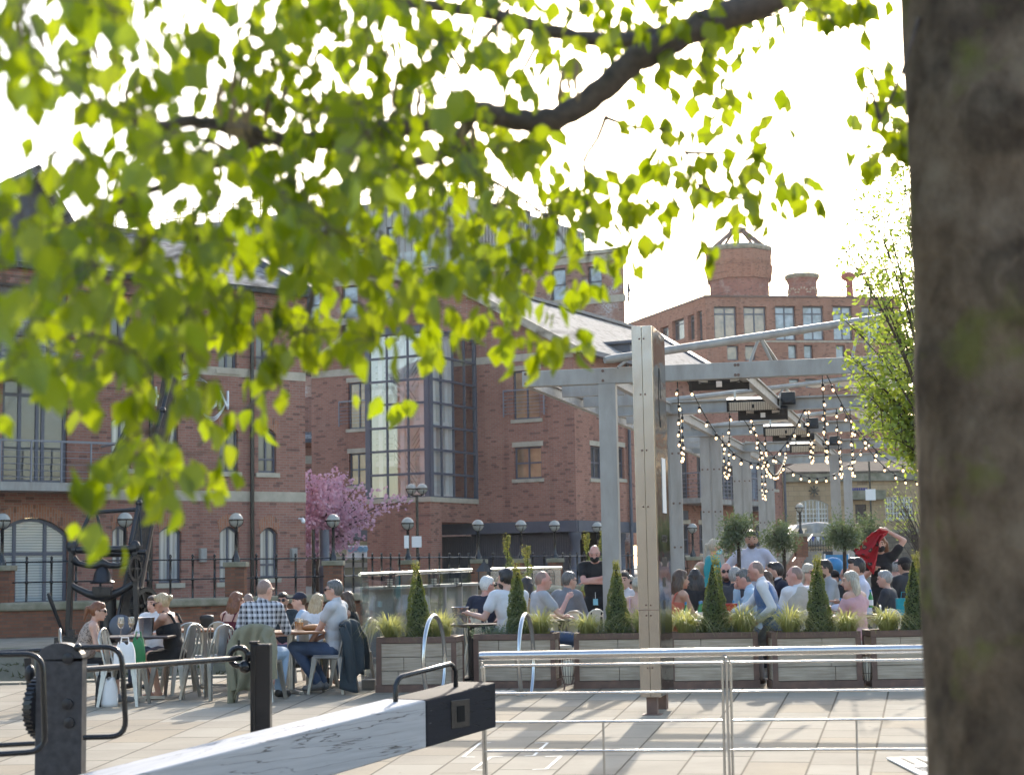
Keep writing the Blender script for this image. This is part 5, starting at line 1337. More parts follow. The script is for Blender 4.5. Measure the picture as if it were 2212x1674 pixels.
strand((1620, 890, 27), (1700, 965, 36), .8, 'lit bulb string crossing behind the sagging strings left of the brick downpipe')
# ------------------------------------------------------------------ timber planters with plants
def plank_mat(name, sx):
    m, t, b = nt(name); o = ocoord(t)
    g = noise(t, scalev(t, o, (1.2, 1.2, 26)), 2.2, 6, .6); g2 = noise(t, scalev(t, o, (.8, .8, 9)), 3, 4)
    col = mixc(t, ramp(t, g, .3, .72), (.36, .285, .21), (.58, .49, .39)); col = mixc(t, mth(t, 'MULTIPLY', ramp(t, g2, .5, .75), .5), col, (.3, .23, .16))
    col = mixc(t, mth(t, 'MULTIPLY', ramp(t, noise(t, o, 2.2, 4), .5, .72), .4), col, (.2, .155, .12))
    t.links.new(col, b.inputs['Base Color']); b.inputs['Roughness'].default_value = .8; bump(t, b, g, .5, .004); return m
PLANK = plank_mat('weathered_planks', 1)
PLANTERS = [(811, 986, 19.85, -9, 'weathered timber planter with rusty steel rim, leftmost, beside the glass screen'), (1020, 1197, 20.2, -8, 'weathered timber planter with rusty steel rim, behind the right bike hoop'),
  (1236, 1418, 19.9, -4, 'weathered timber planter with rusty steel rim, just left of the polished pillar'), (1440, 1631, 19.6, -3, 'weathered timber planter with rusty steel rim, just right of the polished pillar'),
  (1662, 1853, 19.3, -1, 'weathered timber planter with rusty steel rim, right of the waistcoat man'), (1875, 2068, 19.3, 0, 'weathered timber planter with rusty steel rim, partly hidden by the big trunk')]
PH = .64; PD = .5; planter_info = []
def planter(x0, x1, d, ang, label):
    a = XY(x0, d); b_ = XY(x1, d); L = (b_ - a).length; e = empty('planter', a, label, 'planter', 'timber planters along the terrace', rz=rad(ang))
    wd = MB(); hh = (PH - .16) / 3
    for r in range(3):
        z0 = .09 + r * hh; cut = random.uniform(.25, .75) * (L - .1)
        for y0, y1 in ((.012, .04), (PD - .04, PD - .012)):
            for s0, s1 in ((.03, .03 + cut), (.036 + cut, L - .03)): wd.b2((s0, y0, z0), (s1, y1, z0 + hh - .006))
        for xx in (.012, L - .04): wd.b2((xx, .045, z0), (xx + .028, PD * .5, z0 + hh - .006)); wd.b2((xx, PD * .5 + .004, z0), (xx + .028, PD - .045, z0 + hh - .006))
    wd.build('boards', PLANK, e, bevel=.003)
    MB().b2((0, 0, PH - .07), (L, .055, PH)).b2((0, PD - .055, PH - .07), (L, PD, PH)).b2((0, .056, PH - .0705), (.055, PD - .056, PH - .0005)).b2((L - .055, .056, PH - .0705), (L, PD - .056, PH - .0005)).build('rim', RUST, e, bevel=.004)
    for x in (0, L - .06):
        for y in (0, PD - .012): MB().b2((x, y - (.004 if y == 0 else -.004), .075), (x + .06, y + .012, PH - .071)).build('corner_angle', RUST, e)
    MB().b2((-.01, -.012, 0), (L + .01, PD + .01, .085)).build('plinth', RUST, e)
    MB().b2((.056, .056, PH - .1), (L - .056, PD - .056, PH - .035)).build('soil', SOIL, e)
    return e, L
def leafcloud(b, pts, size, aspect=.5, up=0.3, out=None):
    for p in pts:
        p = V(p); n = V((random.gauss(0, 1), random.gauss(0, 1), random.gauss(0, 1) + up)); 
        if out is not None: n = n * .6 + (p - out).normalized()
        n.normalize(); t = n.cross(V((random.gauss(0, 1), random.gauss(0, 1), random.gauss(0, 1)))).normalized(); s = n.cross(t)
        l = size * random.uniform(.7, 1.3); w = l * aspect
        b.add([p - t * l * .5, p + s * w * .5, p + t * l * .5, p - s * w * .5], [(0, 1, 2, 3)])
def topiary(px, d, ang_off, top_py, label, spiral=False, rbase=.165, z0=PH - .05, name='box_cone'):
    c = XY(px, d); zt = ZAT(px, top_py, d); H = zt - z0; e = empty(name, (c.x, c.y, z0), label, 'shrub', 'clipped cone shrubs' if not spiral else 'clipped spiral shrubs')
    b = MB(); b2 = MB(); n = 5200 if not spiral else 1500
    rbase *= random.uniform(.9, 1.12); lx, ly = random.uniform(-.05, .05), random.uniform(-.02, .02)
    for k in range(n):
        u = 1 - math.sqrt(random.random()) if not spiral else random.random(); u = min(u, .97); a = random.uniform(0, 2 * pi)
        if spiral:
            th = u * 4.2 * 2 * pi; r0 = .105 * (1 - u) + .015; cx, cy = math.cos(th) * r0 * .75, math.sin(th) * r0 * .75
            rr = (.075 * (1 - u) + .03) * math.sqrt(random.random()); p = V((cx + rr * math.cos(a), cy + rr * math.sin(a), u * H + random.uniform(-.03, .03)))
        else:
            prof = rbase * (1 - u) ** .85 + .018; prof *= 1 + .09 * math.sin(a * 3 + u * 9) + .06 * math.sin(u * 31 + a); rr = prof * (1 - .25 * random.random() ** 2)
            p = V((rr * math.cos(a) + lx * u, rr * math.sin(a) + ly * u, .02 + u * H * .93))
        (b2 if (u > .84 and random.random() < .8) or random.random() < .06 else b).v; tgt = b2 if ((u > .82 and random.random() < .8) or random.random() < .05) else b
        leafcloud(tgt, [p], .027, .55, .2, V((0, 0, u * H)))
    for k in range(46 if not spiral else 30):                      # loose new shoots at the tip
        a = random.uniform(0, 6.28); h = H * random.uniform(.88, 1.02); r = .03 * random.random() + .01; base = V((lx + r * math.cos(a), ly + r * math.sin(a), H * .86))
        leafcloud(b2, [base.lerp(V((lx + r * 1.6 * math.cos(a), ly + r * 1.6 * math.sin(a), h)), j / 5) for j in range(1, 6)], .022, .5, .5)
    n1 = len(b.f); b.add(b2.v, b2.f); o = b.build('foliage', LEAF_C, e); o.data.materials.append(LEAF_CT); o.data.polygons.foreach_set('material_index', [0] * n1 + [1] * (len(o.data.polygons) - n1))
    core = MB()
    if spiral: core.tube([(0, 0, -.3), (0, 0, H * .95)], [.015, .006], 6)
    else: core.lathe([(rbase * .82, 0), (rbase * .45, H * .45), (.012, H * .86)], n=10)
    core.build('stem', mat('dark_twigs', (.03, .035, .012), 1.0), e)
    return e
def blades(b, c, n, L, spread, w=.007, droop=1.0, z0=0):
    for k in range(n):
        a = random.uniform(0, 2 * pi); l = L * random.uniform(.55, 1.15); s = spread * random.uniform(.25, 1.1); d = V((math.cos(a), math.sin(a), 0)); sd_ = V((-d.y, d.x, 0)); base = V(c) + d * random.uniform(0, .06)
        pts = []
        for i in range(6):
            u = i / 5; pts.append(base + d * s * u ** 1.3 * l + V((0, 0, l * (u - droop * .75 * u ** 2.6 * (.4 + s)))))
        for i in range(5):
            w0 = w * (1 - i / 5.2); w1 = w * (1 - (i + 1) / 5.2); b.add([pts[i] - sd_ * w0, pts[i] + sd_ * w0, pts[i + 1] + sd_ * w1, pts[i + 1] - sd_ * w1], [(0, 1, 2, 3)])
def tuft(p, L, spread, n, label, name='ornamental_grass'):
    b = MB(); blades(b, (0, 0, 0), n, L, spread); blades(b, (.05, .02, 0), n // 3, L * .6, spread * .8)
    o = b.build(name, GRASS); o.location = p; tag(o, label, 'grass', 'pale grass tufts in the planters'); return o
def lavender(p, label, sx=.2):
    b = MB()
    for k in range(150):
        a = random.uniform(0, 6.28); r = math.sqrt(random.random()); base = V((sx * r * math.cos(a), .13 * r * math.sin(a), 0)); tip = base * 1.25 + V((random.uniform(-.03, .03), random.uniform(-.03, .03), random.uniform(.06, .15)))
        leafcloud(b, [base.lerp(tip, j / 5) for j in range(6)], .035, .22, 1.5)
    o = b.build('low_herb', LAV); o.location = p; tag(o, label, 'plant', 'low grey green herbs in the planters'); return o
where = ['leftmost planter', 'second planter behind the bike hoop', 'planter left of the polished pillar', 'planter right of the polished pillar', 'planter right of the waistcoat man', 'planter beside the big trunk']
cone_px = [(905, 1213), (1117, 1213), (1331, 1207), (1538, 1195), (1765, 1195), (1972, 1188)]
for k, (x0, x1, d, ang, lab) in enumerate(PLANTERS):
    planter(x0, x1, d, ang, lab)
    topiary(cone_px[k][0], d + .24, 0, cone_px[k][1], 'clipped dark green box cone growing in the ' + where[k], rbase=.165 if k != 1 else .15)
    w_ = where[k]; zz = PH - .04
    for (f, yy) in ((.17, .12), (.83, .12)):
        px = x0 + (x1 - x0) * f + random.uniform(-6, 6); q = XY(px, d + yy); side = 'left' if f < .5 else 'right'
        if (k, side) in ((1, 'left'),): continue
        tuft((q.x, q.y, zz), random.uniform(.52, .68), random.uniform(.6, .95), 320, 'pale arching grass tuft at the %s end of the %s' % (side, w_))
    for (f, side) in ((.32, 'left'), (.68, 'right')):
        q = XY(x0 + (x1 - x0) * f, d + .16); lavender((q.x, q.y, zz), 'low grey green herb beside the cone, %s side, %s' % (side, w_))
    if k == 1: q = XY(x0 + 45, d + .15); lavender((q.x, q.y, zz), 'low grey green herb filling the left end of the second planter', .3)
for px, py, lab in ((1097, 1153, 'spiral clipped shrub behind the second cone, left one of the tall pair'), (1140, 1178, 'spiral clipped shrub behind the second cone, right shorter one of the pair'), (1270, 1150, 'spiral clipped shrub behind the masked waiter, left of his head'), (1301, 1144, 'spiral clipped shrub right of the masked waiter, beside the front post')):
    d = 24.5 if px < 1200 else 27
    topiary(px, d, 0, py, lab, True, z0=.55, name='spiral_shrub')
    c = XY(px, d); o = MB().lathe([(.15, 0), (.2, .5), (.21, .52), (.17, .53)], n=14).build('round_pot', PLBLACK, None, smooth=True); o.location = (c.x, c.y, 0); tag(o, 'dark round pot under the ' + lab.split(',')[0], 'pot', 'pots of the spiral shrubs')
# wire basket lanterns standing between the planters
def basket(px, d, label, zt=.3, hollow=False):
    c = XY(px, d); e = empty('wire_lantern', (c.x, c.y, 0), label, 'lantern', 'wire lanterns between the planters')
    b = MB()
    prof = [(.045, 0.0), (.075, .1), (.09, .22), (.085, .34)]
    for k in range(16):
        a = 2 * pi * k / 16; b.tube([V((r * math.cos(a), r * math.sin(a), z + .06)) for r, z in prof], .0035, 4)
    for r, z in prof: b.tube([V((r * math.cos(t), r * math.sin(t), z + .06)) for t in [2 * pi * k / 16 for k in range(16)]], .004, 4, closed=True)
    for k in range(3):
        a = 2 * pi * k / 3; b.tube([V((.06 * math.cos(a), .06 * math.sin(a), .08)), V((.1 * math.cos(a), .1 * math.sin(a), 0))], .006, 5)
    b.build('cage', RUST, e); MB().lathe([(.04, .07), (.06, .15), (.065, .3), (.05, .34)], n=12).build('candle_glass', CREAM, e, smooth=True)
basket(1222, 19.75, 'wire basket lantern on the ground in the gap left of the third planter'); basket(1864, 19.4, 'wire basket lantern on the ground in the gap left of the trunk side planter')
# olive standards
def olive(px, py, r, d, label, n=2600):
    c = P(px, py, d); rr = r * 1.18 / F * d; e = empty('olive_standard', (c.x, c.y, 0), label, 'tree', 'clipped olive trees on bare stems')
    b = MB(); cs = [(V((random.gauss(0, .35), random.gauss(0, .35), random.gauss(0, .35))) * rr, rr * random.uniform(.4, .7)) for _ in range(16)]
    for k in range(n):
        q, s = random.choice(cs); v_ = V((random.gauss(0, 1), random.gauss(0, 1), random.gauss(0, 1))).normalized() * s * random.random() ** .4; leafcloud(b, [q + v_ + V((0, 0, c.z))], .06, .26, .4)
    for k in range(26):
        a = random.uniform(0, 6.28); el = random.uniform(-.2, 1.5); dr_ = V((math.cos(a) * math.cos(el), math.sin(a) * math.cos(el), math.sin(el))); l = rr * random.uniform(1.0, 1.5)
        leafcloud(b, [dr_ * l * j / 7 + V((0, 0, c.z)) for j in range(3, 8)] * 2, .055, .25, .6)
    b.build('crown', LEAF_O, e)
    st_ = MB().tube([(0, 0, .3), (.02, 0, c.z - rr * .7), (0, 0, c.z)], [.035, .028, .02], 8)
    for k in range(7):
        a = k * .9; st_.tube([(0, 0, c.z - rr * .5), (math.cos(a) * rr * .6, math.sin(a) * rr * .6, c.z + rr * .4)], [.016, .005], 5)
    st_.build('trunk', BARK, e, smooth=True)
    MB().lathe([(.2, 0), (.26, .36), (.27, .38), (.22, .38)], n=16).build('pot', PLBLACK, e, smooth=True)
olive(1592, 1155, 37, 24.2, 'dense olive tree on a bare stem hiding the face of the white shirted man'); olive(1690, 1163, 32, 25.5, 'olive tree on a bare stem before the sloping stair wall'); olive(1820, 1152, 37, 24.5, 'olive tree on a bare stem, in front of the brown door'); olive(1880, 1148, 30, 28, 'olive tree half hidden behind the red shawl woman, farthest back', 1600)
# ------------------------------------------------------------------ people
def skin_mat(name, c, red):
    m, t, b = nt(name); o = ocoord(t)
    col = mixc(t, ramp(t, noise(t, o, 9, 3), .35, .7), c, red); t.links.new(col, b.inputs['Base Color'])
    b.inputs['Roughness'].default_value = .5; b.inputs['Subsurface Weight'].default_value = .12; b.inputs['Subsurface Radius'].default_value = (.02, .008, .004)
    MATS[name] = m; return m
SK = {'fair': skin_mat('skin_fair', (.62, .39, .3), (.56, .3, .22)), 'tan': skin_mat('skin_tan', (.5, .29, .2), (.44, .22, .15)), 'pink': skin_mat('skin_pink', (.6, .34, .27), (.54, .25, .2))}
def hair_mat(name, c, hi):
    m, t, b = nt(name); o = ocoord(t); g = noise(t, scalev(t, o, (60, 60, 5)), 2, 4); t.links.new(mixc(t, ramp(t, g, .35, .68), c, hi), b.inputs['Base Color'])
    b.inputs['Roughness'].default_value = .38; bump(t, b, g, .6, .004); MATS[name] = m; return m
HC = {'brown': hair_mat('hair_brown', (.05, .028, .018), (.12, .065, .035)), 'dark': hair_mat('hair_dark', (.012, .01, .01), (.035, .028, .025)), 'auburn': hair_mat('hair_auburn', (.12, .04, .018), (.24, .09, .035)),
      'blond': hair_mat('hair_blond', (.34, .23, .12), (.6, .46, .28)), 'grey': hair_mat('hair_grey', (.2, .19, .18), (.42, .41, .39)), 'white': hair_mat('hair_white', (.5, .49, .47), (.75, .74, .72)), 'pepper': hair_mat('hair_pepper', (.06, .055, .05), (.2, .19, .18)),
      'stubble': hair_mat('hair_stubble', (.22, .14, .11), (.3, .2, .16)), 'ash': hair_mat('hair_ash', (.3, .26, .2), (.52, .46, .37))}
def cloth(name, c, c2=None, rough=.85): return mat(name, c, rough, c2=c2 or [x * .82 for x in c], scale=7, bmp=.45, bd=.012)
def plaid():
    m, t, b = nt('plaid_cloth'); o = ocoord(t); s = N(t, 'ShaderNodeSeparateXYZ'); t.links.new(o, s.inputs[0])
    def st(x, f): return ramp(t, mth(t, 'SINE', mth(t, 'MULTIPLY', x, f)), -.25, .25)
    x = mth(t, 'ADD', s.outputs[0], mth(t, 'MULTIPLY', s.outputs[1], .6)); z = s.outputs[2]
    f = mth(t, 'MULTIPLY', mth(t, 'ADD', st(x, 105), st(z, 105)), .5)
    col = mixc(t, f, (.62, .61, .63), (.012, .012, .022)); fine = mth(t, 'MULTIPLY', mth(t, 'GREATER_THAN', mth(t, 'SINE', mth(t, 'MULTIPLY', x, 210)), .8), .6)
    col = mixc(t, fine, col, (.5, .5, .55)); t.links.new(col, b.inputs['Base Color']); b.inputs['Roughness'].default_value = .9; bump(t, b, noise(t, o, 9), .4, .012); return m
def spots(name, base, dark, mid, sc):
    m, t, b = nt(name); o = ocoord(t); v = N(t, 'ShaderNodeTexVoronoi'); v.inputs['Scale'].default_value = sc; t.links.new(o, v.inputs['Vector'])
    n = mth(t, 'ADD', v.outputs['Distance'], mth(t, 'MULTIPLY', noise(t, o, sc * 2), .35)); col = mixc(t, ramp(t, n, .5, .56), dark, base); col = mixc(t, ramp(t, n, .36, .3), col, mid)
    t.links.new(col, b.inputs['Base Color']); b.inputs['Roughness'].default_value = .85; bump(t, b, noise(t, o, 9), .4, .012); return m
CL = {'plaid': plaid(), 'leopard': spots('leopard_cloth', (.38, .3, .25), (.03, .02, .02), (.13, .08, .06), 46), 'leopard2': spots('leopard_brown_cloth', (.5, .34, .2), (.02, .015, .012), (.22, .11, .05), 22),
      'floral': spots('red_floral_cloth', (.42, .012, .02), (.03, .02, .02), (.33, .2, .13), 9), 'black': cloth('black_cloth', (.013, .013, .015)), 'navy': cloth('navy_cloth', (.018, .022, .045)), 'white': cloth('white_cloth', (.72, .71, .73)),
      'grey': cloth('grey_cloth', (.42, .43, .45)), 'pale': cloth('pale_grey_cloth', (.55, .56, .58)), 'blazer': cloth('grey_blazer_cloth', (.21, .215, .235)), 'denim': cloth('denim', (.06, .1, .18), (.035, .06, .12)), 'ldenim': cloth('pale_denim', (.32, .43, .56)), 'blue': cloth('pale_blue_cloth', (.42, .55, .68)),
      'maroon': cloth('maroon_cloth', (.12, .012, .025)), 'teal': cloth('teal_cloth', (.015, .3, .36)), 'pink': cloth('pink_cloth', (.68, .34, .37)), 'rose': cloth('dusty_rose_cloth', (.62, .36, .38)), 'orange': cloth('coral_cloth', (.6, .16, .1)), 'waist': cloth('blue_satin', (.09, .17, .36), rough=.45),
      'wgrey': cloth('grey_wool', (.16, .165, .175)), 'cream': cloth('cream_linen', (.5, .44, .37)), 'khaki': cloth('khaki_cloth', (.24, .225, .15)), 'slate': cloth('dark_slate_cloth', (.03, .045, .055)), 'char': cloth('charcoal_cloth', (.04, .042, .05)), 'lilac': cloth('lilac_white_cloth', (.6, .6, .72))}
LENS = mat('sunglass_lens', (.01, .01, .012), .08, bmp=0); SHOE = mat('dark_leather', (.03, .025, .022), .45); SNEAK = mat('grey_canvas_shoe', (.2, .2, .2), .8); SOLE = mat('pale_sole', (.6, .57, .5), .7)
EYE_M = mat('eye_dark', (.03, .022, .02), .2, bmp=0); LIP = mat('lip_tone', (.4, .16, .13), .5, bmp=0); BLUEMASK = mat('blue_mask_cloth', (.3, .6, .7), .8)
DG = bpy.context
def remesh(mb, name, m, parent, vox, smooth=3):
    me = bpy.data.meshes.new('tmp'); me.from_pydata(mb.v, [], mb.f); bm = bmesh.new(); bm.from_mesh(me); bmesh.ops.recalc_face_normals(bm, faces=bm.faces); bm.to_mesh(me); bm.free()
    o = bpy.data.objects.new('tmp', me); COL.objects.link(o)
    r = o.modifiers.new('r', 'REMESH'); r.mode = 'VOXEL'; r.voxel_size = vox
    if smooth: s = o.modifiers.new('s', 'SMOOTH'); s.factor = .5; s.iterations = smooth
    dg = bpy.context.evaluated_depsgraph_get(); n = bpy.data.meshes.new_from_object(o.evaluated_get(dg)); n.name = name
    bpy.data.objects.remove(o); bpy.data.meshes.remove(me)
    n.materials.clear(); n.materials.append(m); n.polygons.foreach_set('use_smooth', [True] * len(n.polygons))
    q = bpy.data.objects.new(name, n); COL.objects.link(q)
    if parent is not None: q.parent = parent
    return q
def ik(S, W, l1, l2, pole):
    d = W - S; L = min(d.length, (l1 + l2) * .995); dn = d.normalized(); a = (l1 * l1 - l2 * l2 + L * L) / (2 * L); h = math.sqrt(max(l1 * l1 - a * a, 0)); p = V(pole); p = (p - dn * p.dot(dn)).normalized(); return S + dn * a + p * h, S + dn * L
PEOPLE_G = 'guests on the terrace'
def person(px, d, face, top_py, label, pose='sit', skin='fair', hair=('short', 'brown'), top=('tee', 'white'), bottom=('long', 'denim'), arms=('table', 'table'), lean=6, side=0, yaw=0, pitch=0, extra=(), fem=False, vox=.017, shoe=None, legs=True, group=None, hands=True, belly=0, knee=None, dxy=(0, 0), twist=0):
    vz = ZAT(px, top_py, d); base = 1.345 if pose == 'sit' else (1.5 if pose == 'perch' else 1.73)
    cl_, sl_ = math.cos(rad(lean)), math.sin(rad(lean))
    PZ = {'sit': .53, 'perch': .72, 'stand': .93}[pose]
    hh = PZ + (.55 * cl_ + .15 + .125 * (1 if abs(pitch) < 25 else .9)); sc = max(.86, min(1.1, vz / hh))
    R = Matrix.Rotation(-rad(lean), 3, 'X') @ Matrix.Rotation(rad(side), 3, 'Y'); T = Matrix.Rotation(rad(twist), 3, 'Z')
    Pv = V((0, 0, PZ)); tp = lambda x, y, z: Pv + R @ (T @ V((x, y, z)))
    w_ = .165 if fem else .19
    Nk = tp(0, 0, .55); Ch = tp(0, 0, .36)
    HR = Matrix.Rotation(-rad(yaw), 3, 'Z') @ Matrix.Rotation(-rad(pitch + lean * .35), 3, 'X'); Hd = Nk + HR @ V((0, .035, .145))
    hp = lambda x, y, z: Hd + HR @ V((x, y, z))
    # place so that the head stands under the wanted picture column
    fr = rad(face); Rz = Matrix.Rotation(-fr, 3, 'Z'); loc = XY(px, d) - Rz @ V((Hd.x, Hd.y, 0)) * sc; loc += V((dxy[0], dxy[1], 0)); loc.z = 0
    e = empty('person', loc, label, 'person', group, rz=-fr); e.scale = (sc,) * 3
    hip = {s: V((s * .09, .01, PZ - .02)) for s in (-1, 1)}; kn = {}; an = {}; toe = {}
    for s in (-1, 1):
        if pose == 'sit': kn[s] = V((s * .1, .44, .5)); an[s] = V((s * .1, .42 + .06 * s, .09))
        elif pose == 'perch': kn[s] = V((s * .1, .22, .46)); an[s] = V((s * .11, .26 + .08 * s, .08))
        else: kn[s] = V((s * .1, .03, .48)); an[s] = V((s * .11, -.02 + .05 * s, .08))
        if knee and s in knee: kn[s] = V(knee[s][0]); an[s] = V(knee[s][1])
        toe[s] = an[s] + V((s * .03, .15, -.045))
        if knee and s in knee and len(knee[s]) > 2: toe[s] = V(knee[s][2])
    sh = {s: tp(s * w_, 0, .49) for s in (-1, 1)}; el = {}; wr = {}
    for i, s in enumerate((-1, 1)):
        a = arms[i]; pole = (s * .5, -.3, -1)
        if a == 'table': W = tp(s * .1, .36, .24)
        elif a == 'lap': W = V((s * .1, .26, PZ + .12))
        elif a == 'mouth': W = hp(s * .03, .13, -.1)
        elif a == 'hip': W = tp(s * .19, .02, .1); pole = (s, -.5, .1)
        elif a == 'cross': W = tp(-s * .09, .22, .3 + .03 * s); pole = (s, .3, -.6)
        elif a == 'side': W = tp(s * .23, .02, -.03)
        elif a == 'fist': W = tp(s * .2, .22, .42); pole = (s * .4, -.1, -1)
        elif a == 'back': W = tp(s * .12, -.18, .2); pole = (s, -.5, 0)
        else: W = tp(*a[0]); pole = a[1] if len(a) > 1 else pole
        el[s], wr[s] = ik(sh[s], W, .29, .26, pole)
    tr = [(tp(0, .0, .0), (.165, .115, .12)), (tp(0, .01, .16), (.145 + belly, .105 + belly, .15)), (tp(0, .0, .35), (w_ * .92, .115, .2)), (tp(0, -.01, .44), (w_ * .95, .09, .1))]
    RT = R @ T
    def torso(b, k, lo=0, hi=4, bust=True):
        for c, r in tr[lo:hi]: b.ell(c, [x + k for x in r], RT)
        if fem and bust:
            for s in (-1, 1): b.ell(tp(s * .075, .085, .34), .07 + k)
    def sleeve(b, s, k, f):
        b.cap(sh[s] - (sh[s] - Nk) * .25, sh[s], .06 + k, .06 + k)
        if f <= .6: b.cap(sh[s], sh[s].lerp(el[s], f), .056 + k, .052 + k * 1.5)
        else:
            b.cap(sh[s], el[s], .055 + k, .046 + k); 
            if f > 1: b.cap(el[s], el[s].lerp(wr[s], f - 1), .045 + k, .036 + k)
    # body: one continuous surface
    b = MB(); torso(b, 0); b.cap(Nk - R @ V((0, 0, .05)), hp(0, -.02, -.06), .06 if not fem else .05, .054 if not fem else .046)
    b.cap(tp(-.1, -.01, .5), tp(.1, -.01, .5), .062, .062)
    hs = .95 if fem else 1.0
    b.ell(Hd, (.077 * hs, .097 * hs, .118 * hs), HR); b.ell(hp(0, .028, -.062), (.058 * hs, .07 * hs, .062 * hs), HR); b.ell(hp(0, .07, -.1), (.026, .026, .02), HR)
    b.cap(hp(0, .09, .0), hp(0, .112, -.032), .013, .017); b.ell(hp(0, .085, .028), (.05, .02, .014), HR)
    for s in (-1, 1): b.ell(hp(s * .08 * hs, -.008, -.012), (.014, .026, .036), HR)
    for s in (-1, 1):
        b.cap(sh[s] - (sh[s] - Nk) * .3, sh[s], .06, .058); b.cap(sh[s], el[s], .052 - .006 * fem, .041); b.cap(el[s], wr[s], .042, .028)
        fd = (wr[s] - el[s]).normalized(); pl = wr[s] + fd * .05
        b.cap(wr[s], pl, .03, .037)
        if legs:
            b.cap(hip[s], kn[s], .085, .06); b.cap(kn[s], kn[s].lerp(an[s], .35), .058, .056); b.cap(kn[s].lerp(an[s], .3), an[s], .057, .037); b.cap(an[s] + V((0, -.02, -.03)), toe[s], .04, .033)
    body = remesh(b, 'body', SK[skin], e, vox)
    if hands:
        f = MB(); bme = body.data
        for i, s in enumerate((-1, 1)):
            fd = (wr[s] - el[s]).normalized(); a = V((0, 0, 1)) if abs(fd.z) < .8 else V((0, 1, 0)); lat = fd.cross(a).normalized(); nn = lat.cross(fd); p0 = wr[s] + fd * .07
            raised = arms[i] in ('fist', 'mouth') or (isinstance(arms[i], tuple) and len(arms[i]) > 2)
            for k in range(4):
                q0 = p0 + lat * (.027 - .018 * k); L = (.042, .05, .047, .036)[k]; sp_ = lat * (.25 - .16 * k)
                dv = (fd + sp_ * .5).normalized(); cu = -nn * (.35 if not raised else .1)
                q1 = q0 + (dv + cu * .5).normalized() * L * .8; q2 = q1 + (dv * .7 + cu * 1.6).normalized() * L * .7
                f.tube([q0 - fd * .02, q0, q1, q2], [.0105, .0105, .0095, .007], 6)
            th = wr[s] + fd * .035 + lat * .034; f.tube([th - lat * .015, th, th + (fd * .8 + lat * .7).normalized() * .035, th + (fd * 1.0 + lat * .45).normalized() * .062], [.013, .013, .0115, .008], 6)
        bm = bmesh.new(); bm.from_mesh(bme); vs = [bm.verts.new(v) for v in f.v]
        for q in f.f:
            try: fc_ = bm.faces.new([vs[i] for i in q]); fc_.smooth = True
            except ValueError: pass
        bmesh.ops.recalc_face_normals(bm, faces=bm.faces); bm.to_mesh(bme); bm.free()
    # clothes
    style, col = top[0], CL[top[1]]
    t_ = MB(); k = .014
    if style in ('tee', 'polo', 'long', 'shirt', 'blazer', 'waistcoat'):
        torso(t_, k); t_.cap(tp(-.1, -.01, .5), tp(.1, -.01, .5), .068, .068)
        f = {'tee': .55, 'polo': .5, 'long': 1.95, 'shirt': 1.9, 'blazer': 1.9, 'waistcoat': 1.9}[style]
        for s in (-1, 1): sleeve(t_, s, .012 if style != 'blazer' else .02, f)
        if style in ('polo', 'shirt', 'waistcoat', 'blazer'): t_.cap(Nk - R @ V((0, 0, .03)), Nk + R @ V((0, .005, .025)), .072, .064)
        if style == 'waistcoat':
            remesh(t_, 'shirt', CL['white'], e, vox); t2 = MB(); torso(t2, .03, 0, 3); t2.ell(tp(0, 0, .43), (.135, .12, .1), RT); remesh(t2, 'waistcoat', col, e, vox)
        else: remesh(t_, {'tee': 'tee_shirt', 'polo': 'polo_shirt', 'long': 'jumper', 'shirt': 'shirt', 'blazer': 'blazer'}[style], col, e, vox)
        if style == 'blazer': c_ = MB(); c_.cap(Nk - R @ V((0, 0, .02)), Nk + R @ V((0, .01, .045)), .066, .058); remesh(c_, 'collar', CL['white'], e, vox)
    elif style in ('cami', 'dress', 'off', 'sleeveless'):
        torso(t_, k, 0, 3)
        if style == 'sleeveless': torso(t_, k, 3, 4); t_.cap(tp(-.1, -.01, .5), tp(.1, -.01, .5), .064, .064)
        if style == 'dress':
            for s in (-1, 1): t_.cap(hip[s], hip[s].lerp(kn[s], .6), .1, .1)
        if style == 'off':
            for s in (-1, 1): t_.cap(sh[s].lerp(el[s], .25), sh[s].lerp(el[s], .6), .064, .066)
            t_.cap(tp(-.13, 0, .4), tp(.13, 0, .4), .1, .1)
        # cut away everything above the bust line
        o = remesh(t_, {'cami': 'camisole', 'dress': 'dress', 'off': 'off_shoulder_dress', 'sleeveless': 'blouse'}[style], col, e, vox)
        if style in ('cami', 'dress'):
            bm = bmesh.new(); bm.from_mesh(o.data); up = R @ V((0, 0, 1)); pc = tp(0, 0, .4 if style == 'cami' else .4)
            bmesh.ops.bisect_plane(bm, geom=bm.verts[:] + bm.edges[:] + bm.faces[:], plane_co=pc, plane_no=up, clear_outer=True); bm.to_mesh(o.data); bm.free()
            s_ = MB()
            for s in (-1, 1): s_.tube([tp(s * .09, .12, .39), tp(s * .1, .09, .5), tp(s * .1, .0, .565), tp(s * .1, -.09, .5), tp(s * .09, -.12, .39)], .011 if style == 'cami' else .018, 6)
            s_.build('strap', col, e, smooth=True)
    bs, bc = bottom
    if legs and bs != 'none':
        t_ = MB(); t_.ell(tp(0, 0, .0), (.178, .128, .13), RT); f = {'long': .93, 'short': -.62, 'crop': .4}[bs]
        for s in (-1, 1):
            if f < 0: t_.cap(hip[s], hip[s].lerp(kn[s], -f), .1, .085)
            else: t_.cap(hip[s], kn[s], .1, .075); t_.cap(kn[s], kn[s].lerp(an[s], f), .074, .062)
        remesh(t_, {'long': 'trousers', 'short': 'shorts', 'crop': 'cropped_trousers'}[bs], CL[bc], e, vox)
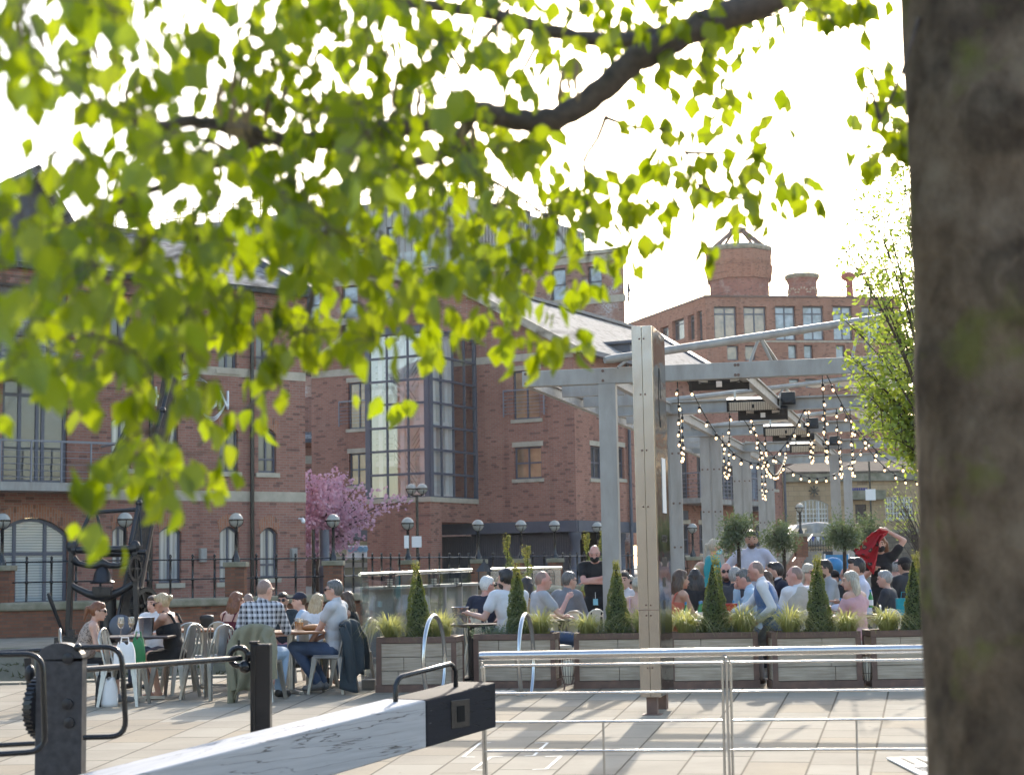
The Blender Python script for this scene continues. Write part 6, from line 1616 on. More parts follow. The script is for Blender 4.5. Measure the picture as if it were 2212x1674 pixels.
    if legs and shoe is not None:
        for s in (-1, 1):
            t_ = MB(); fd = (toe[s] - an[s]); fd.z *= .2; fd = fd.normalized(); t_.cap(an[s] + V((0, 0, -.03)) - fd * .03, toe[s] + fd * .03 + V((0, 0, .0)), .046, .04); t_.cap(an[s] + V((0, 0, .01)), an[s] + V((0, 0, -.03)), .045, .046); remesh(t_, 'shoe', shoe, e, vox)
    # hair
    st, hc = hair; b = MB(); m = HC.get(hc)
    def capmesh(k=0, back=-.02, upz=.02): b.ell(hp(0, back, upz), ((.083 + k) * hs, (.095 + k) * hs, (.11 + k) * hs), HR)
    if st == 'short': capmesh(.002); b.ell(hp(0, .03, .07), (.066, .06, .05), HR)
    elif st == 'shaved': capmesh(-.004, -.014, .012)
    elif st == 'quiff': capmesh(.002); b.ell(hp(0, .05, .085), (.06, .055, .045), HR)
    elif st == 'fringe': b.ell(hp(0, -.035, -.01), (.084, .075, .09), HR)
    elif st in ('long', 'bob', 'wavy'):
        capmesh(.008); n_ = {'long': .34, 'bob': .17, 'wavy': .24}[st]; b.ell(hp(0, .03, .07), (.07, .055, .05), HR)
        for s in (-1, -.35, .35, 1):
            a = hp(s * .072, -.04 - .03 * (1 - abs(s)), .0); q = hp(s * .08, -.06 - .03 * (1 - abs(s)), -.1); c = V((q.x * 1.0, q.y - (.02 if st == 'long' else 0), Hd.z - n_)); b.cap(a, q, .045, .045); b.cap(q, c, .045, .035 if st != 'bob' else .042)
    elif st == 'pony':
        capmesh(.006); b.ell(hp(0, .03, .07), (.066, .055, .05), HR); b.cap(hp(0, -.1, .03), hp(0, -.14, .02), .03, .035); b.cap(hp(0, -.14, .02), hp(0, -.16, -.14), .035, .016)
    elif st == 'bun':
        capmesh(.004); b.ell(hp(0, .03, .07), (.066, .055, .05), HR); b.ell(hp(0, -.125, .03), (.042, .04, .042), HR)
    elif st == 'updo': capmesh(.008); b.ell(hp(0, -.1, .02), (.065, .05, .06), HR)
    elif st == 'beard': capmesh(.004); b.ell(hp(0, .03, .07), (.066, .06, .05), HR)
    if b.v:
        if hc == 'stubble' and st == 'shaved': remesh(b, 'cropped_hair', m, e, .012, 2)
        else:
            o = remesh(b, 'hair', m, e, .011, 2)
            for v in o.data.vertices:
                q = v.co; n_ = math.sin(q.x * 190 + q.z * 23) * math.sin(q.y * 170 + q.z * 31); v.co = q + v.normal * n_ * .0035
    if st == 'beard' or 'beard' in extra:
        b = MB(); b.ell(hp(0, .032, -.075), (.064, .07, .055), HR); remesh(b, 'beard', HC['dark' if st == 'beard' else 'brown'], e, .011, 2)
    f = MB()
    for s in (-1, 1): f.ell(hp(s * .032, .083, .006), (.012, .009, .0075), HR)
    f.build('eye', EYE_M, e, smooth=True)
    f = MB()
    for s in (-1, 1): f.cap(hp(s * .02, .094, .03), hp(s * .05, .08, .03), .006, .005)
    f.build('eyebrow', HC['brown'] if hc in ('blond', 'ash', 'auburn', 'brown') else HC.get(hc if hc in HC else 'pepper'), e, smooth=True)
    if 'mask' not in extra and 'bluemask' not in extra: MB().cap(hp(-.02, .096, -.07), hp(.02, .096, -.07), .0075, .0075).build('lips', LIP, e, smooth=True)
    if 'sun' in extra or 'specs' in extra:
        f = MB()
        for s in (-1, 1): f.ell(hp(s * .033, .098, .006), (.028, .012, .021), HR) if 'sun' in extra else f.tube([hp(s * .033 + .024 * math.cos(t), .1, .006 + .018 * math.sin(t)) for t in [k * .628 for k in range(10)]], .003, 5, closed=True)
        for s in (-1, 1): f.tube([hp(s * .06, .09, .012), hp(s * .083, .04, .012), hp(s * .084, -.01, .008)], .004, 5)
        f.tube([hp(-.012, .108, .01), hp(.012, .108, .01)], .004, 5); f.build('sunglasses' if 'sun' in extra else 'spectacles', LENS, e, smooth=True)
    if 'mask' in extra or 'bluemask' in extra:
        f = MB(); f.ell(hp(0, .045, -.066), (.07, .076, .056), HR)
        remesh(f, 'face_mask', CL['black'] if 'mask' in extra else BLUEMASK, e, .011, 2)
        f = MB()
        for s in (-1, 1): f.tube([hp(s * .066, .06, -.04), hp(s * .088, -.01, -.01)], .003, 4)
        f.build('mask_strap', CL['black'], e)
    if 'cap' in extra:
        f = MB(); f.ell(hp(0, -.012, .05), (.088, .106, .088), HR); f.ell(hp(0, .115, .055), (.07, .075, .012), HR); remesh(f, 'cap', CL['navy'] if top[1] != 'char' else CL['black'], e, .011, 2)
    if 'lanyard' in extra:
        MB().box(tp(.0, .15, -.02), (.07, .006, .09)).build('badge', BLUEMASK, e); MB().tube([tp(0, .145, .03), tp(0, .15, .12)], .004, 4).build('lanyard', PAPER, e)
    if 'headset' in extra:
        f = MB()
        for s in (-1, 1): f.ell(hp(s * .088, -.01, -.01), (.018, .028, .032), HR)
        f.build('earpiece', PLBLACK, e, smooth=True)
    if 'button' in extra: MB().lathe([(.035, 0), (.035, .012)], tp(.1, -.16, -.02), 10, Matrix.Rotation(pi / 2, 3, 'X')).build('rosette', CL['rose'], e)
    if 'tattoo' in extra: pass
    return e, dict(hp=hp, tp=tp, wr=wr, el=el, Hd=Hd, Nk=Nk, Rz=Rz, loc=loc, sc=sc)
def W2(info, p): return info['loc'] + info['Rz'] @ V(p) * info['sc']
# ------------------------------------------------------------------ furniture
def make_chair(m, name, label, group):
    e = empty(name, (0, 0, 0), label, 'chair', group)
    MB().b2((-.18, -.17, .435), (.18, .19, .45)).b2((-.185, -.175, .405), (.185, .195, .4345)).build('seat', m, e, bevel=.012)
    for sx in (-1, 1):
        for sy in (-1, 1):
            b = MB(); t = V((sx * .165, sy * .16 + .01, .42)); f = V((sx * .22, sy * .22 + .01, 0)); n = 5
            for k in range(n):
                a = t.lerp(f, k / n); c = t.lerp(f, (k + 1) / n); w = .075 - .045 * ((k + .5) / n) ** .6
                b.bar(a, c, w, .028, up=(1, 0, 0)); b.bar(a + V((-sx * .01, 0, 0)), c + V((-sx * .01, 0, 0)), .02, w, up=(1, 0, 0))
            b.build('leg', m, e)
    pts = [V((-.185, -.14, .42)), V((-.185, -.19, .62))]
    for k in range(9):
        th = pi - pi * k / 8; pts.append(V((.17 * math.cos(th), -.225, .72 + .12 * math.sin(th))))
    pts += [V((.185, -.19, .62)), V((.185, -.14, .42))]
    MB().tube(pts, .011, 8).build('back_frame', m, e, smooth=True)
    b = MB().grid(lambda u, v_: V(((u - .5) * (.13 + .03 * v_), -.17 - .06 * v_ - .008 * math.cos((u - .5) * pi), .45 + .385 * v_)), 4, 6); b.build('splat', m, e, solid=.006)
    for sx in (-1, 1): MB().tube([V((sx * .12, -.16, .45)), V((sx * .15, -.2, .6)), V((sx * .12, -.222, .78))], .008, 6).build('back_rod', m, e, smooth=True)
    return e
steel0 = make_chair(ZINC, 'steel_chair', 'bare steel chair', 'bare steel chairs by the water'); cream0 = make_chair(CREAM, 'cream_chair', 'cream chair', 'cream metal chairs on the terrace')
used = {}
def chair(kind, p, face, label):
    src = steel0 if kind == 's' else cream0
    if kind in used: return dup(src, (p[0], p[1], 0), -rad(face), label=label)
    used[kind] = 1; src.location = (p[0], p[1], 0); src.rotation_euler = (0, 0, -rad(face)); src['label'] = label; return src
def under(info, kind, label, back=.02):
    f = info['Rz'] @ V((0, back, 0)); p = info['loc'] + f; return chair(kind, p, -math.degrees(info['Rz'].to_euler().z), label)
def table(p, label, w=.75, dp_=.75, rz=0, m=TABLEW, round_=False, z=.73, leg=ZINC):
    e = empty('table', (p[0], p[1], 0), label, 'table', 'pedestal tables', rz=rad(rz))
    if round_: MB().lathe([(w / 2 - .01, z - .03), (w / 2, z - .025), (w / 2, z - .005), (w / 2 - .005, z)], n=36).build('table_top', m, e)
    else: MB().b2((-w / 2, -dp_ / 2, z - .03), (w / 2, dp_ / 2, z)).build('table_top', m, e, bevel=.012)
    MB().lathe([(.045, .05), (.045, z - .05), (.16, z - .045), (.16, z - .0305)], n=14).build('pedestal', leg, e, smooth=True)
    b = MB()
    for k in range(4): a = k * pi / 2 + .4; b.bar((0, 0, .035), (.3 * math.cos(a), .3 * math.sin(a), .02), .06, .03)
    b.build('foot', leg, e); return e
def glassware(p, kind, label, z=.73, group='drinks on the tables'):
    if kind == 'wine': prof = [(.035, 0), (.035, .004), (.005, .01), (.004, .09), (.02, .1), (.04, .14), (.042, .17), (.034, .22), (.032, .22), (.04, .165), (.02, .11)]
    elif kind == 'pint': prof = [(.035, 0), (.045, .14), (.043, .14), (.033, .01)]
    elif kind == 'goblet': prof = [(.04, 0), (.04, .004), (.006, .01), (.006, .06), (.045, .1), (.055, .14), (.05, .19), (.048, .19), (.05, .14), (.02, .075)]
    e = empty(kind + '_glass', (p[0], p[1], z), label, 'glass', group)
    MB().lathe(prof, n=16).build('bowl', WATERGL, e, smooth=True)
    if kind == 'pint': MB().lathe([(.032, .012), (.041, .1)], n=14).build('drink', mat('amber_beer', (.55, .25, .05), .2), e, smooth=True)
    else: MB().lathe([(.012, .105), (.036, .14), (.038, .15)] if kind == 'wine' else [(.02, .08), (.047, .13)], n=14).build('drink', mat('pale_wine', (.75, .6, .42), .15), e, smooth=True)
    return e
def bottle(p, label, z=.73, m=None):
    e = empty('bottle', (p[0], p[1], z), label, 'bottle', 'green bottles on the terrace tables')
    MB().lathe([(.03, 0), (.031, .13), (.013, .18), (.012, .23)], n=12).build('glass', m or GREENB, e, smooth=True); MB().lathe([(.0135, .2), (.0135, .236)], n=10).build('neck_foil', BLUEP, e); MB().lathe([(.0318, .03), (.0318, .1)], n=12).build('paper_label', PAPER, e); return e
def jacket(p, face, m, label, w=.25, L1=.5, L2=.62, seed=1, slant=.1):
    """coat hung over a chair back: a folded sheet over the hoop"""
    e = empty('jacket', (p[0], p[1], 0), label, 'jacket', None, rz=-rad(face)); r = random.Random(seed); ph = [r.uniform(0, 6) for _ in range(5)]
    def fn(u, v_):
        slant_ = slant
        x = (u - .5) * 2 * w * (1 + .35 * v_); s = v_ * (L1 + .1)
        fold = .06 * math.sin(u * 21 + ph[0] + v_ * 1.5) * v_ ** .6 + .055 * math.sin(u * 7 + ph[1] + v_ * 2) * v_
        arch = -.06 * abs(2 * u - 1) ** 2.2
        if v_ < .12: y = -.16 - .09 * (v_ / .12); z = .845 + .01 * math.sin(v_ / .12 * pi) + arch
        else: q = (v_ - .12) / .88; y = -.255 - .05 * q - fold; z = .845 - q * (L2 + .09 * math.sin(u * 11 + ph[2]) - slant * (u - .5)) + arch
        return V((x + .02 * math.sin(v_ * 9 + ph[3]), y, z))
    MB().grid(fn, 22, 20).build('cloth', m, e, smooth=True, solid=.022, auto=80)
    for sx in (-1, 1):
        MB().tube([V((sx * w * .9, -.2, .76)), V((sx * w * 1.12, -.27, .62)), V((sx * w * 1.2, -.3, .42)), V((sx * w * 1.1 + .03, -.3, .2 + .06 * sx))], [.05, .06, .05, .045], 8).build('sleeve', m, e, smooth=True)
    return e
# ------------------------------------------------------------------ guests by the water on the left
G1 = 'guests at the waterside tables'
def guest(*a, **k): k.setdefault('group', G1); return person(*a, **k)
def arm(x, y, z, pole=None, up=None):
    a = ((x, y, z),) + ((pole,) if pole else ())
    return a + ((up,) if up else ())
e, i1 = guest(213, 18.9, 72, 1297, 'woman in leopard print top with auburn ponytail at the leftmost table', fem=True, hair=('pony', 'auburn'), top=('sleeveless', 'leopard'), bottom=('crop', 'black'), shoe=SNEAK, arms=('table', arm(.12, .36, .33)), lean=20, extra=('sun',), belly=.035, vox=.014, yaw=8)
under(i1, 's', 'steel chair under the woman in leopard print')
e, i2 = guest(350, 19.6, 284, 1277, 'blond woman in black camisole pouring from a bottle at the left table', fem=True, hair=('bun', 'blond'), top=('dress', 'black'), bottom=('short', 'black'), skin='tan', arms=(arm(-.02, .5, .33), arm(-.03, .44, .36)), lean=14, extra=('sun',), vox=.014, pitch=12, knee={-1: ((-.12, .43, .5), (-.1, .32, .06)), 1: ((.1, .42, .53), (.1, .3, .07))})
under(i2, 's', 'steel chair under the blond woman in black')
tp_ = XY(300, 19.3); table(tp_, 'dark topped pedestal table between the leopard print woman and the blond woman', .8, .6, m=TABLED)
for px, d, k, l in ((262, 19.1, 'wine', 'wine glass before the woman in leopard print'), (285, 19.2, 'wine', 'wine glass being filled by the blond woman')): q = XY(px, d); glassware((q.x, q.y), k, l)
q = XY(317, 19.35); bk_ = empty('ice_bucket', (q.x, q.y, .73), 'polished steel ice bucket on the leftmost table', 'ice bucket'); MB().lathe([(.07, 0), (.095, .2), (.1, .205), (.09, .2), (.066, .01)], n=22).build('shell', INOX, bk_, smooth=True)
wv = W2(i2, i2['wr'][1]); bo_ = empty('poured_bottle', wv + V((-.1, 0, -.0)), 'clear glass bottle tipped over a wine glass by the blond woman', 'bottle'); MB().lathe([(.03, -.1), (.034, -.08), (.034, .05), (.013, .11), (.012, .16)], (0, 0, 0), 14, Matrix.Rotation(-rad(118), 3, 'Y')).build('glass', WATERGL, bo_, smooth=True)
chair('s', XY(268, 18.6), 95, 'empty steel chair with shopping bags behind it, beside the leopard print woman')
chair('s', XY(398, 20.3), 330, 'empty steel chair behind the blond woman in black'); chair('s', XY(452, 19.3), 300, 'empty steel chair left of the khaki jacket')
def bag(px, d, m, label, s=(.2, .12, .3), z=0, seed=3):
    c = XY(px, d); r = random.Random(seed); ph = r.uniform(0, 6)
    def fn(u, v_):
        a = 2 * pi * u; k = 1 - .35 * v_ ** 3 + .09 * math.sin(a * 3 + ph + v_ * 4) * v_; return V((s[0] / 2 * k * math.cos(a), s[1] / 2 * k * math.sin(a), s[2] * v_ + .02 * math.sin(a * 5 + ph) * v_))
    e = empty('carrier_bag', (c.x, c.y, z), label, 'bag', 'bags beside the left table'); MB().grid(fn, 24, 8).build('sack', m, e, smooth=True, solid=.004); MB().tube([(-s[0] * .2, 0, s[2] * .95), (-s[0] * .15, 0, s[2] * 1.25), (s[0] * .15, 0, s[2] * 1.25), (s[0] * .2, 0, s[2] * .95)], .008, 6).build('handle', m, e)
bag(271, 18.4, PAPER, 'white carrier bag hanging on the empty chair at the left table', (.24, .14, .26), .42, 5); bag(300, 18.7, mat('green_bag', (.02, .2, .06), .5), 'shiny green bag hanging beside the white bag', (.16, .12, .3), .42, 8); bag(237, 18.5, PAPER, 'white bag standing on the paving under the left table', (.2, .16, .3), 0, 2); bag(222, 18.5, CL['black'], 'black bag standing on the paving next to the white one', (.13, .12, .33), 0, 9)
e, i3 = guest(330, 21.4, 200, 1292, 'person in white shirt partly hidden behind the blond woman in black', hair=('short', 'brown'), top=('shirt', 'white'), bottom=('long', 'navy'), shoe=SHOE, arms=(arm(-.34, .3, .36, (-.4, -.1, -1), 1), 'table'), vox=.018)
q = W2(i3, i3['wr'][-1]); glassware((q.x, q.y - .03), 'goblet', 'tall drink held up behind the blond woman in black', q.z + .02)
e, i4 = guest(511, 20.5, 30, 1277, 'woman with auburn bob and maroon strap top at the middle table', fem=True, hair=('bob', 'auburn'), top=('cami', 'maroon'), bottom=('long', 'ldenim'), arms=('table', 'mouth'), yaw=15, lean=10, vox=.015, shoe=SHOE)
under(i4, 's', 'steel chair under the woman with the auburn bob')
guest(536, 22.0, 340, 1280, 'man with shaved head half hidden behind the auburn haired woman', hair=('shaved', 'stubble'), skin='pink', top=('tee', 'grey'), vox=.02)
e, i6 = guest(572, 19.0, 12, 1248, 'bald man in black and white plaid shirt seen from behind', hair=('shaved', 'stubble'), top=('shirt', 'plaid'), bottom=('long', 'ldenim'), shoe=SHOE, arms=(arm(-.14, .26, .26), arm(.16, .42, .27)), lean=8, yaw=22, extra=('specs',), vox=.013, knee={-1: ((-.24, .4, .52), (-.22, .38, .09)), 1: ((.12, .42, .5), (.12, .3, .09))})
c6 = under(i6, 's', 'steel chair under the man in the plaid shirt, covered by a khaki jacket'); jacket(i6['loc'] + i6['Rz'] @ V((0, .02, 0)), 12, CL['khaki'], 'khaki jacket draped over the chair back of the plaid shirt man', .21, .5, .6, 4, .75)
e, i7 = guest(611, 22.0, 188, 1292, 'dark haired man with sunglasses facing the camera behind the plaid shirt man', hair=('quiff', 'dark'), top=('tee', 'slate'), bottom=('long', 'pink'), skin='tan', extra=('sun', 'beard'), arms=('table', 'lap'), vox=.016, knee={1: ((.14, .4, .5), (.16, .3, .09))}); under(i7, 's', 'steel chair under the dark haired man with sunglasses')
e, i8 = guest(646, 21.6, 262, 1294, 'man in navy cap and pale blue shirt at the back of the middle table', hair=('short', 'brown'), top=('tee', 'blue'), extra=('cap',), vox=.016); under(i8, 's', 'steel chair under the man in the navy cap')
e, i9 = guest(686, 20.9, 25, 1281, 'woman with long blond hair and white top left of the grey polo man', fem=True, hair=('long', 'blond'), top=('tee', 'white'), lean=12, arms=('table', 'table'), vox=.016, yaw=10); under(i9, 's', 'steel chair under the woman with long blond hair')
e, i10 = guest(748, 20.9, 283, 1276, 'woman with long brown hair gesturing behind the grey polo man', fem=True, hair=('long', 'brown'), top=('sleeveless', 'black'), bottom=('crop', 'khaki'), skin='tan', arms=(arm(.1, .3, .2), arm(.03, .5, .42, (.3, 0, -1), 1)), shoe=SHOE, vox=.015, knee={-1: ((-.05, .45, .5), (-.06, .4, .1)), 1: ((.02, .46, .6), (-.1, .72, .36), (-.14, .88, .31))}, lean=8); under(i10, 's', 'steel chair under the gesturing woman')
e, i11 = guest(721, 19.9, 287, 1251, 'man in pale grey polo shirt and jeans with legs crossed, facing left', hair=('short', 'pepper'), top=('polo', 'pale'), bottom=('long', 'denim'), shoe=SNEAK, arms=(arm(-.02, .34, .03), 'lap'), lean=-2, extra=('sun',), vox=.013, knee={-1: ((-.1, .5, .55), (-.06, .2, .12), (-.06, .34, .06)), 1: ((.12, .44, .5), (.1, .2, .1), (.1, .34, .05))}, yaw=-4)
c11 = under(i11, 's', 'steel chair under the man in the grey polo shirt'); jacket(i11['loc'] + i11['Rz'] @ V((0, .02, 0)), 287, CL['slate'], 'dark slate jacket hanging over the chair back of the grey polo man', .22, .5, .62, 11, .3)
q = XY(628, 20.0); table(q, 'brown wooden table shared by the plaid shirt man and the grey polo man', .8, .8, 8)
for px, d, k, l in ((648, 19.9, 'pint', 'empty ribbed pint glass on the brown shared table'), (643, 20.3, 'pint', 'second pint glass just behind the ribbed one'), (607, 19.9, 'goblet', 'stemmed glass near the arm of the plaid shirt man')): q = XY(px, d); glassware((q.x, q.y), k, l)
q = XY(676, 20.0); o = MB().ell((0, 0, .03), (.14, .09, .045)).build('clutch_bag', mat('tan_leather', (.35, .16, .05), .5), None, smooth=True); o.location = (q.x, q.y, .73); tag(o, 'tan leather clutch bag lying on the brown shared table', 'bag')
q = XY(440, 21.2); table(q, 'brown table behind the empty steel chairs', .9, .7, 0)
# ------------------------------------------------------------------ glass wind screen, counter and lanterns
sc0, sc1, sc2, sc3 = P(777, 1241, 20.9), P(1018, 1231, 24.6), P(1060, 1230, 25.3), P(1212, 1226, 27.6)
gs = empty('glass_screen', (sc0.x, sc0.y, 0), 'glass wind screen with a rounded steel top rail behind the leftmost planter', 'screen')
for a, b_ in ((sc0, sc1), (sc2, sc3)):
    MB().tube([a, b_], .024, 12).build('top_rail', INOX, gs, world=True, smooth=True)
    n_ = 3
    for k in range(n_):
        p = a.lerp(b_, k / n_ + .006); q_ = a.lerp(b_, (k + 1) / n_ - .006); MB().bar(V((p.x, p.y, (p.z - .03 + .12) / 2)), V((q_.x, q_.y, (p.z - .03 + .12) / 2)), .014, p.z - .15).build('glass_panel', GLASS, gs, world=True)
p = XY(795, 20.4); p2 = XY(783, 20.95); MB().bar(V((p.x, p.y, .74)), V((p2.x, p2.y, .74)), .016, 1.2).build('glass_panel', GLASS, gs, world=True); MB().box(V((p.x, p.y, .06)), (.16, .2, .12)).build('foot_block', STEP, gs, world=True, bevel=.01)
ct = empty('drinks_counter', XY(900, 22.6), 'long grey drinks counter on upright grey fins behind the glass screen', 'counter')
c0, c1 = P(800, 1268, 21.9), P(1050, 1262, 25.4); c0.z = c1.z = (c0.z + c1.z) / 2; MB().bar(c0, c1, .45, .035).build('counter_top', STEELP, ct, world=True)
fn_ = MB()
for k in range(7):
    q = c0.lerp(c1, .06 + k * .145); f = MB().bar(V((q.x - .2, q.y + .05, (c0.z - .02) / 2)), V((q.x + .2, q.y - .05, (c0.z - .02) / 2)), .05, c0.z - .02); f.build('fin', STEELP, ct, world=True)
def hanging_lantern(px, d, label):
    c = P(px, 1236, d); e = empty('hanging_lantern', (c.x, c.y - .07, c.z - .2), label, 'lantern', 'black wire lanterns on the glass screen'); b = MB(); s = .075
    for k in range(9): z = .01 + k * .022; b.tube([(-s, -s, z), (s, -s, z), (s, s, z), (-s, s, z)], .004, 4, closed=True)
    for x in (-s, 0, s):
        for y in (-s, s): b.tube([(x, y, 0), (x, y, .2)], .004, 4)
    b.tube([(-s, 0, .2), (-.03, 0, .25), (.03, 0, .25), (s, 0, .2)], .005, 5); b.build('cage', PLBLACK, e); MB().lathe([(.035, .01), (.035, .12)], n=10).build('candle', CREAM, e, smooth=True)
for px, d, l in ((843, 21.9, 'black wire lantern on the screen rail left of the first cone'), (938, 23.3, 'black wire lantern on the screen rail right of the first cone'), (986, 24.0, 'black wire lantern on the screen rail near its right end'), (1140, 26.4, 'black wire lantern on the right screen rail between the spiral shrubs'), (1187, 27.1, 'black wire lantern on the right screen rail behind the bald man')): hanging_lantern(px, d, l)
ln = P(1046, 1243, 24.9); e = empty('house_lantern', (ln.x, ln.y, ln.z - .2), 'dark pointed lantern standing behind the white haired man', 'lantern'); MB().lathe([(.13, .26), (.02, .4), (.015, .44)], n=4).build('roof', PLBLACK, e); MB().b2((-.09, -.09, 0), (.09, .09, .02)).b2((-.09, -.09, .02), (-.075, -.075, .26)).b2((.075, -.09, .02), (.09, -.075, .26)).b2((-.09, .075, .02), (-.075, .09, .26)).b2((.075, .075, .02), (.09, .09, .26)).build('frame', PLBLACK, e); MB().b2((-.07, -.07, .021), (.07, .07, .25)).build('pane', GLASS, e)
# ------------------------------------------------------------------ guests on the terrace
def g2(*a, **k): k.setdefault('group', PEOPLE_G); return person(*a, **k)
e, a1 = g2(1052, 22.2, 28, 1243, 'white haired man in navy tee shirt seen from behind, left end of terrace', hair=('short', 'white'), skin='pink', top=('tee', 'navy'), arms=(arm(-.2, .25, .22), 'table'), extra=('sun',), yaw=25, vox=.016, legs=True); under(a1, 'c', 'cream chair under the white haired man')
g2(1081, 23.8, 205, 1243, 'blond woman with sunglasses between the white haired man and the bearded man', fem=True, hair=('long', 'blond'), top=('tee', 'white'), extra=('sun',), vox=.02)
e, a2 = g2(1092, 21.2, 338, 1226, 'bearded man in white tee shirt reaching left for a glass', hair=('beard', 'dark'), skin='fair', top=('tee', 'white'), arms=(arm(-.42, .22, .3, (-.3, -.6, -1)), arm(.05, .35, .22)), lean=4, yaw=-30, extra=('headset',), vox=.014); under(a2, 'c', 'cream chair under the bearded man in white')
e, a3 = g2(1138, 22.2, 30, 1245, 'woman with long black hair and leopard print top beside the second cone', fem=True, hair=('long', 'dark'), top=('long', 'leopard2'), vox=.017); under(a3, 'c', 'cream chair under the woman in brown leopard print')
e, a4 = g2(1172, 21.8, 72, 1231, 'bald man in grey shirt raising one fist, jeans crossed', hair=('shaved', 'stubble'), skin='pink', top=('tee', 'grey'), bottom=('long', 'denim'), shoe=SHOE, arms=('table', arm(.16, .3, .46, (.5, 0, -1), 1)), lean=2, vox=.015, knee={1: ((.16, .52, .48), (.22, .5, .12), (.24, .62, .06))}); under(a4, 'c', 'cream chair under the bald man in grey')
e, a5 = g2(1229, 23.2, 42, 1233, 'grey haired man in grey blazer seen from behind beside the waiter', hair=('short', 'pepper'), top=('blazer', 'blazer'), bottom=('long', 'navy'), extra=('specs',), yaw=18, vox=.016); under(a5, 'c', 'cream chair under the man in the grey blazer')
g2(1285, 24.6, 186, 1173, 'masked waiter in black shirt standing with folded tattooed arms', pose='stand', hair=('shaved', 'stubble'), skin='pink', top=('tee', 'black'), bottom=('long', 'black'), arms=('cross', 'cross'), pitch=18, lean=3, extra=('mask', 'headset', 'lanyard'), shoe=SHOE, belly=.02, vox=.014, group='standing terrace staff')
g2(1347, 23.4, 200, 1232, 'dark haired man in white shirt behind the cone left of the pillar', hair=('short', 'dark'), top=('shirt', 'white'), vox=.019, arms=('table', 'mouth'))
g2(1359, 25.2, 188, 1241, 'brown haired woman with round sunglasses left of the polished pillar', fem=True, hair=('wavy', 'ash'), top=('tee', 'white'), extra=('sun',), vox=.019)
e, a6 = g2(1378, 21.6, 15, 1245, 'blond woman with bare shoulders in pink beside the polished pillar', fem=True, hair=('updo', 'ash'), top=('cami', 'rose'), vox=.017)
e, a7 = g2(1470, 21.8, 68, 1229, 'smiling woman with long dark brown hair just right of the polished pillar', fem=True, hair=('long', 'brown'), skin='tan', top=('cami', 'orange'), arms=('table', arm(.05, .34, .34)), vox=.016)
g2(1501, 23.2, 5, 1227, 'woman with very long straight black hair seen from behind', fem=True, hair=('long', 'dark'), top=('long', 'black'), vox=.018)
g2(1513, 27.5, 80, 1205, 'bald man far behind the black haired woman', pose='sit', hair=('fringe', 'blond'), top=('tee', 'navy'), vox=.024, hands=False)
g2(1546, 27.2, 78, 1163, 'waitress in teal shirt with blond ponytail and blue mask', pose='stand', fem=True, hair=('pony', 'ash'), top=('tee', 'teal'), bottom=('long', 'black'), extra=('bluemask',), arms=('lap', 'lap'), vox=.017, group='standing terrace staff')
g2(1625, 25.0, 184, 1140, 'man in white shirt standing with hands on hips behind the olive tree', pose='stand', hair=('short', 'dark'), skin='tan', top=('shirt', 'lilac'), bottom=('long', 'black'), arms=('hip', 'hip'), extra=('beard',), vox=.017, group='standing terrace staff')
g2(1568, 23.8, 186, 1213, 'bearded man in navy jacket and sunglasses facing the camera', hair=('fringe', 'auburn'), skin='pink', top=('blazer', 'navy'), extra=('sun', 'beard'), vox=.017)
e, a8 = g2(1588, 22.7, 28, 1223, 'grey haired man in dark suit seen from behind, left of the waistcoat man', hair=('short', 'grey'), top=('blazer', 'char'), vox=.018)
g2(1591, 25.6, 185, 1214, 'ginger haired person far back over the grey haired man', hair=('short', 'auburn'), top=('tee', 'grey'), vox=.024, hands=False)
e, a9 = g2(1606, 21.9, 285, 1225, 'man in pale blue shirt leaning his chin on his hand', hair=('short', 'pepper'), skin='pink', top=('shirt', 'blue'), arms=('table', 'mouth'), lean=14, pitch=10, vox=.016)
e, a10 = g2(1629, 20.1, 284, 1208, 'man in white shirt and blue waistcoat holding a fork between two planters', pose='perch', hair=('shaved', 'stubble'), skin='pink', top=('waistcoat', 'waist'), bottom=('long', 'wgrey'), shoe=SHOE, arms=(arm(-.16, .16, .1, (-.4, -1, -.2)), arm(.04, .46, .27, (.5, -.3, -1), 1)), lean=14, pitch=8, extra=('button',), vox=.013, belly=.02, dxy=(.02, 0))
wv = W2(a10, a10['wr'][1]); o = MB().tube([(0, 0, -.02), (-.02, 0, .12)], .004, 6).build('fork', INOX, None, smooth=True); o.location = wv + V((-.07, 0, 0)); tag(o, 'small steel fork held up by the man in the blue waistcoat', 'fork')
g2(1652, 25.4, 190, 1211, 'grey haired woman far back behind the waistcoat man', fem=True, hair=('bob', 'grey'), top=('tee', 'grey'), vox=.024, hands=False)
g2(1652, 23.6, 300, 1232, 'dark haired person close behind the head of the waistcoat man', hair=('bob', 'brown'), fem=True, top=('tee', 'maroon'), vox=.022, hands=False)
g2(1675, 24.2, 262, 1213, 'man in navy jacket lifting a drink to his mouth', hair=('quiff', 'dark'), top=('blazer', 'navy'), arms=('mouth', 'table'), extra=('beard',), vox=.017, yaw=30)
e, a11 = g2(1716, 21.5, 332, 1220, 'bald man in cream waistcoat and white collar seen from behind', hair=('shaved', 'stubble'), skin='pink', top=('waistcoat', 'cream'), yaw=-40, belly=.04, vox=.016)
g2(1747, 22.8, 150, 1216, 'blond woman with sunglasses beside the fifth cone', fem=True, hair=('wavy', 'ash'), top=('sleeveless', 'rose'), extra=('sun',), vox=.018)
g2(1781, 24.8, 262, 1208, 'dark haired man in pale shirt right of the fifth cone', hair=('quiff', 'dark'), top=('shirt', 'grey'), extra=('specs', 'beard'), vox=.02)
g2(1799, 25.4, 230, 1231, 'person in black cap before the blue board', hair=('short', 'dark'), top=('tee', 'char'), extra=('cap',), vox=.022, hands=False)
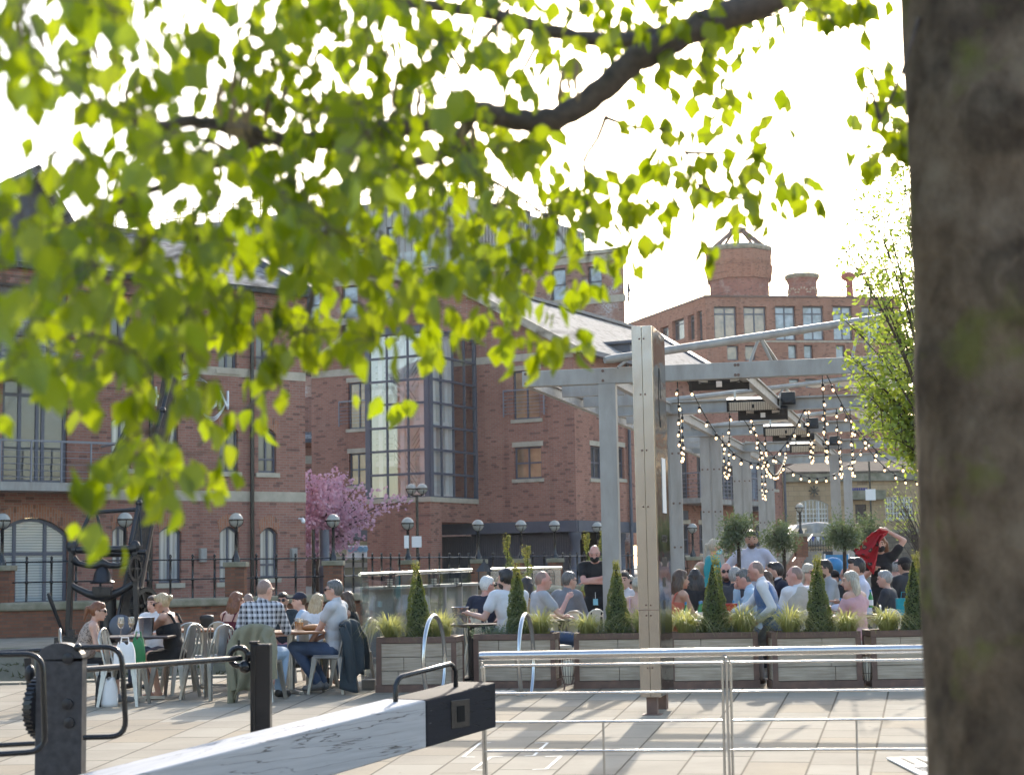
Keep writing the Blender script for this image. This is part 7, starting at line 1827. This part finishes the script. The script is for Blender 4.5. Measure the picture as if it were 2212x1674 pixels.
g2(1825, 25.3, 200, 1224, 'pink faced bald man far back near the olive stem', hair=('fringe', 'grey'), skin='pink', top=('tee', 'navy'), vox=.022, hands=False)
e, a12 = g2(1850, 22.4, 282, 1199, 'man with dark quiff in white shirt holding a green bottle', hair=('quiff', 'dark'), skin='tan', top=('shirt', 'lilac'), arms=('table', arm(.02, .28, .3)), vox=.015, lean=4); under(a12, 'c', 'cream chair under the man with the dark quiff')
e, a13 = g2(1836, 21.2, 318, 1232, 'woman with ash blond hair in pink off shoulder dress on a cream chair', fem=True, hair=('bob', 'ash'), top=('off', 'rose'), bottom=('long', 'rose'), vox=.014, yaw=-35); chair('c', a13['loc'] + V((.18, -.28, 0)), 330, 'cream chair standing by the planter gap behind the woman in pink')
g2(1903, 25.2, 192, 1153, 'masked woman in black draping a red floral shawl over her head', pose='stand', fem=True, hair=('wavy', 'auburn'), top=('tee', 'black'), bottom=('long', 'black'), extra=('mask',), arms=(arm(-.12, -.02, .86, (-1, 0, .4)), arm(.1, .3, .35)), vox=.017, pitch=6)
sh_ = P(1903, 1160, 25.2); se = empty('red_shawl', (sh_.x, sh_.y, 0), 'red floral shawl spread from the head of the masked woman down her side', 'shawl')
cs = [P(1918, 1150, 25.0), P(1898, 1143, 25.05), P(1880, 1152, 25.0), P(1860, 1174, 24.95), P(1842, 1190, 24.95)]; lo_ = [P(1906, 1158, 24.9), P(1896, 1178, 24.88), P(1894, 1215, 24.85), P(1888, 1240, 24.85), P(1858, 1205, 24.9)]
def shf(u, v_):
    def pl(L, t): t *= len(L) - 1; i = min(int(t), len(L) - 2); return L[i].lerp(L[i + 1], t - i)
    p = pl(cs, u).lerp(pl(lo_, u), v_); return p + V((0, -.05 * math.sin(v_ * 16 + u * 3) - .06 * math.sin(v_ * pi), .02 * math.sin(v_ * 16)))
MB().grid(shf, 20, 22).build('cloth', CL['floral'], se, world=True, smooth=True, solid=.015, auto=80)
e, a14 = g2(1910, 22.8, 300, 1230, 'woman with short ash grey hair in dark top near the last cone', fem=True, hair=('short', 'grey'), top=('long', 'char'), vox=.018)
g2(1934, 26.4, 8, 1203, 'bald man in grey top far right, seen from behind', hair=('fringe', 'grey'), skin='pink', top=('long', 'grey'), vox=.022, hands=False)
g2(1953, 25.8, 330, 1197, 'man in black cap and dark jacket left of the last cone', hair=('short', 'dark'), top=('blazer', 'char'), extra=('cap',), vox=.02, hands=False)
g2(1993, 26.4, 20, 1201, 'dark haired man in navy against the big trunk', hair=('quiff', 'brown'), top=('blazer', 'navy'), vox=.02, hands=False)
# terrace tables and things on them
for px, d, l, r_, m in ((1016, 21.4, 'round dark table left of the bearded man in white', True, TABLED), (1210, 22.6, 'dark table between the bald man in grey and the grey blazer man', True, TABLED), (1300, 23.6, 'dark table before the waiter', True, TABLED), (1520, 21.3, 'long table laid with green bottles right of the polished pillar', False, TABLEW), (1790, 21.9, 'table laid with papers and bottles beside the fifth cone', False, TABLEW), (1935, 22.2, 'table near the last cone with turquoise gift bag', False, TABLEW), (1650, 22.9, 'table behind the waistcoat man', False, TABLEW)):
    q = XY(px, d); table(q, l, .75 if r_ else 1.3, .75, 0, m, r_, leg=PLBLACK)
q = XY(1022, 21.2); glassware((q.x, q.y), 'goblet', 'gin glass in the hand of the bearded man'); q = XY(993, 21.5); bk_ = empty('ice_bucket', (q.x, q.y, .73), 'steel ice bucket on the round dark table', 'ice bucket'); MB().lathe([(.08, 0), (.11, .2), (.115, .21), (.1, .2), (.07, .01)], n=22).build('shell', INOX, bk_, smooth=True)
for k, (px, d, l) in enumerate(((1479, 21.0, 'green bottle nearest the smiling dark haired woman'), (1509, 21.2, 'green bottle touching the left edge of the fourth cone'), (1513, 21.5, 'second green bottle behind the fourth cone, farther back'), (1559, 21.2, 'green bottle just right of the fourth cone'), (1562, 21.5, 'green bottle behind the red can, taller one'), (1582, 21.4, 'green bottle beside the red ice bucket'), (1677, 22.6, 'green bottle behind the waistcoat man'), (1813, 21.7, 'green bottle left of the pink dress woman'), (1878, 21.9, 'green bottle in the hands of the quiffed man'))):
    q = XY(px, d); bottle((q.x, q.y), l, .73 if k < 8 else .83)
q = XY(1573, 21.0); rb = empty('red_bucket', (q.x, q.y, .73), 'red plastic ice bucket on the table before the waistcoat man', 'bucket'); MB().lathe([(.075, 0), (.1, .2), (.105, .205), (.095, .2), (.07, .01)], n=18).build('shell', RED, rb, smooth=True); mkb = MB()
mkb.tube([(-.05 + .02 * k, -.094 - .002 * (3 - abs(k - 3)), .1 + .025 * math.sin(k * 2.2)) for k in range(7)], .005, 4); mkb.build('white_mark', PAPER, rb)
for px, d, l in ((1510, 20.9, 'folded white napkin on the table right of the pillar'), (1780, 21.6, 'white menu paper on the table beside the fifth cone'), (1795, 22.0, 'second white paper lying flat near the pink dress woman'), (1925, 22.0, 'white plate on the table near the last cone')):
    q = XY(px, d); o = MB().b2((-.1, -.07, 0), (.1, .07, .012)).build('table_paper', PAPER); o.location = (q.x, q.y, .731); o.rotation_euler = (0, 0, .4); tag(o, l, 'paper')
q = XY(1968 - 18, 21.6); e = empty('gift_bag', (q.x, q.y, .73), 'turquoise gift bag standing on the table near the last cone', 'bag'); MB().b2((-.1, -.05, 0), (.1, .05, .22)).build('sack', CL['teal'], e); MB().tube([(-.04, 0, .22), (-.03, 0, .3), (.03, 0, .3), (.04, 0, .22)], .005, 5).build('handle', CL['teal'], e)
q = XY(1808, 29.5); e = empty('blue_board', (q.x, q.y, 0), 'blue notice board standing behind the olive stem', 'board'); zt_ = ZAT(1808, 1198, 29.5); MB().b2((-.2, -.02, zt_ - .45), (.2, .02, zt_)).build('panel', BLUEP, e); MB().b2((-.22, -.025, 0), (-.2, .025, zt_ + .02)).b2((.2, -.025, 0), (.22, .025, zt_ + .02)).build('frame', PAPER, e)
q = P(1800, 1222, 27); o = MB().ell((0, 0, 0), (.17, .12, .14)).build('blue_holdall', BLUEP, None, smooth=True); o.location = q; tag(o, 'rounded blue bag carried high behind the black capped person', 'bag')
for px, d, f, l in ((1218, 22.2, 215, 'empty cream chair facing the bald man in grey'), (1150, 21.4, 20, 'empty cream chair behind the second cone'), (1192, 21.2, 75, 'empty cream chair turned sideways right of the second cone'), (1262, 23.0, 320, 'empty cream chair before the waiter')): chair('c', XY(px, d), f, l)
# parked car on the upper street
cp = XY(1775, 88); zc2 = 1.9; ca = empty('parked_car', (cp.x, cp.y, zc2), 'silver grey car parked on the upper street above the back steps', 'car', rz=rad(8))
CARP = mat('silver_car_paint', (.36, .34, .32), .3, .5, var=.06, bmp=0, coat=.6)
prof = [(-2.1, .3), (-2.15, .75), (-1.9, .95), (-1.45, 1.45), (-.4, 1.55), (.55, 1.45), (1.25, 1.0), (2.0, .85), (2.15, .6), (2.1, .3)]
Mx = Matrix.Rotation(pi / 2, 4, 'X'); Mx.translation = V((0, .85, 0)); MB().prism(prof, Mx, 1.7).build('body', CARP, ca, bevel=.08)
MB().prism([(-1.72, .98), (-1.38, 1.38), (-.45, 1.46), (.5, 1.37), (1.05, .98)], Matrix.Translation((0, -.853, 0)) @ Matrix.Rotation(pi / 2, 4, 'X'), .012).build('side_window', PANE_SKY, ca)
MB().b2((-2.18, -.8, .3), (2.18, .8, .55)).build('bumper', PLBLACK, ca, bevel=.03)
for x in (-1.35, 1.35):
    for y in (-.78, .78): w2_ = MB().lathe([(.2, -.1), (.33, -.1), (.34, 0), (.33, .1), (.2, .1)], (x, y, .33), 20, Matrix.Rotation(pi / 2, 3, 'X')).build('wheel', RUBBER, ca, smooth=True); MB().lathe([(.2, -.11), (.05, -.12)], (x, y, .33), 14, Matrix.Rotation(pi / 2, 3, 'X')).build('rim', ZINC, w2_)
MB().ell((.75, -.95, 1.02), (.1, .09, .07)).build('wing_mirror', CARP, ca, smooth=True)
sgn = XY(1886, 83); e = empty('sign_post', (sgn.x, sgn.y, 1.9), 'tall thin black post carrying a white sign before the sandstone house', 'sign'); zz = ZAT(1886, 990, 83) - 1.9; MB().tube([(0, 0, 0), (0, 0, zz)], .05, 8).build('post', BLACK, e); z0 = ZAT(1886, 1076, 83) - 1.9; MB().b2((-.25, -.08, z0 - .1), (.25, -.05, z0 + .45)).build('plate', PAPER, e)
# ------------------------------------------------------------------ foreground tree: trunk, limbs and spring leaves
def bark_mat():
    m, t, b = nt('mossy_bark'); o = ocoord(t)
    g = noise(t, scalev(t, o, (1, 1, .7)), 11, 6, .7); big = noise(t, scalev(t, o, (1, 1, .6)), 4, 4)
    col = mixc(t, ramp(t, g, .3, .7), (.07, .051, .035), (.195, .15, .106)); col = mixc(t, mth(t, 'MULTIPLY', ramp(t, big, .5, .68), .75), col, (.026, .021, .018))
    
    for (kz, ka, kr) in ((2.1, 4.78, .06), (2.48, 4.5, .04)):
        vd = N(t, 'ShaderNodeVectorMath'); vd.operation = 'DISTANCE'; t.links.new(o, vd.inputs[0]); vd.inputs[1].default_value = (tcx(kz) + R0 * math.cos(ka), DT + .1 + R0 * math.sin(ka), kz)
        dd = mth(t, 'ADD', vd.outputs['Value'], mth(t, 'MULTIPLY', mth(t, 'SUBTRACT', big, .5), .34)); ring = mth(t, 'SUBTRACT', 1.0, ramp(t, mth(t, 'ABSOLUTE', mth(t, 'SUBTRACT', dd, kr)), .012, .035)); hole = mth(t, 'SUBTRACT', 1.0, ramp(t, dd, kr * .35, kr * .6))
        col = mixc(t, mth(t, 'MULTIPLY', mth(t, 'MAXIMUM', ring, hole), .42), col, (.014, .011, .009))
    lich = mth(t, 'MULTIPLY', ramp(t, noise(t, o, 3.2, 5), .55, .7), .45); col = mixc(t, lich, col, (.27, .23, .17))
    moss = mth(t, 'MULTIPLY', ramp(t, noise(t, o, 5, 4), .58, .7), .6); col = mixc(t, moss, col, (.12, .135, .03))
    v = N(t, 'ShaderNodeTexVoronoi'); v.inputs['Scale'].default_value = 9; t.links.new(scalev(t, o, (1, 1, .7)), v.inputs['Vector'])
    t.links.new(col, b.inputs['Base Color']); b.inputs['Roughness'].default_value = .95; b.inputs['Specular IOR Level'].default_value = .1
    bump(t, b, mth(t, 'ADD', g, mth(t, 'MULTIPLY', v.outputs['Distance'], .5)), .9, .02); return m
LIMB = mat('limb_bark', (.13, .1, .08), .9, c2=(.06, .048, .04), scale=30, bmp=.6)
DT = 4.0
tl0, tl1 = P(1974, 0, DT), P(2026, 1674, DT); R0 = .215
tb = XY(2224, DT); tcx = lambda z: (tl0.x + (tl1.x - tl0.x) * (tl0.z - z) / (tl0.z - tl1.z)) + R0
MB_ = bark_mat()
TR = empty('foreground_tree', (tcx(0), DT + .1, 0), 'big dark trunked tree at the right edge whose leafy limbs hang across the top', 'tree')
nz_ = 60; na = 36; vs = MB(); r_ = random.Random(3)
kn_ = [(2.1, 4.78, .05, .1), (2.48, 4.5, .04, .09), (1.62, 4.0, .03, .09), (2.25, 3.6, .03, .07), (1.25, 4.4, .03, .08), (1.9, 3.3, .02, .06)]
for i in range(nz_ + 1):
    z = -.02 + 3.9 * i / nz_
    for k in range(na):
        a = 2 * pi * k / na; r = R0 * (1 + .5 * math.exp(-z / .16)) * (1 + .03 * math.sin(a * 3 + z * 1.3) + .018 * math.sin(a * 7 + z * 4) + .012 * math.sin(a * 13 - z * 9))
        for (kz, ka, h, s) in kn_:
            da = (a - ka + pi) % (2 * pi) - pi; q = ((da * R0) ** 2 + (z - kz) ** 2) / s ** 2; r += h * (math.exp(-q) - .75 * math.exp(-q * 6))
        vs.v.append((tcx(z) + r * math.cos(a), DT + .1 + r * math.sin(a), z))
for i in range(nz_):
    for k in range(na): k2 = (k + 1) % na; vs.f.append((i * na + k, i * na + k2, (i + 1) * na + k2, (i + 1) * na + k))
vs.build('trunk', MB_, TR, smooth=True, world=True, auto=180)
br = MB()
def limb(pts, r0, r1, n=10):
    q = [P(*p) for p in pts]; out = []; m = len(q)
    for i in range(m - 1):                       # Catmull-Rom through the traced points
        p0, p1, p2, p3 = q[max(i - 1, 0)], q[i], q[i + 1], q[min(i + 2, m - 1)]
        for k in range(6):
            t = k / 6; out.append(.5 * ((2 * p1) + (p2 - p0) * t + (2 * p0 - 5 * p1 + 4 * p2 - p3) * t * t + (3 * p1 - p0 - 3 * p2 + p3) * t ** 3))
    out.append(q[-1]); L = len(out)
    jit = [V((random.gauss(0, .12), random.gauss(0, .12), random.gauss(0, .12))) * (r0 * .5) for _ in out]
    br.tube([p + j for p, j in zip(out, jit)], [r0 + (r1 - r0) * k / (L - 1) for k in range(L)], n); return out
W_ = 1 / F
limbs = []
limbs.append(limb([(2140, -330, 4.0), (1900, -110, 4.0), (1660, 0, 4.0), (1500, 62, 4.0), (1375, 130, 4.0), (1290, 205, 4.0), (1180, 262, 4.0), (1085, 252, 4.0), (1010, 243, 3.9), (880, 275, 3.8), (740, 300, 3.7), (620, 303, 3.6), (545, 292, 3.6), (450, 266, 3.5), (320, 268, 3.4), (200, 225, 3.3)], .043, .01))
limbs.append(limb([(1560, 30, 4.0), (1440, 72, 4.05), (1330, 88, 4.1), (1200, 70, 4.1), (1070, 32, 4.1), (900, 8, 4.1), (700, -30, 4.1)], .026, .012))
limbs.append(limb([(560, 296, 3.6), (480, 345, 3.65), (390, 390, 3.7), (300, 420, 3.7), (190, 470, 3.7)], .015, .005))
limbs.append(limb([(1020, 252, 3.9), (960, 330, 4.1), (860, 360, 4.2), (770, 395, 4.3), (720, 470, 4.3), (690, 560, 4.4), (660, 700, 4.4), (610, 790, 4.3), (560, 860, 4.2), (430, 960, 3.9)], .016, .004))
limbs.append(limb([(1175, 265, 4.0), (1160, 300, 4.0), (1120, 380, 4.4)], .014, .005))
for pts in ([(1310, 250, 4.2), (1290, 300, 4.25), (1262, 350, 4.3), (1272, 410, 4.35), (1285, 470, 4.4), (1270, 560, 4.4)], [(1310, 255, 4.2), (1370, 275, 4.3), (1440, 285, 4.4), (1480, 330, 4.4), (1510, 400, 4.4)], [(1390, 150, 4.1), (1480, 90, 4.2), (1560, 70, 4.3), (1650, 40, 4.3), (1760, 20, 4.3)],
            [(1100, 20, 4.1), (1020, 120, 4.2), (985, 160, 4.25), (930, 180, 4.3)], [(1180, 60, 4.1), (1120, 170, 4.2), (1080, 240, 4.2)], [(1000, 160, 4.2), (960, 90, 4.2)], [(1200, 270, 4.0), (1150, 320, 4.2), (1100, 400, 4.3), (1040, 480, 4.4)], [(500, 330, 3.6), (430, 300, 3.5), (330, 330, 3.4)],
            [(220, 235, 3.3), (150, 170, 3.2), (60, 140, 3.0), (-40, 130, 2.9)], [(720, 480, 4.3), (600, 520, 4.2), (480, 540, 4.0), (330, 560, 3.8)], [(690, 580, 4.4), (820, 600, 4.5), (960, 640, 4.6)], [(660, 690, 4.4), (520, 720, 4.1), (360, 750, 3.8), (200, 790, 3.5)], [(300, 420, 3.7), (180, 520, 3.5), (60, 620, 3.2)],
            [(960, 330, 4.1), (1080, 400, 4.4), (1180, 470, 4.5), (1240, 560, 4.5)], [(1480, 330, 4.4), (1580, 330, 4.5), (1660, 320, 4.5)], [(1510, 400, 4.4), (1580, 430, 4.5), (1640, 420, 4.5)], [(1900, 260, 4.1), (1880, 200, 4.1), (1860, 290, 4.15)], [(1985, 40, 4.0), (1940, 180, 4.0), (1880, 300, 4.1)]):
    limbs.append(limb(pts, .0065, .0025, 6))
# leaves: density of each 100 x 100 picture cell, nearer leaves on the left
DENS = ["9987578886", "9846687685", "3256788786", "1477777886", "5766678876", "8877878777", "9998875567", "8888887675", "7655762330", "1145540000", "0467600000", "0121000000"]
DENS2 = ["5545633630", "6515640000", "4214430000", "6601340000", "7465246000", "6640210000", "6431000000", "4520000000", "0000000000", "", "", ""]
lv = MB()
def leaf(p, L, wd, down, face, fold, curl):
    """ovate leaf hanging from p: 2 x 6 strip with folded midrib and curled tip"""
    t = V(down).normalized(); s = t.cross(V(face)); s = s.normalized() if s.length > 1e-3 else V((1, 0, 0)); n = s.cross(t); b = len(lv.v); K = 6
    pr = [.05, .62, .95, 1.0, .72, .38, .02]
    for i in range(K + 1):
        u = i / K; c = V(p) + t * L * u + n * (curl * L * u * u); w = wd * pr[i]; h = fold * w
        ser = 1 + (.07 if i % 2 else -.05)
        lv.v.extend([tuple(c - s * w * ser + n * h), tuple(c), tuple(c + s * w * ser + n * h)])
    for i in range(K):
        a = b + i * 3
        lv.f.append((a, a + 3, a + 4, a + 1)); lv.f.append((a + 1, a + 4, a + 5, a + 2))
def hang(px, py, d, anchor=None, scale=1.0):
    p = P(px, py, d)
    if anchor is not None: br.tube([anchor, anchor.lerp(p, .55) + V((0, 0, .006)), p, p - V((0, 0, .006))], [.0012, .001, .0009, .0006], 3)
    L = random.uniform(.04, .073) * scale; wd = L * random.uniform(.3, .39)
    down = V((random.gauss(0, .3), random.gauss(0, .3), -1 + abs(random.gauss(0, .2)))); a = random.uniform(0, 2 * pi)
    face = V((math.cos(a), math.sin(a), random.gauss(0, .25))); leaf(p, L, wd, down, face, random.uniform(.1, .55), random.uniform(-.3, .25))
def depth_at(px, py):
    u = max(0, min(1, px / 1500)); base = 2.7 + 1.6 * u + .25 * (py / 1000); return base + random.gauss(0, .32)
tw = MB(); nodes = [q for L in limbs for q in L]
def twig_to(p):
    """grow a thin twig to p from the nearest limb or twig end"""
    c = min(nodes, key=lambda q: (q - p).length_squared + (.25 if q.z < p.z - .02 else 0)); L = (p - c).length
    mid = c.lerp(p, .5) + V((random.gauss(0, .06), random.gauss(0, .05), random.gauss(.05, .05))) * L; r = .0016 + .003 * min(L, .5)
    br.tube([c, c.lerp(mid, .5) + V((0, 0, .02 * L)), mid, mid.lerp(p, .5) + V((0, 0, .015 * L)), p], [r, r * .85, r * .7, r * .55, r * .4], 5); nodes.append(p.copy()); nodes.append(mid.copy()); return p
nl = 0
for j in range(12):
    for i in range(20):
        row = DENS[j] if i < 10 else DENS2[j]; q = i if i < 10 else i - 10
        dn = int(row[q]) if q < len(row) else 0
        if not dn: continue
        avg = 2.7 + 1.6 * min(1, i * 100 / 1500) + .25 * j / 10
        cnt = dn * .155 * 3.8 * (dn / 9) ** .85 * (avg / 3.4) ** 2 * (1 + .12 * (dn > 7)) * (1.25 if i >= 10 else 1.0)
        clusters = int(cnt) + (random.random() < cnt % 1)
        for c in range(clusters):
            cx, cy = i * 100 + random.uniform(0, 100), j * 100 + random.uniform(-35, 65); d = depth_at(cx, cy)
            if d < 2.2: d = 2.2
            k = F / d; n = random.randint(4, 7); e_ = twig_to(P(cx, cy - .02 * k, d))
            for m in range(n): hang(cx + random.gauss(0, .035) * k, cy + random.gauss(0, .028) * k, d + random.gauss(0, .05), e_); nl += 1
for px, py, n, sx, sy in ((1640, 360, 16, 40, 60), (1590, 470, 9, 35, 30), (1500, 440, 12, 80, 22), (1400, 470, 9, 40, 30), (1440, 370, 8, 45, 16), (1895, 215, 24, 34, 24), (1925, 335, 20, 30, 20), (1865, 350, 10, 16, 18), (1945, 270, 12, 20, 25), (1790, 30, 14, 60, 25), (1690, 130, 6, 26, 16), (1650, 230, 4, 20, 12), (1540, 190, 12, 40, 45), (1330, 590, 7, 25, 20), (1115, 740, 6, 22, 18), (1290, 590, 5, 25, 25)):
    for g in range(max(1, n // 4)):
        gx, gy, gd = px + random.gauss(0, sx), py + random.gauss(0, sy) - 25, 4.4 + random.gauss(0, .08); e_ = twig_to(P(gx, gy, gd))
        for m in range(5): hang(gx + random.gauss(0, 24), gy + 14 + random.gauss(0, 16), gd + random.gauss(0, .04), e_)
lv.build('leaves', LEAF_F, TR, world=True, smooth=True, auto=180)
br.add(tw.v, tw.f); br.build('limbs', LIMB, TR, smooth=True, world=True)
CATK = mat('catkin', (.3, .22, .1), .9, c2=(.2, .14, .07), scale=120)
for k in range(34):                                     # hanging catkins
    px, py = random.choice(((125, 30), (305, 180), (205, 190), (580, 170), (965, 220), (870, 260), (700, 190), (560, 220), (640, 270), (1020, 300), (470, 100), (1190, 180))); px += random.gauss(0, 60); py += random.gauss(0, 40); p = P(px, py, 3.6 + random.gauss(0, .4)); L = random.uniform(.05, .09)
    MB().tube([p + V((.003 * math.sin(i * 1.4), .003 * math.cos(i), -L * i / 6)) for i in range(7)], [.003, .007, .007, .0065, .006, .005, .002], 6).build('catkin', CATK, TR, world=True, smooth=True)
# ------------------------------------------------------------------ young street tree right of the pergola
dy = 15.0; base = XY(2040, dy); YT = empty('young_tree', base, 'slender young tree with fresh yellow green leaves rising just left of the big trunk', 'tree')
yb = MB(); yl = MB(); fork = P(2035, 1040, dy); yb.tube([V((base.x, base.y, 0)), V((base.x - .02, base.y, fork.z * .5)), fork], [.05, .045, .04], 8)
def env(py):                                             # left outline of the crown in the picture
    T = [(250, 1935), (330, 1890), (400, 1865), (470, 1840), (560, 1815), (640, 1808), (740, 1808), (800, 1825), (860, 1850), (930, 1885), (1000, 1930), (1040, 1990)]
    for (a, x), (b_, y) in zip(T, T[1:]):
        if a <= py <= b_: return x + (y - x) * (py - a) / (b_ - a)
    return 2000
for k in range(38):
    py = random.choice([250, 300, 350, 400, 470, 540, 600, 660, 720, 780, 830, 880, 930]) + random.uniform(-25, 25); xl = env(py); px = random.uniform(xl + 8, 2120) if random.random() > .35 else xl + random.uniform(5, 40); d = dy + random.gauss(0, .35)
    tip = P(px, py, d); mid = fork.lerp(tip, .5) + V(((tip.x - fork.x) * -.18, random.gauss(0, .1), .12 * (tip.z - fork.z))); pts = [fork.lerp(mid, u) * (1 - u) + mid.lerp(tip, u) * u for u in [i / 10 for i in range(11)]]
    yb.tube(pts, [.017 - .0145 * i / 10 for i in range(11)], 5)
    for i in range(2, 11):
        for m in range(2):
            st = pts[i]; dr = V((random.gauss(0, 1), random.gauss(0, .7), random.gauss(.3, .6))).normalized() * random.uniform(.1, .3); yb.tube([st, st + dr * .6 + V((0, 0, .02)), st + dr], [.005, .0035, .002], 4)
            dens = 18 if py > 560 else 10
            if px > 2060: dens = 7
            for q in range(dens): leafcloud(yl, [st + dr * random.uniform(.2, 1.1) + V((random.gauss(0, .05), random.gauss(0, .05), random.gauss(0, .05)))], .058, .5, .6)
yb.build('branches', BARK, YT, world=True); yl.build('leaves', LEAF_Y, YT, world=True)
# ------------------------------------------------------------------ pink blossom tree, hazy shrub
db = 55.0; pb_ = XY(690, db); BT = empty('blossom_tree', (pb_.x, pb_.y, BZ), 'cherry tree full of pink blossom between the two brick buildings', 'tree')
bb_ = MB(); bl_ = MB(); hub = P(700, 1170, db); bb_.tube([V((pb_.x, pb_.y, BZ)), V((pb_.x, pb_.y, BZ + 1)), hub], [.16, .14, .1], 8)
tips = [(665, 1030), (690, 1052), (710, 1040), (735, 1035), (770, 1052), (800, 1068), (852, 1080), (880, 1078), (760, 1090), (790, 1108), (660, 1080), (670, 1130), (655, 1160), (700, 1120), (740, 1125), (775, 1140), (770, 1165), (720, 1180), (690, 1195), (800, 1120), (710, 1070), (650, 1110), (640, 1060), (735, 1075), (735, 1150), (690, 1160), (665, 1185), (760, 1180), (785, 1090)]
for px, py in tips:
    tip = P(px, py, db + random.gauss(0, .7)); mid = hub.lerp(tip, .5) + V((0, 0, .3)); pts = [hub.lerp(mid, u) * (1 - u) + mid.lerp(tip, u) * u for u in [i / 8 for i in range(9)]]; bb_.tube(pts, [.05 - .042 * i / 8 for i in range(9)], 5)
    for i in range(2, 9):
        for m in range(24 if px < 748 else 8):
            c = pts[i] + V((random.gauss(0, .2), random.gauss(0, .25), random.gauss(0, .16)))
            leafcloud(bl_, [c + V((random.gauss(0, .04), random.gauss(0, .04), random.gauss(0, .04))) for _ in range(3)], .11, .85)
bb_.build('trunk', BARK, BT, world=True, smooth=True); bl_.build('blossom', LEAF_P, BT, world=True)
dh = 62.0; hb_ = XY(2010, dh); HT = empty('bare_shrub', hb_, 'fine twigged shrub with sparse yellow buds before the right sash window', 'shrub')
hb2 = MB(); hl = MB()
for k in range(70):
    a = V((hb_.x + random.gauss(0, .2), hb_.y + random.gauss(0, .2), 1.0)); tip = P(random.uniform(1905, 2080), random.uniform(1030, 1150), dh + random.gauss(0, .8)); mid = a.lerp(tip, .5) + V((0, 0, .7)); pts = [a.lerp(mid, u) * (1 - u) + mid.lerp(tip, u) * u for u in [i / 7 for i in range(8)]]; hb2.tube(pts, [.022 - .018 * i / 7 for i in range(8)], 4)
    leafcloud(hl, [pts[random.randint(4, 7)] + V((random.gauss(0, .12), random.gauss(0, .1), random.gauss(0, .12))) for _ in range(9)], .09, .6)
hb2.build('twigs', BARK, HT, world=True); o = hl.build('buds', LEAF_Y, HT, world=True); o['kind'] = 'stuff'
# ------------------------------------------------------------------ thin bright air between the near and the far things
hm = bpy.data.materials.new('haze_air'); hm.use_nodes = True; ht = hm.node_tree; ht.nodes.remove(ht.nodes['Principled BSDF'])
pv_ = ht.nodes.new('ShaderNodeVolumePrincipled'); pv_.inputs['Color'].default_value = (.93, .93, .95, 1); pv_.inputs['Density'].default_value = .00017; pv_.inputs['Anisotropy'].default_value = .35
ht.links.new(pv_.outputs[0], ht.nodes['Material Output'].inputs['Volume'])
hz_ = MB().b2((-2600, -70, -2.8), (2600, 3100, 46)).build('haze', hm); tag(hz_, kind='stuff')
